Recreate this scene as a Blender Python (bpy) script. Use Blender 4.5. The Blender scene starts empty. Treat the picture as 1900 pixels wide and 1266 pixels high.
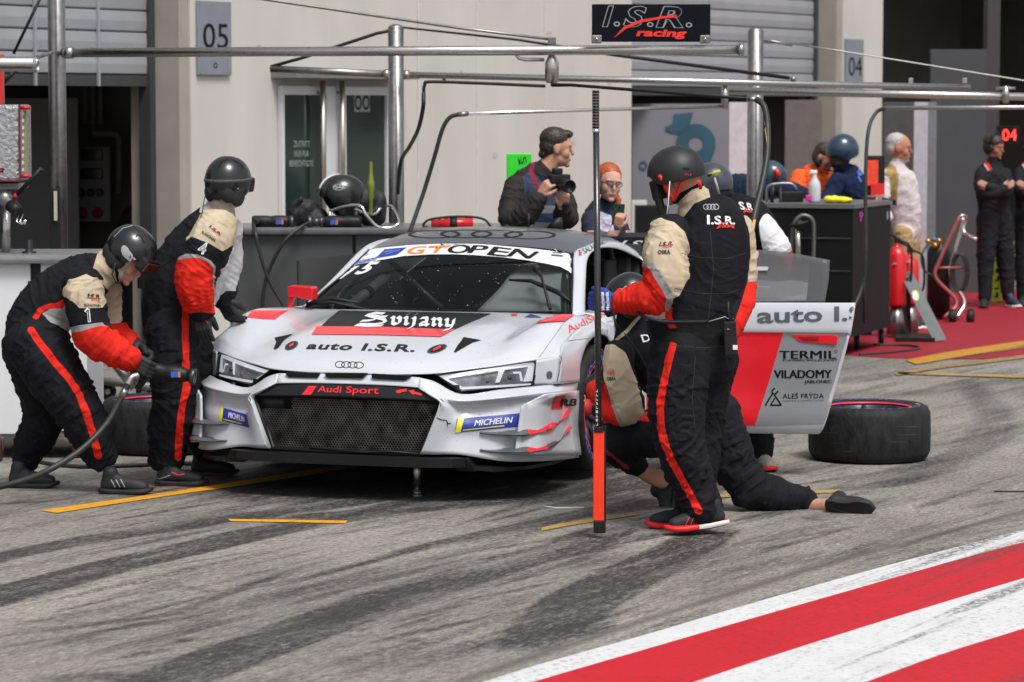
import bpy, bmesh, math, random
import numpy as np
from mathutils import Vector, Matrix, noise
from mathutils.bvhtree import BVHTree

random.seed(7)
rng = np.random.default_rng(7)
S = bpy.context.scene
COL = S.collection
R = math.radians

# ------------------------------------------------------------ camera, sky, sun, exposure
FPX, CAMH, YH = 5600.0, 2.05, 195.0            # focal length in photo pixels, eye height, horizon row
PITCH = math.atan((633.0 - YH) / FPX)
cam_d = bpy.data.cameras.new('camera')
cam = bpy.data.objects.new('camera', cam_d); COL.objects.link(cam)
cam.location = (0, 0, CAMH)
cam.rotation_euler = (R(90) - PITCH, 0, 0)
cam_d.sensor_width = 36.0
cam_d.lens = FPX * 36.0 / 1900.0
cam_d.clip_start = 0.5; cam_d.clip_end = 600
cam_d.dof.use_dof = True
cam_d.dof.focus_distance = 14.6
cam_d.dof.aperture_fstop = 4.8
S.camera = cam

SUN_EL, SUN_AZ = 60.0, 152.0                    # degrees; azimuth clockwise from +Y
w = bpy.data.worlds.new('World'); S.world = w; w.use_nodes = True
nt = w.node_tree; nt.nodes.clear()
sky = nt.nodes.new('ShaderNodeTexSky'); sky.sky_type = 'NISHITA'; sky.sun_disc = False
sky.sun_elevation = R(SUN_EL); sky.sun_rotation = R(SUN_AZ)
sky.dust_density = 3.0; sky.air_density = 1.0
hs = nt.nodes.new('ShaderNodeHueSaturation'); hs.inputs['Saturation'].default_value = 0.30
bg = nt.nodes.new('ShaderNodeBackground'); bg.inputs[1].default_value = 0.125
wo = nt.nodes.new('ShaderNodeOutputWorld')
nt.links.new(sky.outputs[0], hs.inputs['Color']); nt.links.new(hs.outputs[0], bg.inputs[0]); nt.links.new(bg.outputs[0], wo.inputs[0])
sd = bpy.data.lights.new('sun', 'SUN'); sd.energy = 2.3; sd.angle = R(20); sd.color = (1.0, 0.975, 0.945)
sun = bpy.data.objects.new('sun', sd); COL.objects.link(sun)
sv = Vector((math.sin(R(SUN_AZ)) * math.cos(R(SUN_EL)), math.cos(R(SUN_AZ)) * math.cos(R(SUN_EL)), math.sin(R(SUN_EL))))
sun.rotation_euler = sv.to_track_quat('Z', 'Y').to_euler()
sun.location = (0, 0, 30)
S.view_settings.view_transform = 'Standard'; S.view_settings.look = 'None'
S.view_settings.exposure = 0.29; S.view_settings.gamma = 1.0
try: S.view_settings.use_curve_mapping = False
except Exception: pass
S.cycles.max_bounces = 8; S.cycles.transparent_max_bounces = 16
S.cycles.caustics_reflective = False; S.cycles.caustics_refractive = False

# ------------------------------------------------------------ geometry from picture coordinates
CP, SP = math.cos(PITCH), math.sin(PITCH)
def ray(px, py):
    a = (px - 950.0) / FPX; b = (633.0 - py) / FPX
    return Vector((a, CP + b * SP, -SP + b * CP))
def at(px, py, Y):                              # the point at distance Y seen at that place
    r = ray(px, py); t = Y / r.y
    return Vector((r.x * t, Y, CAMH + r.z * t))
def gnd(px, py, z=0.0):
    r = ray(px, py); t = (z - CAMH) / r.z
    return Vector((r.x * t, r.y * t, z))
def pix(co):                                    # numpy (n,3) -> picture coordinates
    co = np.asarray(co, float).reshape(-1, 3)
    z = co[:, 2] - CAMH
    d = co[:, 1] * CP - z * SP; u = co[:, 1] * SP + z * CP
    return np.stack([950 + FPX * co[:, 0] / d, 633 - FPX * u / d], 1)
def scl(Y): return FPX / Y                       # pixels per metre

# ------------------------------------------------------------ materials
MATS = {}
def mat(name, col, rough=0.5, metal=0.0, var=0.12, scale=12.0, bump=0.0, bscale=60.0, spec=0.5, coat=0.0, emit=0.0, alpha=1.0, trans=0.0, stretch=None, dirt=0.0):
    if name in MATS: return MATS[name]
    m = bpy.data.materials.new(name); m.use_nodes = True
    n = m.node_tree.nodes; l = m.node_tree.links
    b = n['Principled BSDF']
    b.inputs['Roughness'].default_value = rough; b.inputs['Metallic'].default_value = metal
    b.inputs['Specular IOR Level'].default_value = spec
    b.inputs['Coat Weight'].default_value = coat; b.inputs['Coat Roughness'].default_value = 0.06
    b.inputs['Alpha'].default_value = alpha; b.inputs['Transmission Weight'].default_value = trans
    tc = n.new('ShaderNodeTexCoord'); mp = n.new('ShaderNodeMapping')
    if stretch: mp.inputs['Scale'].default_value = stretch
    l.new(tc.outputs['Object'], mp.inputs[0])
    no = n.new('ShaderNodeTexNoise'); no.inputs['Scale'].default_value = scale; no.inputs['Detail'].default_value = 6
    l.new(mp.outputs[0], no.inputs['Vector'])
    rp = n.new('ShaderNodeValToRGB')
    c = Vector(col[:3])
    rp.color_ramp.elements[0].position = 0.3; rp.color_ramp.elements[1].position = 0.72
    lo = c * (1 - var); hi = c * (1 + var)
    rp.color_ramp.elements[0].color = (*lo, 1); rp.color_ramp.elements[1].color = (*[min(1, x) for x in hi], 1)
    l.new(no.outputs['Fac'], rp.inputs[0]); last = rp.outputs[0]
    if dirt > 0:
        n2 = n.new('ShaderNodeTexNoise'); n2.inputs['Scale'].default_value = 260; n2.inputs['Detail'].default_value = 3
        n3 = n.new('ShaderNodeTexNoise'); n3.inputs['Scale'].default_value = 5; n3.inputs['Detail'].default_value = 5
        l.new(tc.outputs['Object'], n2.inputs['Vector']); l.new(tc.outputs['Object'], n3.inputs['Vector'])
        mr = n.new('ShaderNodeMapRange'); mr.inputs[1].default_value = 0.66; mr.inputs[2].default_value = 0.72
        l.new(n2.outputs['Fac'], mr.inputs[0])
        mr3 = n.new('ShaderNodeMapRange'); mr3.inputs[1].default_value = 0.45; mr3.inputs[2].default_value = 0.75
        l.new(n3.outputs['Fac'], mr3.inputs[0])
        mu = n.new('ShaderNodeMath'); mu.operation = 'MULTIPLY'; l.new(mr.outputs[0], mu.inputs[0]); l.new(mr3.outputs[0], mu.inputs[1])
        mu2 = n.new('ShaderNodeMath'); mu2.operation = 'MULTIPLY'; mu2.inputs[1].default_value = dirt; l.new(mu.outputs[0], mu2.inputs[0])
        mx = n.new('ShaderNodeMix'); mx.data_type = 'RGBA'; l.new(mu2.outputs[0], mx.inputs[0]); l.new(last, mx.inputs[6]); mx.inputs[7].default_value = (.03, .028, .025, 1)
        last = mx.outputs[2]
    l.new(last, b.inputs['Base Color'])
    r2 = n.new('ShaderNodeMapRange'); r2.inputs[3].default_value = max(0.02, rough - 0.07); r2.inputs[4].default_value = min(1, rough + 0.09)
    l.new(no.outputs['Fac'], r2.inputs[0]); l.new(r2.outputs[0], b.inputs['Roughness'])
    if bump > 0:
        nb = n.new('ShaderNodeTexNoise'); nb.inputs['Scale'].default_value = bscale; nb.inputs['Detail'].default_value = 5
        l.new(mp.outputs[0], nb.inputs['Vector'])
        bu = n.new('ShaderNodeBump'); bu.inputs['Strength'].default_value = bump; bu.inputs['Distance'].default_value = 0.01
        l.new(nb.outputs['Fac'], bu.inputs['Height']); l.new(bu.outputs[0], b.inputs['Normal'])
    if emit > 0:
        b.inputs['Emission Color'].default_value = (*col[:3], 1); b.inputs['Emission Strength'].default_value = emit
    MATS[name] = m
    return m

STEEL = mat('brushed_steel', (.50, .48, .46), .28, 1.0, .12, 30, .03, 200, stretch=(1, 1, 8))
STEELD = mat('dull_steel', (.30, .29, .285), .38, 1.0, .15, 30)
CHROME = mat('chrome', (.75, .74, .72), .12, 1.0, .05)
BLACK = mat('black_plastic', (.012, .012, .013), .45, 0, .2, 20, .1, 200, spec=.3)
BLACKM = mat('matte_black', (.008, .008, .009), .7, 0, .2, 20, spec=.2)
RUBBER = mat('rubber_hose', (.02, .02, .02), .5, 0, .25, 30, .05, 100)
GREY = mat('grey_paint', (.16, .165, .17), .4, 0, .06, 6, .02, 60)
DGREY = mat('dark_grey_paint', (.066, .068, .07), .45, 0, .08, 4, .02, 60)
WHITE = mat('white_paint', (.72, .73, .75), .4, 0, .03, 5)
REDP = mat('red_paint', (.65, .012, .018), .32, 0, .06, 10, coat=.4)
ORANGE = mat('orange_vinyl', (.9, .045, .012), .4, 0, .05, 10)
YELLOW = mat('yellow_mark', (.75, .36, .02), .65, 0, .25, 25)
LIME = mat('lime_fabric', (.30, .75, .02), .7, 0, .1, 15)

# ------------------------------------------------------------ mesh helpers
def link(o, parent=None):
    COL.objects.link(o)
    if parent is not None: o.parent = parent
    return o
def tag(o, label=None, cat=None, group=None, kind=None):
    if label: o['label'] = label
    if cat: o['category'] = cat
    if group: o['group'] = group
    if kind: o['kind'] = kind
    return o
def empty(name, loc, label, cat, group=None, rot=(0, 0, 0)):
    o = bpy.data.objects.new(name, None); o.empty_display_size = .1
    o.location = loc; o.rotation_euler = rot; link(o); tag(o, label, cat, group)
    return o
def mesh_obj(name, verts, faces, mats, parent=None, fm=None, smooth=True, local=True):
    """verts in world coordinates unless the parent is given and local is False"""
    me = bpy.data.meshes.new(name); me.from_pydata([tuple(v) for v in verts], [], faces)
    if not isinstance(mats, (list, tuple)): mats = [mats]
    for m in mats: me.materials.append(m)
    if fm is not None: me.polygons.foreach_set('material_index', fm)
    me.polygons.foreach_set('use_smooth', [smooth] * len(me.polygons))
    me.update()
    o = bpy.data.objects.new(name, me); link(o, parent)
    return o
class MB:
    """collects shapes (world coordinates) and links them as one mesh object"""
    def __init__(s): s.v = []; s.f = []; s.m = []; s.mats = []; s.sm = []
    def mi(s, m):
        if m not in s.mats: s.mats.append(m)
        return s.mats.index(m)
    def add(s, vs, fs, m, smooth=False):
        k = len(s.v); s.v += [Vector(v) for v in vs]; i = s.mi(m)
        for f in fs: s.f.append([k + a for a in f]); s.m.append(i); s.sm.append(smooth)
        return s
    def box(s, c, size, m, M=None, bev=0.0):
        c = Vector(c); hx, hy, hz = [a / 2 for a in size]
        bm = bmesh.new(); bmesh.ops.create_cube(bm, size=1.0)
        for v in bm.verts: v.co = Vector((v.co.x * size[0], v.co.y * size[1], v.co.z * size[2]))
        if bev > 0: bmesh.ops.bevel(bm, geom=list(bm.edges), offset=min(bev, min(size) * .45), segments=2, affect='EDGES', profile=.6)
        bm.verts.index_update()
        vs = [(M @ v.co if M else v.co) + c for v in bm.verts]; fs = [[v.index for v in f.verts] for f in bm.faces]
        bm.free(); return s.add(vs, fs, m, False)
    def tube(s, pts, r, m, n=12, cap=True, smooth=True):
        pts = [Vector(p) for p in pts]
        rs = r if isinstance(r, (list, tuple)) else [r] * len(pts)
        vs = []; fs = []; up = None
        for i, p in enumerate(pts):
            t = (pts[min(i + 1, len(pts) - 1)] - pts[max(i - 1, 0)])
            if t.length < 1e-9: t = Vector((0, 0, 1))
            t.normalize()
            if up is None:
                up = Vector((0, 0, 1)) if abs(t.z) < .9 else Vector((1, 0, 0))
            a = t.cross(up)
            if a.length < 1e-6: a = t.orthogonal()
            a.normalize(); b = a.cross(t).normalized(); up = b
            for k in range(n):
                q = 2 * math.pi * k / n
                vs.append(p + (a * math.cos(q) + b * math.sin(q)) * rs[i])
        for i in range(len(pts) - 1):
            for k in range(n):
                fs.append([i * n + k, i * n + (k + 1) % n, (i + 1) * n + (k + 1) % n, (i + 1) * n + k])
        s.add(vs, fs, m, smooth)
        if cap:
            s.add([vs[k] for k in range(n)][::-1], [list(range(n))], m); s.add([vs[-n + k] for k in range(n)], [list(range(n))], m)
        return s
    def prism(s, poly, vec, m):
        """closed polygon of points extruded by a vector"""
        poly = [Vector(p) for p in poly]; vec = Vector(vec); n = len(poly)
        vs = poly + [p + vec for p in poly]
        fs = [list(range(n)), list(range(2 * n - 1, n - 1, -1))] + [[k, (k + 1) % n, n + (k + 1) % n, n + k] for k in range(n)]
        bm = bmesh.new(); bv = [bm.verts.new(v) for v in vs]
        for f in fs:
            try: bm.faces.new([bv[i] for i in f])
            except Exception: pass
        bmesh.ops.recalc_face_normals(bm, faces=bm.faces)
        bm.verts.index_update()
        fs = [[v.index for v in f.verts] for f in bm.faces]; vs = [v.co.copy() for v in bm.verts]; bm.free()
        return s.add(vs, fs, m)
    def ball(s, c, r, m, nu=16, nv=10, M=None):
        c = Vector(c); r3 = r if isinstance(r, (list, tuple, Vector)) else (r, r, r)
        vs = []; fs = []
        for j in range(nv + 1):
            th = math.pi * j / nv
            for i in range(nu):
                ph = 2 * math.pi * i / nu
                p = Vector((math.sin(th) * math.cos(ph) * r3[0], math.sin(th) * math.sin(ph) * r3[1], math.cos(th) * r3[2]))
                vs.append(c + (M @ p if M else p))
        for j in range(nv):
            for i in range(nu):
                a, b, c2, d = j * nu + i, j * nu + (i + 1) % nu, (j + 1) * nu + (i + 1) % nu, (j + 1) * nu + i
                if j == 0: fs.append([a, d, c2])
                elif j == nv - 1: fs.append([a, d, b])
                else: fs.append([a, d, c2, b])
        return s.add(vs, fs, m, True)
    def lathe(s, c, axis, prof, m, n=32, mats=None):
        """prof: (radius, height) along the axis from c"""
        c = Vector(c); ax = Vector(axis).normalized(); a = ax.orthogonal().normalized(); b = ax.cross(a)
        vs = [c + ax * h + (a * math.cos(2 * math.pi * k / n) + b * math.sin(2 * math.pi * k / n)) * r for r, h in prof for k in range(n)]
        for j in range(len(prof) - 1):
            mm = mats[j] if mats else m
            k0 = j * n
            s.add([vs[k0 + k] for k in range(2 * n)], [[k, (k + 1) % n, n + (k + 1) % n, n + k] for k in range(n)], mm, True)
        return s
    def build(s, name, parent=None, weld=True):
        vs = s.v
        if parent is not None:
            Mi = parent.matrix_world.inverted() if False else (Matrix.Translation(parent.location) @ parent.rotation_euler.to_matrix().to_4x4() if parent.parent is None else wmat(parent)).inverted()
            vs = [Mi @ v for v in vs]
        me = bpy.data.meshes.new(name); me.from_pydata([tuple(v) for v in vs], [], s.f)
        for m in s.mats: me.materials.append(m)
        me.polygons.foreach_set('material_index', s.m); me.polygons.foreach_set('use_smooth', s.sm)
        me.update()
        if weld:
            bm = bmesh.new(); bm.from_mesh(me); bmesh.ops.remove_doubles(bm, verts=bm.verts, dist=1e-5)
            bmesh.ops.recalc_face_normals(bm, faces=bm.faces); bm.to_mesh(me); bm.free()
        o = bpy.data.objects.new(name, me); link(o, parent)
        return o
def wmat(o):
    M = Matrix.Translation(o.location) @ o.rotation_euler.to_matrix().to_4x4()
    return wmat(o.parent) @ M if o.parent else M
def crom(pts, n):
    """Catmull-Rom curve through the points, n samples per span"""
    P = [np.array(p, float) for p in pts]
    P = [2 * P[0] - P[1]] + P + [2 * P[-1] - P[-2]]
    out = []
    for i in range(1, len(P) - 2):
        for k in range(n):
            t = k / n
            out.append(.5 * (2 * P[i] + (P[i + 1] - P[i - 1]) * t + (2 * P[i - 1] - 5 * P[i] + 4 * P[i + 1] - P[i + 2]) * t * t + (3 * P[i] - P[i - 1] - 3 * P[i + 1] + P[i + 2]) * t ** 3))
    out.append(P[-2]); return out
def curve(pts, n=6): return [Vector(p) for p in crom(pts, n)]
def bake(o, mods):
    """apply modifiers given as (type, dict) to the object's mesh"""
    for t, d in mods:
        m = o.modifiers.new(t, t)
        for k, v in d.items(): setattr(m, k, v)
    dg = bpy.context.evaluated_depsgraph_get(); dg.update()
    me = bpy.data.meshes.new_from_object(o.evaluated_get(dg), depsgraph=dg)
    old = o.data; o.modifiers.clear(); o.data = me; bpy.data.meshes.remove(old)
    return o

# ------------------------------------------------------------ lettering
def text_geo(txt, bold=0.0, shear=0.0, space=1.0, wid=1.0, outline=0.0):
    """flat letter triangles in a box 0..1 x 0..1 (plus the aspect), from the built-in typeface"""
    cu = bpy.data.curves.new('t', 'FONT'); cu.body = txt; cu.size = 1; cu.shear = shear; cu.space_character = space
    cu.offset = bold; cu.resolution_u = 3; cu.fill_mode = 'BOTH'
    o = bpy.data.objects.new('t', cu); COL.objects.link(o)
    dg = bpy.context.evaluated_depsgraph_get(); dg.update()
    me = bpy.data.meshes.new_from_object(o.evaluated_get(dg), depsgraph=dg)
    bpy.data.objects.remove(o); bpy.data.curves.remove(cu)
    v = np.array([x.co[:2] for x in me.vertices]); f = [list(p.vertices) for p in me.polygons]
    bpy.data.meshes.remove(me)
    lo, hi = v.min(0), v.max(0)
    v = (v - lo) / (hi - lo)
    return v, f
def box_geo(x0=0, y0=0, x1=1, y1=1): return np.array([[x0, y0], [x1, y0], [x1, y1], [x0, y1]], float), [[0, 1, 2, 3]]
def poly_geo(pts): return np.array(pts, float), [list(range(len(pts)))]
def marks_geo(n, seed=1):
    """a row of small letter-like strokes for print too small to read"""
    q = random.Random(seed); v = []; f = []
    for k in range(n):
        a = k / n; b = a + .62 / n; h = q.choice((.7, 1.0, 1.0))
        for x0, x1, y0, y1 in ((a, a + .2 / n, 0, h), (a + .21 / n, b, q.choice((.0, .4, .8)) * h, q.choice((.0, .4, .8)) * h + .2)):
            i = len(v); v += [(x0, y0), (x1, y0), (x1, y1), (x0, y1)]; f.append([i, i + 1, i + 2, i + 3])
    return np.array(v, float), f
def ring_geo(cx, cy, rx, ry, th, n=36):
    v = []; f = []
    for k in range(n):
        a = 2 * math.pi * k / n
        v += [(cx + rx * math.cos(a), cy + ry * math.sin(a)), (cx + (rx - th) * math.cos(a), cy + (ry - th * ry / rx) * math.sin(a))]
    for k in range(n):
        a, b = 2 * k, 2 * ((k + 1) % n); f.append([a, b, b + 1, a + 1])
    return np.array(v, float), f
def disc_geo(cx, cy, rx, ry, n=20):
    return np.array([(cx + rx * math.cos(2 * math.pi * k / n), cy + ry * math.sin(2 * math.pi * k / n)) for k in range(n)]), [list(range(n))]
def stroke_geo(pts, w, nib=None):
    """polyline swept with a pen: constant width, or a slanted nib"""
    v = []; f = []
    for (x0, y0), (x1, y1) in zip(pts[:-1], pts[1:]):
        if nib: nx, ny = nib
        else:
            L = math.hypot(x1 - x0, y1 - y0) or 1; nx, ny = -(y1 - y0) / L * w / 2, (x1 - x0) / L * w / 2
        k = len(v); v += [(x0 - nx, y0 - ny), (x1 - nx, y1 - ny), (x1 + nx, y1 + ny), (x0 + nx, y0 + ny)]; f.append([k, k + 1, k + 2, k + 3])
    return np.array(v, float), f
def join_geo(*gs):
    v = []; f = []; k = 0
    for g in gs:
        v.append(g[0]); f += [[k + a for a in q] for q in g[1]]; k += len(g[0])
    return np.vstack(v), f
def sub_geo(g, maxlen):
    bm = bmesh.new(); bv = [bm.verts.new((x, y, 0)) for x, y in g[0]]
    for q in g[1]:
        try: bm.faces.new([bv[i] for i in q])
        except Exception: pass
    bmesh.ops.triangulate(bm, faces=bm.faces)
    for _ in range(7):
        e = [e for e in bm.edges if e.calc_length() > maxlen]
        if not e: break
        bmesh.ops.subdivide_edges(bm, edges=e, cuts=1); bmesh.ops.triangulate(bm, faces=[f for f in bm.faces if len(f.verts) > 3])
    bm.verts.index_update()
    r = np.array([v.co[:2] for v in bm.verts]), [[v.index for v in f.verts] for f in bm.faces]
    bm.free(); return r
def homog(quad):
    """unit square (0,0)(1,0)(1,1)(0,1) -> quad corners bottom-left, bottom-right, top-right, top-left"""
    A = []; b = []
    for (x, y), (u, v) in zip([(0, 0), (1, 0), (1, 1), (0, 1)], quad):
        A += [[x, y, 1, 0, 0, 0, -u * x, -u * y], [0, 0, 0, x, y, 1, -v * x, -v * y]]; b += [u, v]
    h = np.linalg.solve(np.array(A, float), np.array(b, float)); return np.append(h, 1).reshape(3, 3)
def warp(g, quad):
    Hm = homog(quad); p = np.c_[g[0], np.ones(len(g[0]))] @ Hm.T
    return p[:, :2] / p[:, 2:], g[1]
def flat_text(mb, g, org, ux, uy, m, lift=0.0, nrm=None):
    """lettering geometry on a plane: origin and the two edge vectors of its box"""
    org, ux, uy = Vector(org), Vector(ux), Vector(uy); nr = nrm or ux.cross(uy).normalized()
    mb.add([org + ux * x + uy * y + nr * lift for x, y in g[0]], g[1], m); return mb
def world_bvh(o):
    M = wmat(o); me = o.data
    return BVHTree.FromPolygons([M @ v.co for v in me.vertices], [list(p.vertices) for p in me.polygons])
def append_geo(o, verts_world, faces, m):
    """adds faces of another colour to an object's own mesh (pattern stays inside its part)"""
    me = o.data; Mi = wmat(o).inverted()
    if m.name not in [x.name for x in me.materials]: me.materials.append(m)
    mi = [x.name for x in me.materials].index(m.name)
    bm = bmesh.new(); bm.from_mesh(me)
    bv = [bm.verts.new(Mi @ v) for v in verts_world]
    for f in faces:
        try: q = bm.faces.new([bv[i] for i in f]); q.material_index = mi; q.smooth = True
        except Exception: pass
    bm.to_mesh(me); bm.free()
def decal(o, g, m, quad=None, maxlen=10.0, lift=0.0022, bvh=None, fat=0.0, snap=0.0):
    if fat:
        if quad is not None: g = warp(g, quad)
        for k, dx in enumerate((-fat, 0, fat)): decal(o, (g[0] + np.array([dx, 0]), g[1]), m, None, maxlen, lift + .0004 * k, bvh)
        return
    if quad is not None: g = warp(g, quad)
    g = sub_geo(g, maxlen)
    bvh = bvh or world_bvh(o); cp = Vector((0, 0, CAMH))
    pos = []; ok = []
    for x, y in g[0]:
        d = ray(x, y).normalized(); h = bvh.ray_cast(cp, d)
        if h[0] is None and snap:
            q = bvh.find_nearest(cp + d * snap)
            if q[0] is not None: pos.append(q[0] + Vector((0, -.5, .85)) * lift); ok.append(True); continue
        if h[0] is None: pos.append(Vector((0, 0, 0))); ok.append(False); continue
        nn = h[1] if h[1].dot(d) < 0 else -h[1]
        pos.append(h[0] + nn * lift); ok.append(True)
    fs = []
    for f in g[1]:
        if not all(ok[i] for i in f): continue
        ps = [pos[i] for i in f]
        if max((ps[0] - ps[1]).length, (ps[1] - ps[2]).length, (ps[2] - ps[0]).length) > .35: continue
        fs.append(f)
    use = sorted({i for f in fs for i in f}); mp = {a: b for b, a in enumerate(use)}
    append_geo(o, [pos[i] for i in use], [[mp[i] for i in f] for f in fs], m)
# ============================================================ GROUND
def ground_material():
    m = bpy.data.materials.new('pit_lane_concrete'); m.use_nodes = True
    n = m.node_tree.nodes; l = m.node_tree.links; b = n['Principled BSDF']
    b.inputs['Specular IOR Level'].default_value = .35
    tc = n.new('ShaderNodeTexCoord')
    mp = n.new('ShaderNodeMapping'); mp.inputs['Rotation'].default_value = (0, 0, R(30)); l.new(tc.outputs['Object'], mp.inputs[0])
    def noi(sc, det, stretch=None, rough=.6):
        q = n.new('ShaderNodeTexNoise'); q.inputs['Scale'].default_value = sc; q.inputs['Detail'].default_value = det; q.inputs['Roughness'].default_value = rough
        if stretch:
            k = n.new('ShaderNodeMapping'); k.inputs['Scale'].default_value = stretch; l.new(mp.outputs[0], k.inputs[0]); l.new(k.outputs[0], q.inputs['Vector'])
        else: l.new(mp.outputs[0], q.inputs['Vector'])
        return q.outputs['Fac']
    def rng_(src, a, c, lo=0., hi=1.):
        q = n.new('ShaderNodeMapRange'); q.inputs[1].default_value = a; q.inputs[2].default_value = c; q.inputs[3].default_value = lo; q.inputs[4].default_value = hi; l.new(src, q.inputs[0]); return q.outputs[0]
    def mth(op, a, c):
        q = n.new('ShaderNodeMath'); q.operation = op
        for i, s_ in enumerate((a, c)):
            if isinstance(s_, (int, float)): q.inputs[i].default_value = s_
            else: l.new(s_, q.inputs[i])
        return q.outputs[0]
    def mix(f, a, c):
        q = n.new('ShaderNodeMix'); q.data_type = 'RGBA'
        if isinstance(f, (int, float)): q.inputs[0].default_value = f
        else: l.new(f, q.inputs[0])
        for i, s_ in ((6, a), (7, c)):
            if isinstance(s_, tuple): q.inputs[i].default_value = (*s_, 1)
            else: l.new(s_, q.inputs[i])
        return q.outputs[2]
    base = mix(rng_(noi(.8, 6, None, .6), .3, .7), (.20, .182, .157), (.36, .332, .288))
    base = mix(rng_(noi(34, 9, None, .82), .52, .60, 0, .5), base, (.085, .078, .068))            # grain and picked-up rubber
    base = mix(rng_(noi(72, 3, (1, .25, 1), .65), .50, .58, 0, .55), base, (.07, .065, .058))
    base = mix(rng_(noi(64, 3, (1, .25, 1), .65), .57, .64, 0, .6), base, (.50, .465, .41))
    base = mix(rng_(noi(26, 8, None, .8), .56, .66, 0, .55), base, (.46, .43, .385))
    big = rng_(noi(.55, 7, (1.2, .6, 1), .65), .40, .62)
    st = rng_(noi(1.5, 9, (2.6, .30, 1), .72), .50, .60); gr = rng_(noi(30, 8, None, .8), .42, .54)
    base = mix(mth('MULTIPLY', mth('MULTIPLY', st, gr), .9), base, (.045, .042, .04))
    st3 = rng_(noi(4.0, 8, (3.0, .25, 1), .72), .53, .60); gr3 = rng_(noi(42, 8, None, .8), .42, .54)
    base = mix(mth('MULTIPLY', mth('MULTIPLY', st3, gr3), mth('ADD', mth('MULTIPLY', big, .7), .2)), base, (.04, .038, .037))
    base = mix(mth('MULTIPLY', big, .28), base, (.085, .08, .075))
    wt = rng_(noi(2.0, 8, (2.6, .25, 1), .75), .60, .70)
    base = mix(mth('MULTIPLY', wt, .35), base, (.50, .47, .43))
    at_ = n.new('ShaderNodeAttribute'); at_.attribute_name = 'rubber'
    fine = mth('MULTIPLY', rng_(noi(36, 9, None, .82), .36, .50), rng_(noi(66, 3, (1, .25, 1), .65), .40, .54))
    br = rng_(noi(2.6, 9, (2.4, .35, 1), .72), .34, .56, .30, 1.4)
    rub = mth('MULTIPLY', mth('MULTIPLY', at_.outputs['Fac'], br), mth('ADD', mth('MULTIPLY', fine, .8), .45))
    base = mix(mth('MINIMUM', rub, .95), base, (.025, .0245, .0245))
    at2 = n.new('ShaderNodeAttribute'); at2.attribute_name = 'seam'
    base = mix(at2.outputs['Fac'], base, (.07, .06, .05))
    l.new(base, b.inputs['Base Color'])
    l.new(rng_(rub, 0, 1, .8, .65), b.inputs['Roughness'])
    bu = n.new('ShaderNodeBump'); bu.inputs['Strength'].default_value = .5; bu.inputs['Distance'].default_value = .006
    l.new(noi(120, 6), bu.inputs['Height']); l.new(bu.outputs[0], b.inputs['Normal'])
    return m
def axis_grid(lo, a, b, hi, step):
    mid = list(np.arange(a, b, step)) + [b]
    left = []; x = a; d = step
    while x > lo: d *= 1.35; x -= d; left.append(max(x, lo))
    right = []; x = b; d = step
    while x < hi: d *= 1.35; x += d; right.append(min(x, hi))
    return np.array(left[::-1] + mid + right)
gx = axis_grid(-120, -3.6, 5.2, 160, .028); gy = axis_grid(-40, 10.2, 23.5, 320, .032)
GX, GY = np.meshgrid(gx, gy)
gv = np.stack([GX.ravel(), GY.ravel(), np.zeros(GX.size)], 1)
nx, ny = len(gx), len(gy)
ii = (np.arange(ny - 1)[:, None] * nx + np.arange(nx - 1)[None, :]).ravel()
gf = np.stack([ii, ii + 1, ii + nx + 1, ii + nx], 1)
me = bpy.data.meshes.new('ground'); me.vertices.add(len(gv)); me.vertices.foreach_set('co', gv.ravel())
me.loops.add(gf.size); me.loops.foreach_set('vertex_index', gf.ravel()); me.polygons.add(len(gf))
me.polygons.foreach_set('loop_start', np.arange(0, gf.size, 4)); me.update(calc_edges=True)
me.materials.append(ground_material())
rub = np.zeros(len(gv)); seam = np.zeros(len(gv))
def seg_dist(P, A, B):
    d = B - A; L = (d ** 2).sum(); t = np.clip(((P - A) @ d) / L, 0, 1)
    return np.linalg.norm(P - (A + t[:, None] * d), axis=1), t
def smark(ptsw, strength, edge=.035, arr=rub, fade=True):
    """darkens a strip of ground: (px, py, half width in metres) along the lane surface"""
    P = gv[:, :2]; W = [(np.array(gnd(x, y)[:2]), hw) for x, y, hw in ptsw]
    best = np.zeros(len(P)); n_ = len(W) - 1
    for i in range(n_):
        (A, wa), (B, wb) = W[i], W[i + 1]
        lo = np.minimum(A, B) - 1; hi = np.maximum(A, B) + 1
        s = np.where((P[:, 0] > lo[0]) & (P[:, 0] < hi[0]) & (P[:, 1] > lo[1]) & (P[:, 1] < hi[1]))[0]
        d, t = seg_dist(P[s], A, B); hw = wa + (wb - wa) * t
        f = np.clip((hw - d) / edge + .5, 0, 1)
        if fade:
            if i == 0: f *= np.clip(t * 3 + .0, 0, 1)
            if i == n_ - 1: f *= np.clip((1 - t) * 3, 0, 1)
        best[s] = np.maximum(best[s], f)
    arr[:] = np.maximum(arr, best * strength) if arr is seam else 1 - (1 - arr) * (1 - best * strength)
smark([(-200, 1165, .16), (0, 1105, .15), (210, 1050, .15), (350, 1018, .15), (500, 985, .14), (650, 957, .13), (760, 935, .12)], .8, edge=.012, fade=False)
smark([(-100, 1060, .10), (0, 1033, .10), (150, 1003, .1), (400, 965, .1), (600, 940, .1), (700, 925, .08)], .75)
smark([(120, 1012, .05), (300, 985, .07), (430, 968, .05)], .6)
smark([(0, 1180, .05), (325, 1140, .03), (425, 1100, .035), (525, 1063, .02), (640, 1030, .012)], .5)
smark([(240, 1290, .16), (400, 1228, .17), (540, 1178, .17), (700, 1118, .17), (830, 1078, .17), (950, 1042, .16), (1060, 1015, .15), (1130, 985, .14)], .72, edge=.02, fade=False)
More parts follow.
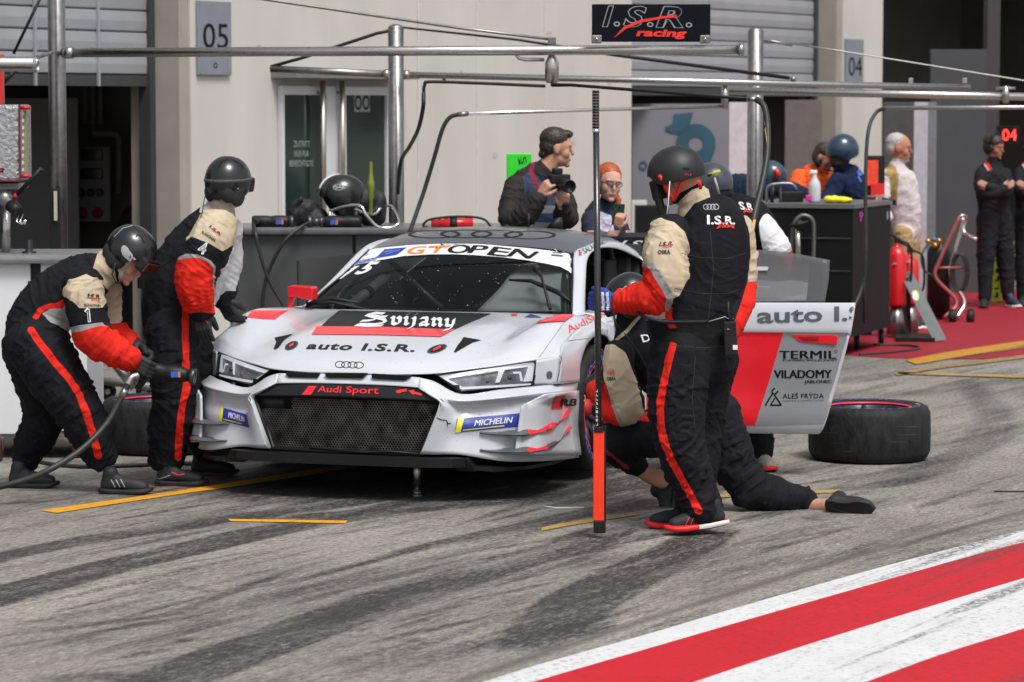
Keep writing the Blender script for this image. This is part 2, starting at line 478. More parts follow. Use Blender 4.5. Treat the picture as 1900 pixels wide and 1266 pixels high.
smark([(500, 1092, .02), (675, 1045, .035), (800, 1010, .045), (950, 980, .07), (1120, 945, .10), (1230, 925, .1)], .85)
smark([(660, 1085, .03), (800, 1055, .06), (950, 1022, .05)], .4)
smark([(960, 1215, .10), (1020, 1160, .16), (1085, 1112, .18), (1180, 1062, .17), (1270, 1018, .15), (1340, 975, .12)], .85, edge=.02)
smark([(1050, 1052, .03), (1125, 1010, .05), (1240, 985, .06)], .5)
smark([(240, 1105, .04), (330, 1088, .045), (440, 1105, .02)], .4)
smark([(90, 1200, .05), (170, 1188, .06), (215, 1183, .03)], .4)
smark([(60, 1262, .05), (200, 1255, .08), (330, 1266, .05)], .6)
smark([(1620, 905, .10), (1740, 868, .14), (1835, 815, .16), (1850, 770, .13), (1815, 730, .10), (1790, 700, .08)], .45, edge=.1)
smark([(1500, 915, .05), (1640, 900, .10), (1760, 880, .06)], .5)
smark([(1480, 958, .04), (1540, 968, .03)], .5)
smark([(1390, 1008, .02), (1530, 988, .03), (1600, 975, .02)], .4)
smark([(1640, 740, .1), (1800, 715, .12), (1990, 690, .1)], .35, edge=.12)
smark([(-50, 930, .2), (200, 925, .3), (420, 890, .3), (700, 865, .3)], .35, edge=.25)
smark([(330, 925, .2), (600, 905, .6), (900, 895, .9), (1150, 890, .7), (1330, 880, .3)], 1.0, edge=.5)  # broad soft dark patch on the ground under the car's front
smark([(420, 965, .05), (620, 955, .10), (800, 945, .08), (960, 930, .05)], .8)
for i in range(150):
    x = rng.uniform(-100, 1900); y = rng.uniform(900, 1260); L = rng.uniform(40, 260); s = -(y - 195) / max(400, 4183 - x) * rng.uniform(.55, 1.15)
    if y > 1290 - (x - 850) * .30 and x > 800: continue
    smark([(x, y, .008), (x + L / 2, y + s * L / 2 + rng.uniform(-2, 2), rng.uniform(.008, .05)), (x + L, y + s * L, .008)], rng.uniform(.25, .7), edge=.018)
smark([(-50, 1150, .012), (450, 1163, .012), (950, 1205, .012), (1100, 1215, .01)], .5, edge=.02, arr=seam, fade=False)
smark([(650, 966, .008), (800, 975, .008), (950, 982, .008)], .6, edge=.02, arr=seam, fade=False)
smark([(860, 1262, .025), (980, 1222, .03), (1200, 1150, .03), (1500, 1056, .035), (1700, 1002, .03), (1920, 944, .03)], .75, edge=.05, arr=seam, fade=False)
for nm, ar in (('rubber', rub), ('seam', seam)):
    a_ = me.attributes.new(nm, 'FLOAT', 'POINT'); a_.data.foreach_set('value', ar)
ground = bpy.data.objects.new('ground', me); link(ground); tag(ground, kind='structure')

def paint_mat(name, col, wear, dark=(.06, .055, .05), lo=.50, hi=.64, rough=.6):
    m = bpy.data.materials.new(name); m.use_nodes = True
    n = m.node_tree.nodes; l = m.node_tree.links; b = n['Principled BSDF']; b.inputs['Roughness'].default_value = rough; b.inputs['Specular IOR Level'].default_value = .3
    tc = n.new('ShaderNodeTexCoord'); mp = n.new('ShaderNodeMapping'); mp.inputs['Rotation'].default_value = (0, 0, R(30)); l.new(tc.outputs['Object'], mp.inputs[0])
    def noi(sc, det, st=(1, 1, 1)):
        k = n.new('ShaderNodeMapping'); k.inputs['Scale'].default_value = st; l.new(mp.outputs[0], k.inputs[0])
        q = n.new('ShaderNodeTexNoise'); q.inputs['Scale'].default_value = sc; q.inputs['Detail'].default_value = det; q.inputs['Roughness'].default_value = .68; l.new(k.outputs[0], q.inputs['Vector']); return q.outputs['Fac']
    def mr(s_, a, c, e=0., f=1.):
        q = n.new('ShaderNodeMapRange'); q.inputs[1].default_value = a; q.inputs[2].default_value = c; q.inputs[3].default_value = e; q.inputs[4].default_value = f; l.new(s_, q.inputs[0]); return q.outputs[0]
    def mul(a, c):
        q = n.new('ShaderNodeMath'); q.operation = 'MULTIPLY'
        for i, s_ in enumerate((a, c)):
            if isinstance(s_, (int, float)): q.inputs[i].default_value = s_
            else: l.new(s_, q.inputs[i])
        return q.outputs[0]
    def mix(f, a, c):
        q = n.new('ShaderNodeMix'); q.data_type = 'RGBA'; l.new(f, q.inputs[0])
        for i, s_ in ((6, a), (7, c)):
            if isinstance(s_, tuple): q.inputs[i].default_value = (*s_, 1)
            else: l.new(s_, q.inputs[i])
        return q.outputs[2]
    c = Vector(col)
    base = mix(mr(noi(3, 5), .3, .7), tuple(c * .86), tuple(c))
    w1 = mul(mr(noi(34, 8), lo, hi), mr(noi(1.3, 5, (1.8, .5, 1)), .34, .66, .15, 1))
    base = mix(mul(w1, wear), base, dark)
    w2 = mul(mr(noi(2.2, 8, (3, .12, 1)), .54, .62), mr(noi(40, 8), .42, .54))
    base = mix(mul(w2, min(1, wear * 1.1)), base, (.05, .04, .04))
    l.new(base, b.inputs['Base Color'])
    bu = n.new('ShaderNodeBump'); bu.inputs['Strength'].default_value = .6; bu.inputs['Distance'].default_value = .006; l.new(noi(90, 5), bu.inputs['Height']); l.new(bu.outputs[0], b.inputs['Normal'])
    return m
KW = paint_mat('worn_white_paint', (.68, .68, .68), .75, lo=.53, hi=.63)
KR = paint_mat('worn_red_paint', (.55, .007, .018), .6, (.10, .012, .015))
KY = paint_mat('worn_yellow_paint', (.78, .36, .015), .55, lo=.5, hi=.66)
KYF = paint_mat('faded_yellow_paint', (.55, .33, .06), .98, (.12, .11, .10), lo=.38, hi=.55)
KYM = paint_mat('dull_yellow_paint', (.55, .28, .02), .85, (.30, .03, .03), lo=.46, hi=.58)
RG = paint_mat('red_apron_paint', (.33, .012, .026), .6, (.09, .01, .012))
def sheet(name, top, bot, m, z, kind='structure', nsub=10):
    a = [Vector(p) for p in crom([gnd(*p, z) for p in top], nsub)]; b = [Vector(p) for p in crom([gnd(*p, z) for p in bot], nsub)]
    vs = []; fs = []
    for p, q in zip(a, b): vs += [p, q]
    for i in range(len(a) - 1): fs.append([2 * i, 2 * i + 1, 2 * i + 3, 2 * i + 2])
    return vs, fs
# run-off stripes beside the pit lane: edges traced on the ground, converging with the lane
xs = (820, 1000, 1200, 1400, 1600, 1750, 1900, 2060, 2300)
e0 = [1290, 1233, 1177, 1118, 1062, 1022, 983, 944, 890]
e1 = [1318, 1262, 1204, 1146, 1089, 1046, 1006, 966, 908]
e2 = [1440, 1366, 1296, 1228, 1164, 1118, 1073, 1028, 965]
e3 = [1600, 1510, 1424, 1343, 1268, 1213, 1166, 1114, 1044]
e4 = [1800, 1690, 1584, 1486, 1396, 1332, 1272, 1212, 1130]
e5 = [2050, 1910, 1780, 1664, 1556, 1480, 1408, 1338, 1240]
mb = MB()
for a_, b_, m_ in ((e0, e1, KW), (e1, e2, KR), (e2, e3, KW), (e3, e4, KR), (e4, e5, KW)):
    vs, fs = sheet('', list(zip(xs, a_)), list(zip(xs, b_)), m_, .004); mb.add(vs, fs, m_)
o = mb.build('striped_kerb_surface', weld=False); tag(o, kind='structure')
def line(name, top, bot, m, z=.004):
    vs, fs = sheet('', top, bot, m, z, nsub=3); q = MB().add(vs, fs, m).build(name, weld=False); tag(q, kind='structure'); return q
line('yellow_line', [(76, 947), (325, 911), (500, 884), (700, 852), (800, 838)], [(104, 952), (325, 918), (500, 893), (700, 861), (800, 846)], KY)
line('yellow_line', [(423, 963), (645, 966)], [(428, 967), (641, 971)], KY)
line('yellow_line', [(1005, 979), (1070, 966), (1180, 951)], [(1005, 985), (1070, 973), (1180, 956)], KYF)
line('yellow_line', [(1335, 917), (1480, 911), (1560, 908)], [(1335, 923), (1480, 917), (1560, 914)], KYF)
mb = MB()
vs, fs = sheet('', [(1380, 585), (1700, 566), (2300, 548)], [(1380, 640), (1645, 664), (1900, 690 - 24), (2300, 700)][:3], RG, .004, nsub=6)
mb.add(vs, fs, RG)
vs, fs = sheet('', [(1380, 566), (1700, 545), (2300, 520)], [(1380, 590), (1700, 566), (2300, 548)], RG, .004, nsub=6); mb.add(vs, fs, RG)
o = mb.build('red_apron', weld=False); tag(o, kind='structure')
line('yellow_line', [(1680, 668), (1790, 648), (1990, 620)], [(1700, 676), (1790, 661), (1990, 633)], KYM, .008)
line('yellow_line', [(1660, 692), (1760, 676), (1990, 648)], [(1665, 697), (1760, 682), (1990, 654)], KYF, .008)
line('yellow_line', [(1665, 690), (1990, 699)], [(1665, 694), (1990, 704)], KYF, .008)

# ============================================================ PIT BUILDING
D = Vector((math.sin(R(30)), math.cos(R(30)), 0)); N = Vector((math.cos(R(30)), -math.sin(R(30)), 0)); UP = Vector((0, 0, 1))
F0 = Vector(at(355, 300, 24.0)); F0.z = 0
def onf(px, py, off=0.0):
    """point on the facade plane (shifted outward by off) seen at that place"""
    r = ray(px, py); o_ = Vector((0, 0, CAMH)); q = F0 + N * off
    return o_ + r * ((q - o_).dot(N) / r.dot(N))
def fs_(px, off=0.0): return (onf(px, 400, off) - F0).dot(D)
def fz(px, py, off=0.0): return onf(px, py, off).z
CONC = mat('facade_concrete', (.56, .535, .49), .75, 0, .07, 1.3, .08, 30, stretch=(1.6, 1.6, .6), spec=.25)
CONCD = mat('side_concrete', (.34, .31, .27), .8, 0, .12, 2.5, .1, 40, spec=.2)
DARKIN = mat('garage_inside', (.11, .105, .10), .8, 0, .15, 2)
SHUT = mat('shutter_aluminium', (.38, .39, .42), .45, .35, .06, 3)
SHUTD = mat('shutter_rail', (.05, .052, .055), .5, .2, .1, 8)
def fbox(mb, s0, s1, o0, o1, z0, z1, m, bev=0):
    c = F0 + D * (s0 + s1) / 2 + N * (o0 + o1) / 2 + UP * (z0 + z1) / 2
    M = Matrix((D, N, UP)).transposed()
    mb.box(c, (abs(s1 - s0), abs(o1 - o0), abs(z1 - z0)), m, M, bev)
bld = empty('pit_building', F0, 'long pale concrete pit garage building with numbered garage openings and roller shutters', 'building')
ZT = 5.2
sA, sB = 0.0, fs_(1172)                      # the wall between the two garages
sC, sD_ = fs_(1562), fs_(1635)
mb = MB()
jn = [sA, fs_(776), fs_(885), fs_(1010), sB]
for a_, b_ in zip(jn[:-1], jn[1:]):
    if a_ < fs_(600) < b_: pass
    fbox(mb, a_ + .006, b_ - .006, -.32, 0, 0, ZT, CONC, .006)
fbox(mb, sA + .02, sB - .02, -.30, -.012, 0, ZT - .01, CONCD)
mb.build('wall', bld)
mb = MB(); fbox(mb, sC, sD_, -.32, 0, 0, ZT, CONC, .006); mb.build('wall', bld)
mb = MB()
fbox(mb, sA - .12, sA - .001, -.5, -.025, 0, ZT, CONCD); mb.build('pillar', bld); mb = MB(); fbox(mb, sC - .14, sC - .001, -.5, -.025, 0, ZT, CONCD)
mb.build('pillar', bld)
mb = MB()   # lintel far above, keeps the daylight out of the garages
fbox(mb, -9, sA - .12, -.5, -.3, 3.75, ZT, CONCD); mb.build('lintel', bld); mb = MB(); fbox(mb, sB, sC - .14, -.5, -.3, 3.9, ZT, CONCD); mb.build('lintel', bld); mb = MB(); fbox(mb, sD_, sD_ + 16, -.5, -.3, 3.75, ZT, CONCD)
mb.build('lintel', bld)
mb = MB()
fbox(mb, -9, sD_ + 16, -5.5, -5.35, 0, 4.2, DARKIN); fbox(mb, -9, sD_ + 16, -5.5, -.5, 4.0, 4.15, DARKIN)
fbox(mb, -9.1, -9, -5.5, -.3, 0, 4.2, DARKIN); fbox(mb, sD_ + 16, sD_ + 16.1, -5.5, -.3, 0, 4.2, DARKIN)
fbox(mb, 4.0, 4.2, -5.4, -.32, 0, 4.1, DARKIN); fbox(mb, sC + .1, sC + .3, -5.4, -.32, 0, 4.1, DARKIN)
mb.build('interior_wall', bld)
def shutter(s0, s1, zb, zt, off=-.30, step=.165, sect=None):
    mb = MB(); z = zb + .09; fbox(mb, s0, s1, off - .03, off + .02, zb, zb + .085, SHUTD)
    while z < zt:
        # one slat: slightly convex
        prof = [(off, z), (off + .018, z + .012), (off + .024, z + step * .5), (off + .018, z + step - .012), (off, z + step - .004)]
        vs = []
        for s_ in (s0, s1): vs += [F0 + D * s_ + N * a + UP * b for a, b in prof]
        k = len(prof); mb.add(vs, [[i, i + 1, k + i + 1, k + i] for i in range(k - 1)], SHUT)
        z += step
    for s_ in (sect or []): fbox(mb, s_ - .012, s_ + .012, off + .02, off + .04, zb, zt, SHUT)
    mb.build('roller_shutter', bld)
    mb = MB(); fbox(mb, s1, s1 + .07, off - .06, off + .05, 0, zt, SHUTD); mb.build('shutter_rail', bld); mb = MB(); fbox(mb, s0 - .07, s0, off - .06, off + .05, 0, zt, SHUTD); mb.build('shutter_rail', bld)
shutter(-5.2, sA - .20, fz(200, 160, -.3), 4.3, step=.168, sect=[fs_(63, -.3), fs_(180, -.3)])
shutter(sB + .05, sC - .22, fz(1350, 178, -.3), 4.6, step=.168)

wl = [c for c in bpy.data.objects if c.parent == bld and c.name.startswith('wall')][0]; bw = world_bvh(wl); STN = mat('wall_stain', (.47, .445, .40), .85)
for i in range(16):
    x = rng.uniform(430, 1160); y = rng.uniform(10, 300)
    if 505 < x < 730: continue
    decal(wl, disc_geo(x, y, rng.uniform(1.5, 5), rng.uniform(2, 7), 9), STN, None, 20, .002, bw)
for x in (776, 885, 1010): decal(wl, box_geo(x - .7, -20, x + .7, 440), mat('joint_light', (.62, .60, .56), .8), None, 60, .002, bw)
# glass double door in the wall
GLASSD = mat('dark_green_glass', (.012, .028, .024), .06, 0, .2, 2, spec=.8)
PVC = mat('door_frame_white', (.62, .62, .64), .4, 0, .04, 4)
dr = MB(); d0, d1 = fs_(516), fs_(716); dz = fz(600, 160, .03)
for a_, b_ in ((d0, d0 + .035), (fs_(603, .03), fs_(640, .03)), (d1 - .05, d1)): fbox(dr, a_, b_, .003, .05, .02, dz, PVC, .004)
fbox(dr, d0 + .036, d1 - .051, .003, .048, dz - .075, dz - .001, PVC, .004)
fo = dr.build('glass_door', bld)
pn = MB(); fbox(pn, d0 + .03, d1 - .04, .004, .02, .02, dz - .07, GLASSD)
wtx = mat('frosted_lettering', (.35, .38, .37), .6)
for i, t in enumerate(('ZUTRITT', 'NUR FUR', 'BERECHTIGTE')):
    g = text_geo(t); y_ = 268 + i * 18; x0, x1 = (545, 575) if i == 0 else ((546, 573) if i == 1 else (537, 581))
    a_, b_ = onf(x0, y_ + 5, .021), onf(x1, y_ + 5, .021); flat_text(pn, g, a_, b_ - a_, UP * .05, wtx, .001, N)
g = join_geo(ring_geo(.25, .5, .22, .40, .08), ring_geo(.75, .5, .22, .40, .08))
a_, b_ = onf(657, 208, .021), onf(686, 208, .021); flat_text(pn, box_geo(), a_, b_ - a_, UP * .16, mat('sign_pale_grey', (.25, .27, .27), .6), .001, N); flat_text(pn, g, a_, b_ - a_, UP * .16, BLACKM, .003, N)
pn.build('pane', fo)
for px_ in (600, 636):
    h = MB(); s_ = fs_(px_, .1); z0, z1 = fz(px_, 402, .1), fz(px_, 150, .1)
    P_ = lambda o_, z: F0 + D * s_ + N * o_ + UP * z
    h.tube([P_(.05, z0 + .1), P_(.1, z0 + .1)], .012, STEEL); h.tube([P_(.05, z1 - .1), P_(.1, z1 - .1)], .012, STEEL)
    h.tube([P_(.1, z0), P_(.1, z1)], .024, mat('satin_steel', (.62, .57, .50), .4, 1.0, .05)); h.build('handle', fo)
# canopy strip over the door
mb = MB(); fbox(mb, fs_(504), fs_(735), .002, .25, fz(600, 146), fz(600, 133), mat('canopy_grey', (.18, .17, .165), .5)); mb.build('canopy', bld)

# numbered plates
PLATE = mat('plate_grey', (.26, .28, .33), .45, .3, .05, 8)
def plate(px0, px1, py0, py1, txt, label, ty0, ty1):
    p0, p1 = onf(px0, py1, .03), onf(px1, py1, .03); s0, s1 = (p0 - F0).dot(D), (p1 - F0).dot(D)
    z1, z0 = fz(px0, py0, .03), fz(px0, py1, .03)
    mb = MB(); fbox(mb, s0, s1, .002, .03, z0, z1, PLATE, .004)
    w_ = s1 - s0; h_ = z1 - z0
    flat_text(mb, text_geo(txt, bold=.0), F0 + D * (s0 + w_ * .13) + N * .031 + UP * (z0 + h_ * ty0), D * w_ * .76, UP * h_ * (ty1 - ty0), BLACKM, .002, N)
    flat_text(mb, ring_geo(.5, .5, .5, .5, .16, 20), F0 + D * (s0 + w_ * .44) + N * .031 + UP * (z0 + h_ * .095), D * w_ * .12, UP * h_ * .075, BLACKM, .002, N)
    for a_ in (.05, .95):
        for b_ in (.03, .97): mb.ball(F0 + D * (s0 + w_ * a_) + N * .031 + UP * (z0 + h_ * b_), .007, STEELD, 8, 5)
    o = mb.build('number_plate'); tag(o, label, 'sign')
plate(369, 430, 1, 139, '05', 'grey metal garage plate with black number 05 on the pale wall', .36, .70)
plate(1570, 1602, 72, 170, '04', 'grey metal garage plate with black number 04 on the pillar', .30, .66)

# garage 05 inside: pale partition, pipes, socket board
PART = mat('partition_grey', (.21, .215, .23), .6, 0, .05, 3)
def panel(name, px0, px1, py0, py1, Y, m, th=.05, label=None, cat=None, z0=None):
    a_, b_ = at(px0, py1, Y), at(px1, py1, Y); zt = at((px0 + px1) / 2, py0, Y).z; zb = z0 if z0 is not None else a_.z
    mb = MB().box(((a_.x + b_.x) / 2, Y + th / 2, (zb + zt) / 2), (b_.x - a_.x, th, zt - zb), m, None, .006)
    o = mb.build(name)
    if label: tag(o, label, cat)
    return o
panel('partition', -60, 150, 182, 700, 26.2, PART, .05, 'pale grey partition panel standing inside the open left garage', 'partition', 0)
mb = MB()
for x_ in (158, 172, 186):
    a_, b_ = at(x_, 130, 27.0), at(x_, 232, 27.0); mb.tube([a_, b_], .028, mat('grey_conduit', (.20, .20, .20), .5))
a_ = at(205, 238, 27.0)
mb.tube([at(172, 232, 27), at(174, 250, 27), at(215, 248, 27), at(221, 256, 27), at(221, 360, 27)], .03, mat('grey_conduit', (.2, .2, .2), .5))
o = mb.build('conduit_pipes'); tag(o, 'grey conduit pipes running down the back wall of the left garage', 'pipes')
mb = MB().box((at(228, 400, 27.3).x, 27.35, 2.0), (1.1, .1, 4.0), mat('garage_back_wall', (.16, .15, .135), .8, 0, .1, 3)); o = mb.build('garage_back_wall'); tag(o, kind='structure')
sb = empty('socket_board', at(172, 405, 26.9), 'beige electrical board with blue and red round sockets', 'electrical box')
x0, x1 = at(142, 400, 26.9), at(205, 400, 26.9); z0, z1 = at(170, 412, 26.9).z, at(170, 272, 26.9).z
MB().box(((x0.x + x1.x) / 2, 26.95, (z0 + z1) / 2), (x1.x - x0.x, .12, z1 - z0), mat('beige_plastic', (.23, .21, .18), .5), None, .01).build('housing', sb)
for y_, h_ in ((288, 12), (322, 12)):
    c = at(170, y_, 26.88); MB().box(c, (.20, .03, .10), mat('smoked_lid', (.02, .03, .03), .2), None, .01).build('lid', sb)
for x_ in (151, 168, 185):
    MB().lathe(at(x_, 358, 26.88), (0, -1, 0), [(.0, .03), (.034, .03), (.036, -.01)], mat('socket_blue', (.03, .07, .18), .5), 16).build('socket', sb)
for x_ in (152, 181):
    MB().lathe(at(x_, 395, 26.88), (0, -1, 0), [(.0, .04), (.045, .04), (.05, -.01)], mat('socket_red', (.35, .02, .03), .5), 16).build('socket', sb)

# dark side garage items behind: panel with blue round mark, white banner, tall grey boards
LOGOB = mat('banner_blue', (.028, .085, .13), .8, 0, .2, 4)
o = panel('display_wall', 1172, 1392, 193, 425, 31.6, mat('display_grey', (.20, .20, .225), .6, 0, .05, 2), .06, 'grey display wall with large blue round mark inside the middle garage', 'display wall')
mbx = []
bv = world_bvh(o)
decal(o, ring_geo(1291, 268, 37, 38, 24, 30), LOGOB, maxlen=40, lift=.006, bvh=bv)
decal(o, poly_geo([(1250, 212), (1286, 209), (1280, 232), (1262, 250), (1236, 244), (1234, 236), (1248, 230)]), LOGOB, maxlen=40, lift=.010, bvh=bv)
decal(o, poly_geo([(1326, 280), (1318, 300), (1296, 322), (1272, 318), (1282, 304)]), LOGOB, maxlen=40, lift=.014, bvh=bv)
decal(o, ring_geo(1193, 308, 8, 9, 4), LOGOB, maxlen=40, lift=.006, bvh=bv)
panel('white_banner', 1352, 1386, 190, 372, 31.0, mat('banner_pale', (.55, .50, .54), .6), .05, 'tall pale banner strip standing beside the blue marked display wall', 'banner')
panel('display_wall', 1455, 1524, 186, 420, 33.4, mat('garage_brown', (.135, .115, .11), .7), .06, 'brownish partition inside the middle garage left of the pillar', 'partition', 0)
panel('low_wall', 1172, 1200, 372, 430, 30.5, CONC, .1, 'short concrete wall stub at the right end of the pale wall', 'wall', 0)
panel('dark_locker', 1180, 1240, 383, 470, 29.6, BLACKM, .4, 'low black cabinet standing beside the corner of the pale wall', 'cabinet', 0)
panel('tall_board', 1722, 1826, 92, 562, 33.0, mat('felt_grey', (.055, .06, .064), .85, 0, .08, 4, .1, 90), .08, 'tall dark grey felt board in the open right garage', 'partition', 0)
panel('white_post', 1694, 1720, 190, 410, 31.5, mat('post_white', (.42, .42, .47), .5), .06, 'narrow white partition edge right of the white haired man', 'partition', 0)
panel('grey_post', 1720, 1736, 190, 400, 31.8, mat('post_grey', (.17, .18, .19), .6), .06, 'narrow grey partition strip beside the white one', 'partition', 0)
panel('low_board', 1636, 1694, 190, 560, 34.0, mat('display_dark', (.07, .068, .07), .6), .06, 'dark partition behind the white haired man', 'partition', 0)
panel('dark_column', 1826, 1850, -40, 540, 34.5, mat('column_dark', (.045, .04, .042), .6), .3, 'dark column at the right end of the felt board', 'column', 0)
o = panel('led_display', 1850, 1892, 234, 268, 33.9, BLACKM, .05, 'small red digital display reading 04 beside the far crew man', 'display')
decal(o, text_geo('04', bold=.0), mat('led_red', (1, .03, .02), .5, emit=3.0), [(1860, 261), (1886, 261), (1886, 240), (1860, 240)], 20, .006)

# ============================================================ OVERHEAD GANTRIES
def post(px, Y, rad, top, label, base=0.0):
    p = at(px, 400, Y); t = MB()
    t.tube([(p.x, Y, base), (p.x, Y, top)], rad, STEELD, 24)
    t.ball((p.x, Y, top), (rad, rad, rad * .5), STEELD, 20, 8)
    t.tube([(p.x, Y, base), (p.x, Y, base + .03)], rad * 2.0, STEELD, 24)
    o = t.build('gantry_post'); tag(o, label, 'post', 'steel posts carrying the overhead booms'); return p.x
xl = post(109, 18.9, .055, 3.9, 'dark steel post at the left carrying the long front boom')
x2 = post(735.5, 21.6, .056, at(735, 52, 21.6).z, 'steel post beside the glass door carrying the middle boom')
x3 = post(1400, 23.6, .062, at(1400, 58, 23.6).z, 'steel post with domed top behind the signal man')
# long front boom
bm_ = empty('overhead_boom', at(120, 98, 18.6), 'long polished steel boom across the top of the scene with sign', 'boom', 'overhead booms')
A_, B_ = at(122, 98, 18.6), at(1380, 92, 18.0)
t = MB(); t.tube([A_, B_], .029, STEEL, 20); t.tube([A_, A_ + (B_ - A_).normalized() * .05], .037, STEEL, 20); t.tube([B_ - (B_ - A_).normalized() * .03, B_], .037, STEEL, 20)
t.tube([A_, (xl, 18.9, A_.z)], .016, STEELD); t.ball(A_, .036, STEELD)
t.build('boom_tube', bm_)
t = MB(); c = at(1024, 96, 18.2)
t.lathe(at(1024, 108, 18.2), (0, 0, -1), [(.02, -.02), (.030, .0), (.042, .03), (.042, .12), (.038, .125), (.038, .14), (.03, .15), (.0, .15)], STEEL, 24)
t.tube([at(1010, 111, 18.2), at(975, 111, 18.2), at(962, 108, 18.2), at(957, 100, 18.2)], .011, STEEL)
t.build('swivel', bm_)
t = MB(); t.box(at(1024, 75, 18.2), (.05, .03, .045), STEELD, None, .006); t.tube([at(1020, 73, 18.2), at(850, 52, 18.3), at(455, -6, 18.6), (xl, 18.9, 3.85)], .0085, STEELD, 8); t.build('stay_cable', bm_)
t = MB(); t.tube([at(1025, 150, 18.2), at(1025, 158, 18.1), at(1060, 158, 18.0), at(1392, 184, 16.6)], [.012, .012, .010, .009], BLACK, 10); t.tube([at(1385, 183.5, 16.62), at(1405, 185, 16.6)], .014, STEELD); t.build('hose_arm', bm_)
hz_ = curve([at(1404, 185, 16.6), at(1418, 198, 16.55), at(1424, 235, 16.5), at(1423, 290, 16.4), at(1413, 345, 16.3), at(1401, 395, 16.2), at(1391, 450, 16.1), at(1386, 500, 16.0)])
t = MB(); t.tube(hz_, .017, RUBBER, 12)
o = t.build('air_hose'); tag(o, 'thick black hose with yellow writing hanging behind the signal man', 'hose')
YT = mat('hose_yellow', (.6, .33, .03), .5)
decal(o, marks_geo(18, 3), YT, [(1391, 470), (1422, 352), (1417, 352), (1385, 470)], 8, .002)
decal(o, poly_geo([(1400, 188), (1413, 198), (1421, 235), (1424, 270), (1419, 240), (1409, 200)]), YT, None, 8, .002)
decal(o, poly_geo([(1388, 452), (1398, 408), (1402, 408), (1393, 462)]), YT, None, 8, .002)
sg = empty('team_sign', at(1208, 78, 18.0), 'black racing team sign board standing on the front boom', 'sign')
a_, b_ = at(1098, 78, 18.05), at(1318, 78, 18.05); ht = at(1208, 8, 18.05).z - a_.z
NAVY = mat('sign_navy', (.004, .005, .010), .6, 0, .1, 5, spec=.12)
t = MB().box(((a_.x + b_.x) / 2, 18.05, a_.z + ht / 2), (b_.x - a_.x, .012, ht), NAVY, None, .005)
o = t.build('board', sg)
bv = world_bvh(o); SILV = mat('sign_silver', (.30, .31, .33), .4); SRED = mat('sign_red', (.85, .03, .02), .45); SNAV = MATS['sign_navy']
def isr_logo(o, quad, m1, m2, mk, bv=None, lift=.003, ml=14, thin=.022):
    """outlined initials with the swoosh and the word below, in a unit box"""
    bv = bv or world_bvh(o)
    def q(x0, y0, x1, y1, g): return (g[0] * np.array([x1 - x0, y1 - y0]) + np.array([x0, y0]), g[1])
    for k, (b_, m_) in enumerate(((thin, m1), (-thin * .4, mk))):
        for ch, x0, x1 in (('I', .03, .13), ('S', .24, .46), ('R', .56, .82)):
            e = b_ * .35; decal(o, warp(q(x0 - e, .36 - e * 2, x1 + e, .98 + e * 2, text_geo(ch, bold=b_ + .025, shear=.25)), quad), m_, None, ml, lift + .0014 * k, bv)
    for x in (.17, .50, .88): decal(o, warp(ring_geo(x, .44, .032, .075, .014, 14), quad), m1, None, ml, lift, bv)
    sw = [(.14, .02), (.26, .30), (.42, .50), (.62, .62), (.76, .66), (.76, .74), (.60, .68), (.40, .57), (.24, .36)]
    decal(o, warp(poly_geo(sw), quad), m2, None, ml, lift + .003, bv)
    decal(o, warp(q(.36, .02, .86, .30, text_geo('racing', bold=.04, shear=.2)), quad), m2, None, ml, lift + .003, bv)
isr_logo(o, [(1112, 72), (1302, 75), (1300, 12), (1114, 10)], SILV, SRED, SNAV, bv)
for x_ in (1107, 1308):
    t = MB().box(at(x_, 73, 18.0), (.062, .02, .05), STEELD, None, .008); t.ball(at(x_, 73, 17.98), .012, STEEL, 10, 6); t.build('clamp', sg)
# middle boom
bm2 = empty('overhead_boom', at(735, 138, 21.3), 'grey steel boom behind the front one reaching towards garage 04', 'boom', 'overhead booms')
t = MB(); t.tube([at(748, 139, 21.5), at(1800, 163, 21.8)], .023, STEEL, 16); t.tube([at(502, 128, 21.6), at(722, 138, 21.5)], .025, STEELD, 16)
t.tube([at(748, 139, 21.5), at(760, 139, 21.5)], .034, STEEL); t.tube([at(712, 137, 21.5), at(722, 138, 21.5)], .034, STEEL)
for x_ in (1690, 1790): t.box(at(x_, 150, 21.8), (.03, .03, .04), STEEL, None, .004)
t.build('boom_tube', bm2)
t = MB(); t.tube([at(735, 55, 21.6), at(700, 62, 21.6), at(560, 108, 21.6), at(502, 124, 21.6)], .012, BLACK, 8); t.tube([at(735, 50, 21.6), at(960, 74, 21.6), at(1140, 102, 21.6), at(1465, 145, 21.7)], [.007, .009, .013, .013], BLACK, 8); t.ball(at(1472, 147, 21.7), .022, STEELD, 10, 6); t.build('stay_cable', bm2)
t = MB(); t.tube([at(1345, 158, 21.7), at(1345, 202, 21.7)], .024, STEEL, 14); t.tube([at(1345, 197, 21.7), at(868, 211, 19.8)], .012, CHROME, 12); t.tube([at(868, 211, 19.8), at(848, 213, 19.8)], .016, STEELD); t.build('hose_arm', bm2)
t = MB(); t.tube(curve([at(850, 213, 19.8), at(835, 218, 19.8), at(821, 240, 19.8), at(805, 295, 19.8), at(785, 360, 19.8), at(757, 440, 19.7)]), .014, RUBBER)
tag(t.build('air_hose'), 'black hose hanging from the bright arm down to the car roof', 'hose')
t = MB(); t.tube(curve([at(1012, 160, 20), at(900, 155, 20), at(800, 152, 20), at(788, 158, 20), at(786, 175, 20)], 5), .011, BLACK); t.tube([at(824, 142, 21.4), at(824, 152, 20)], .012, BLACK); t.build('hose_arm', bm2)
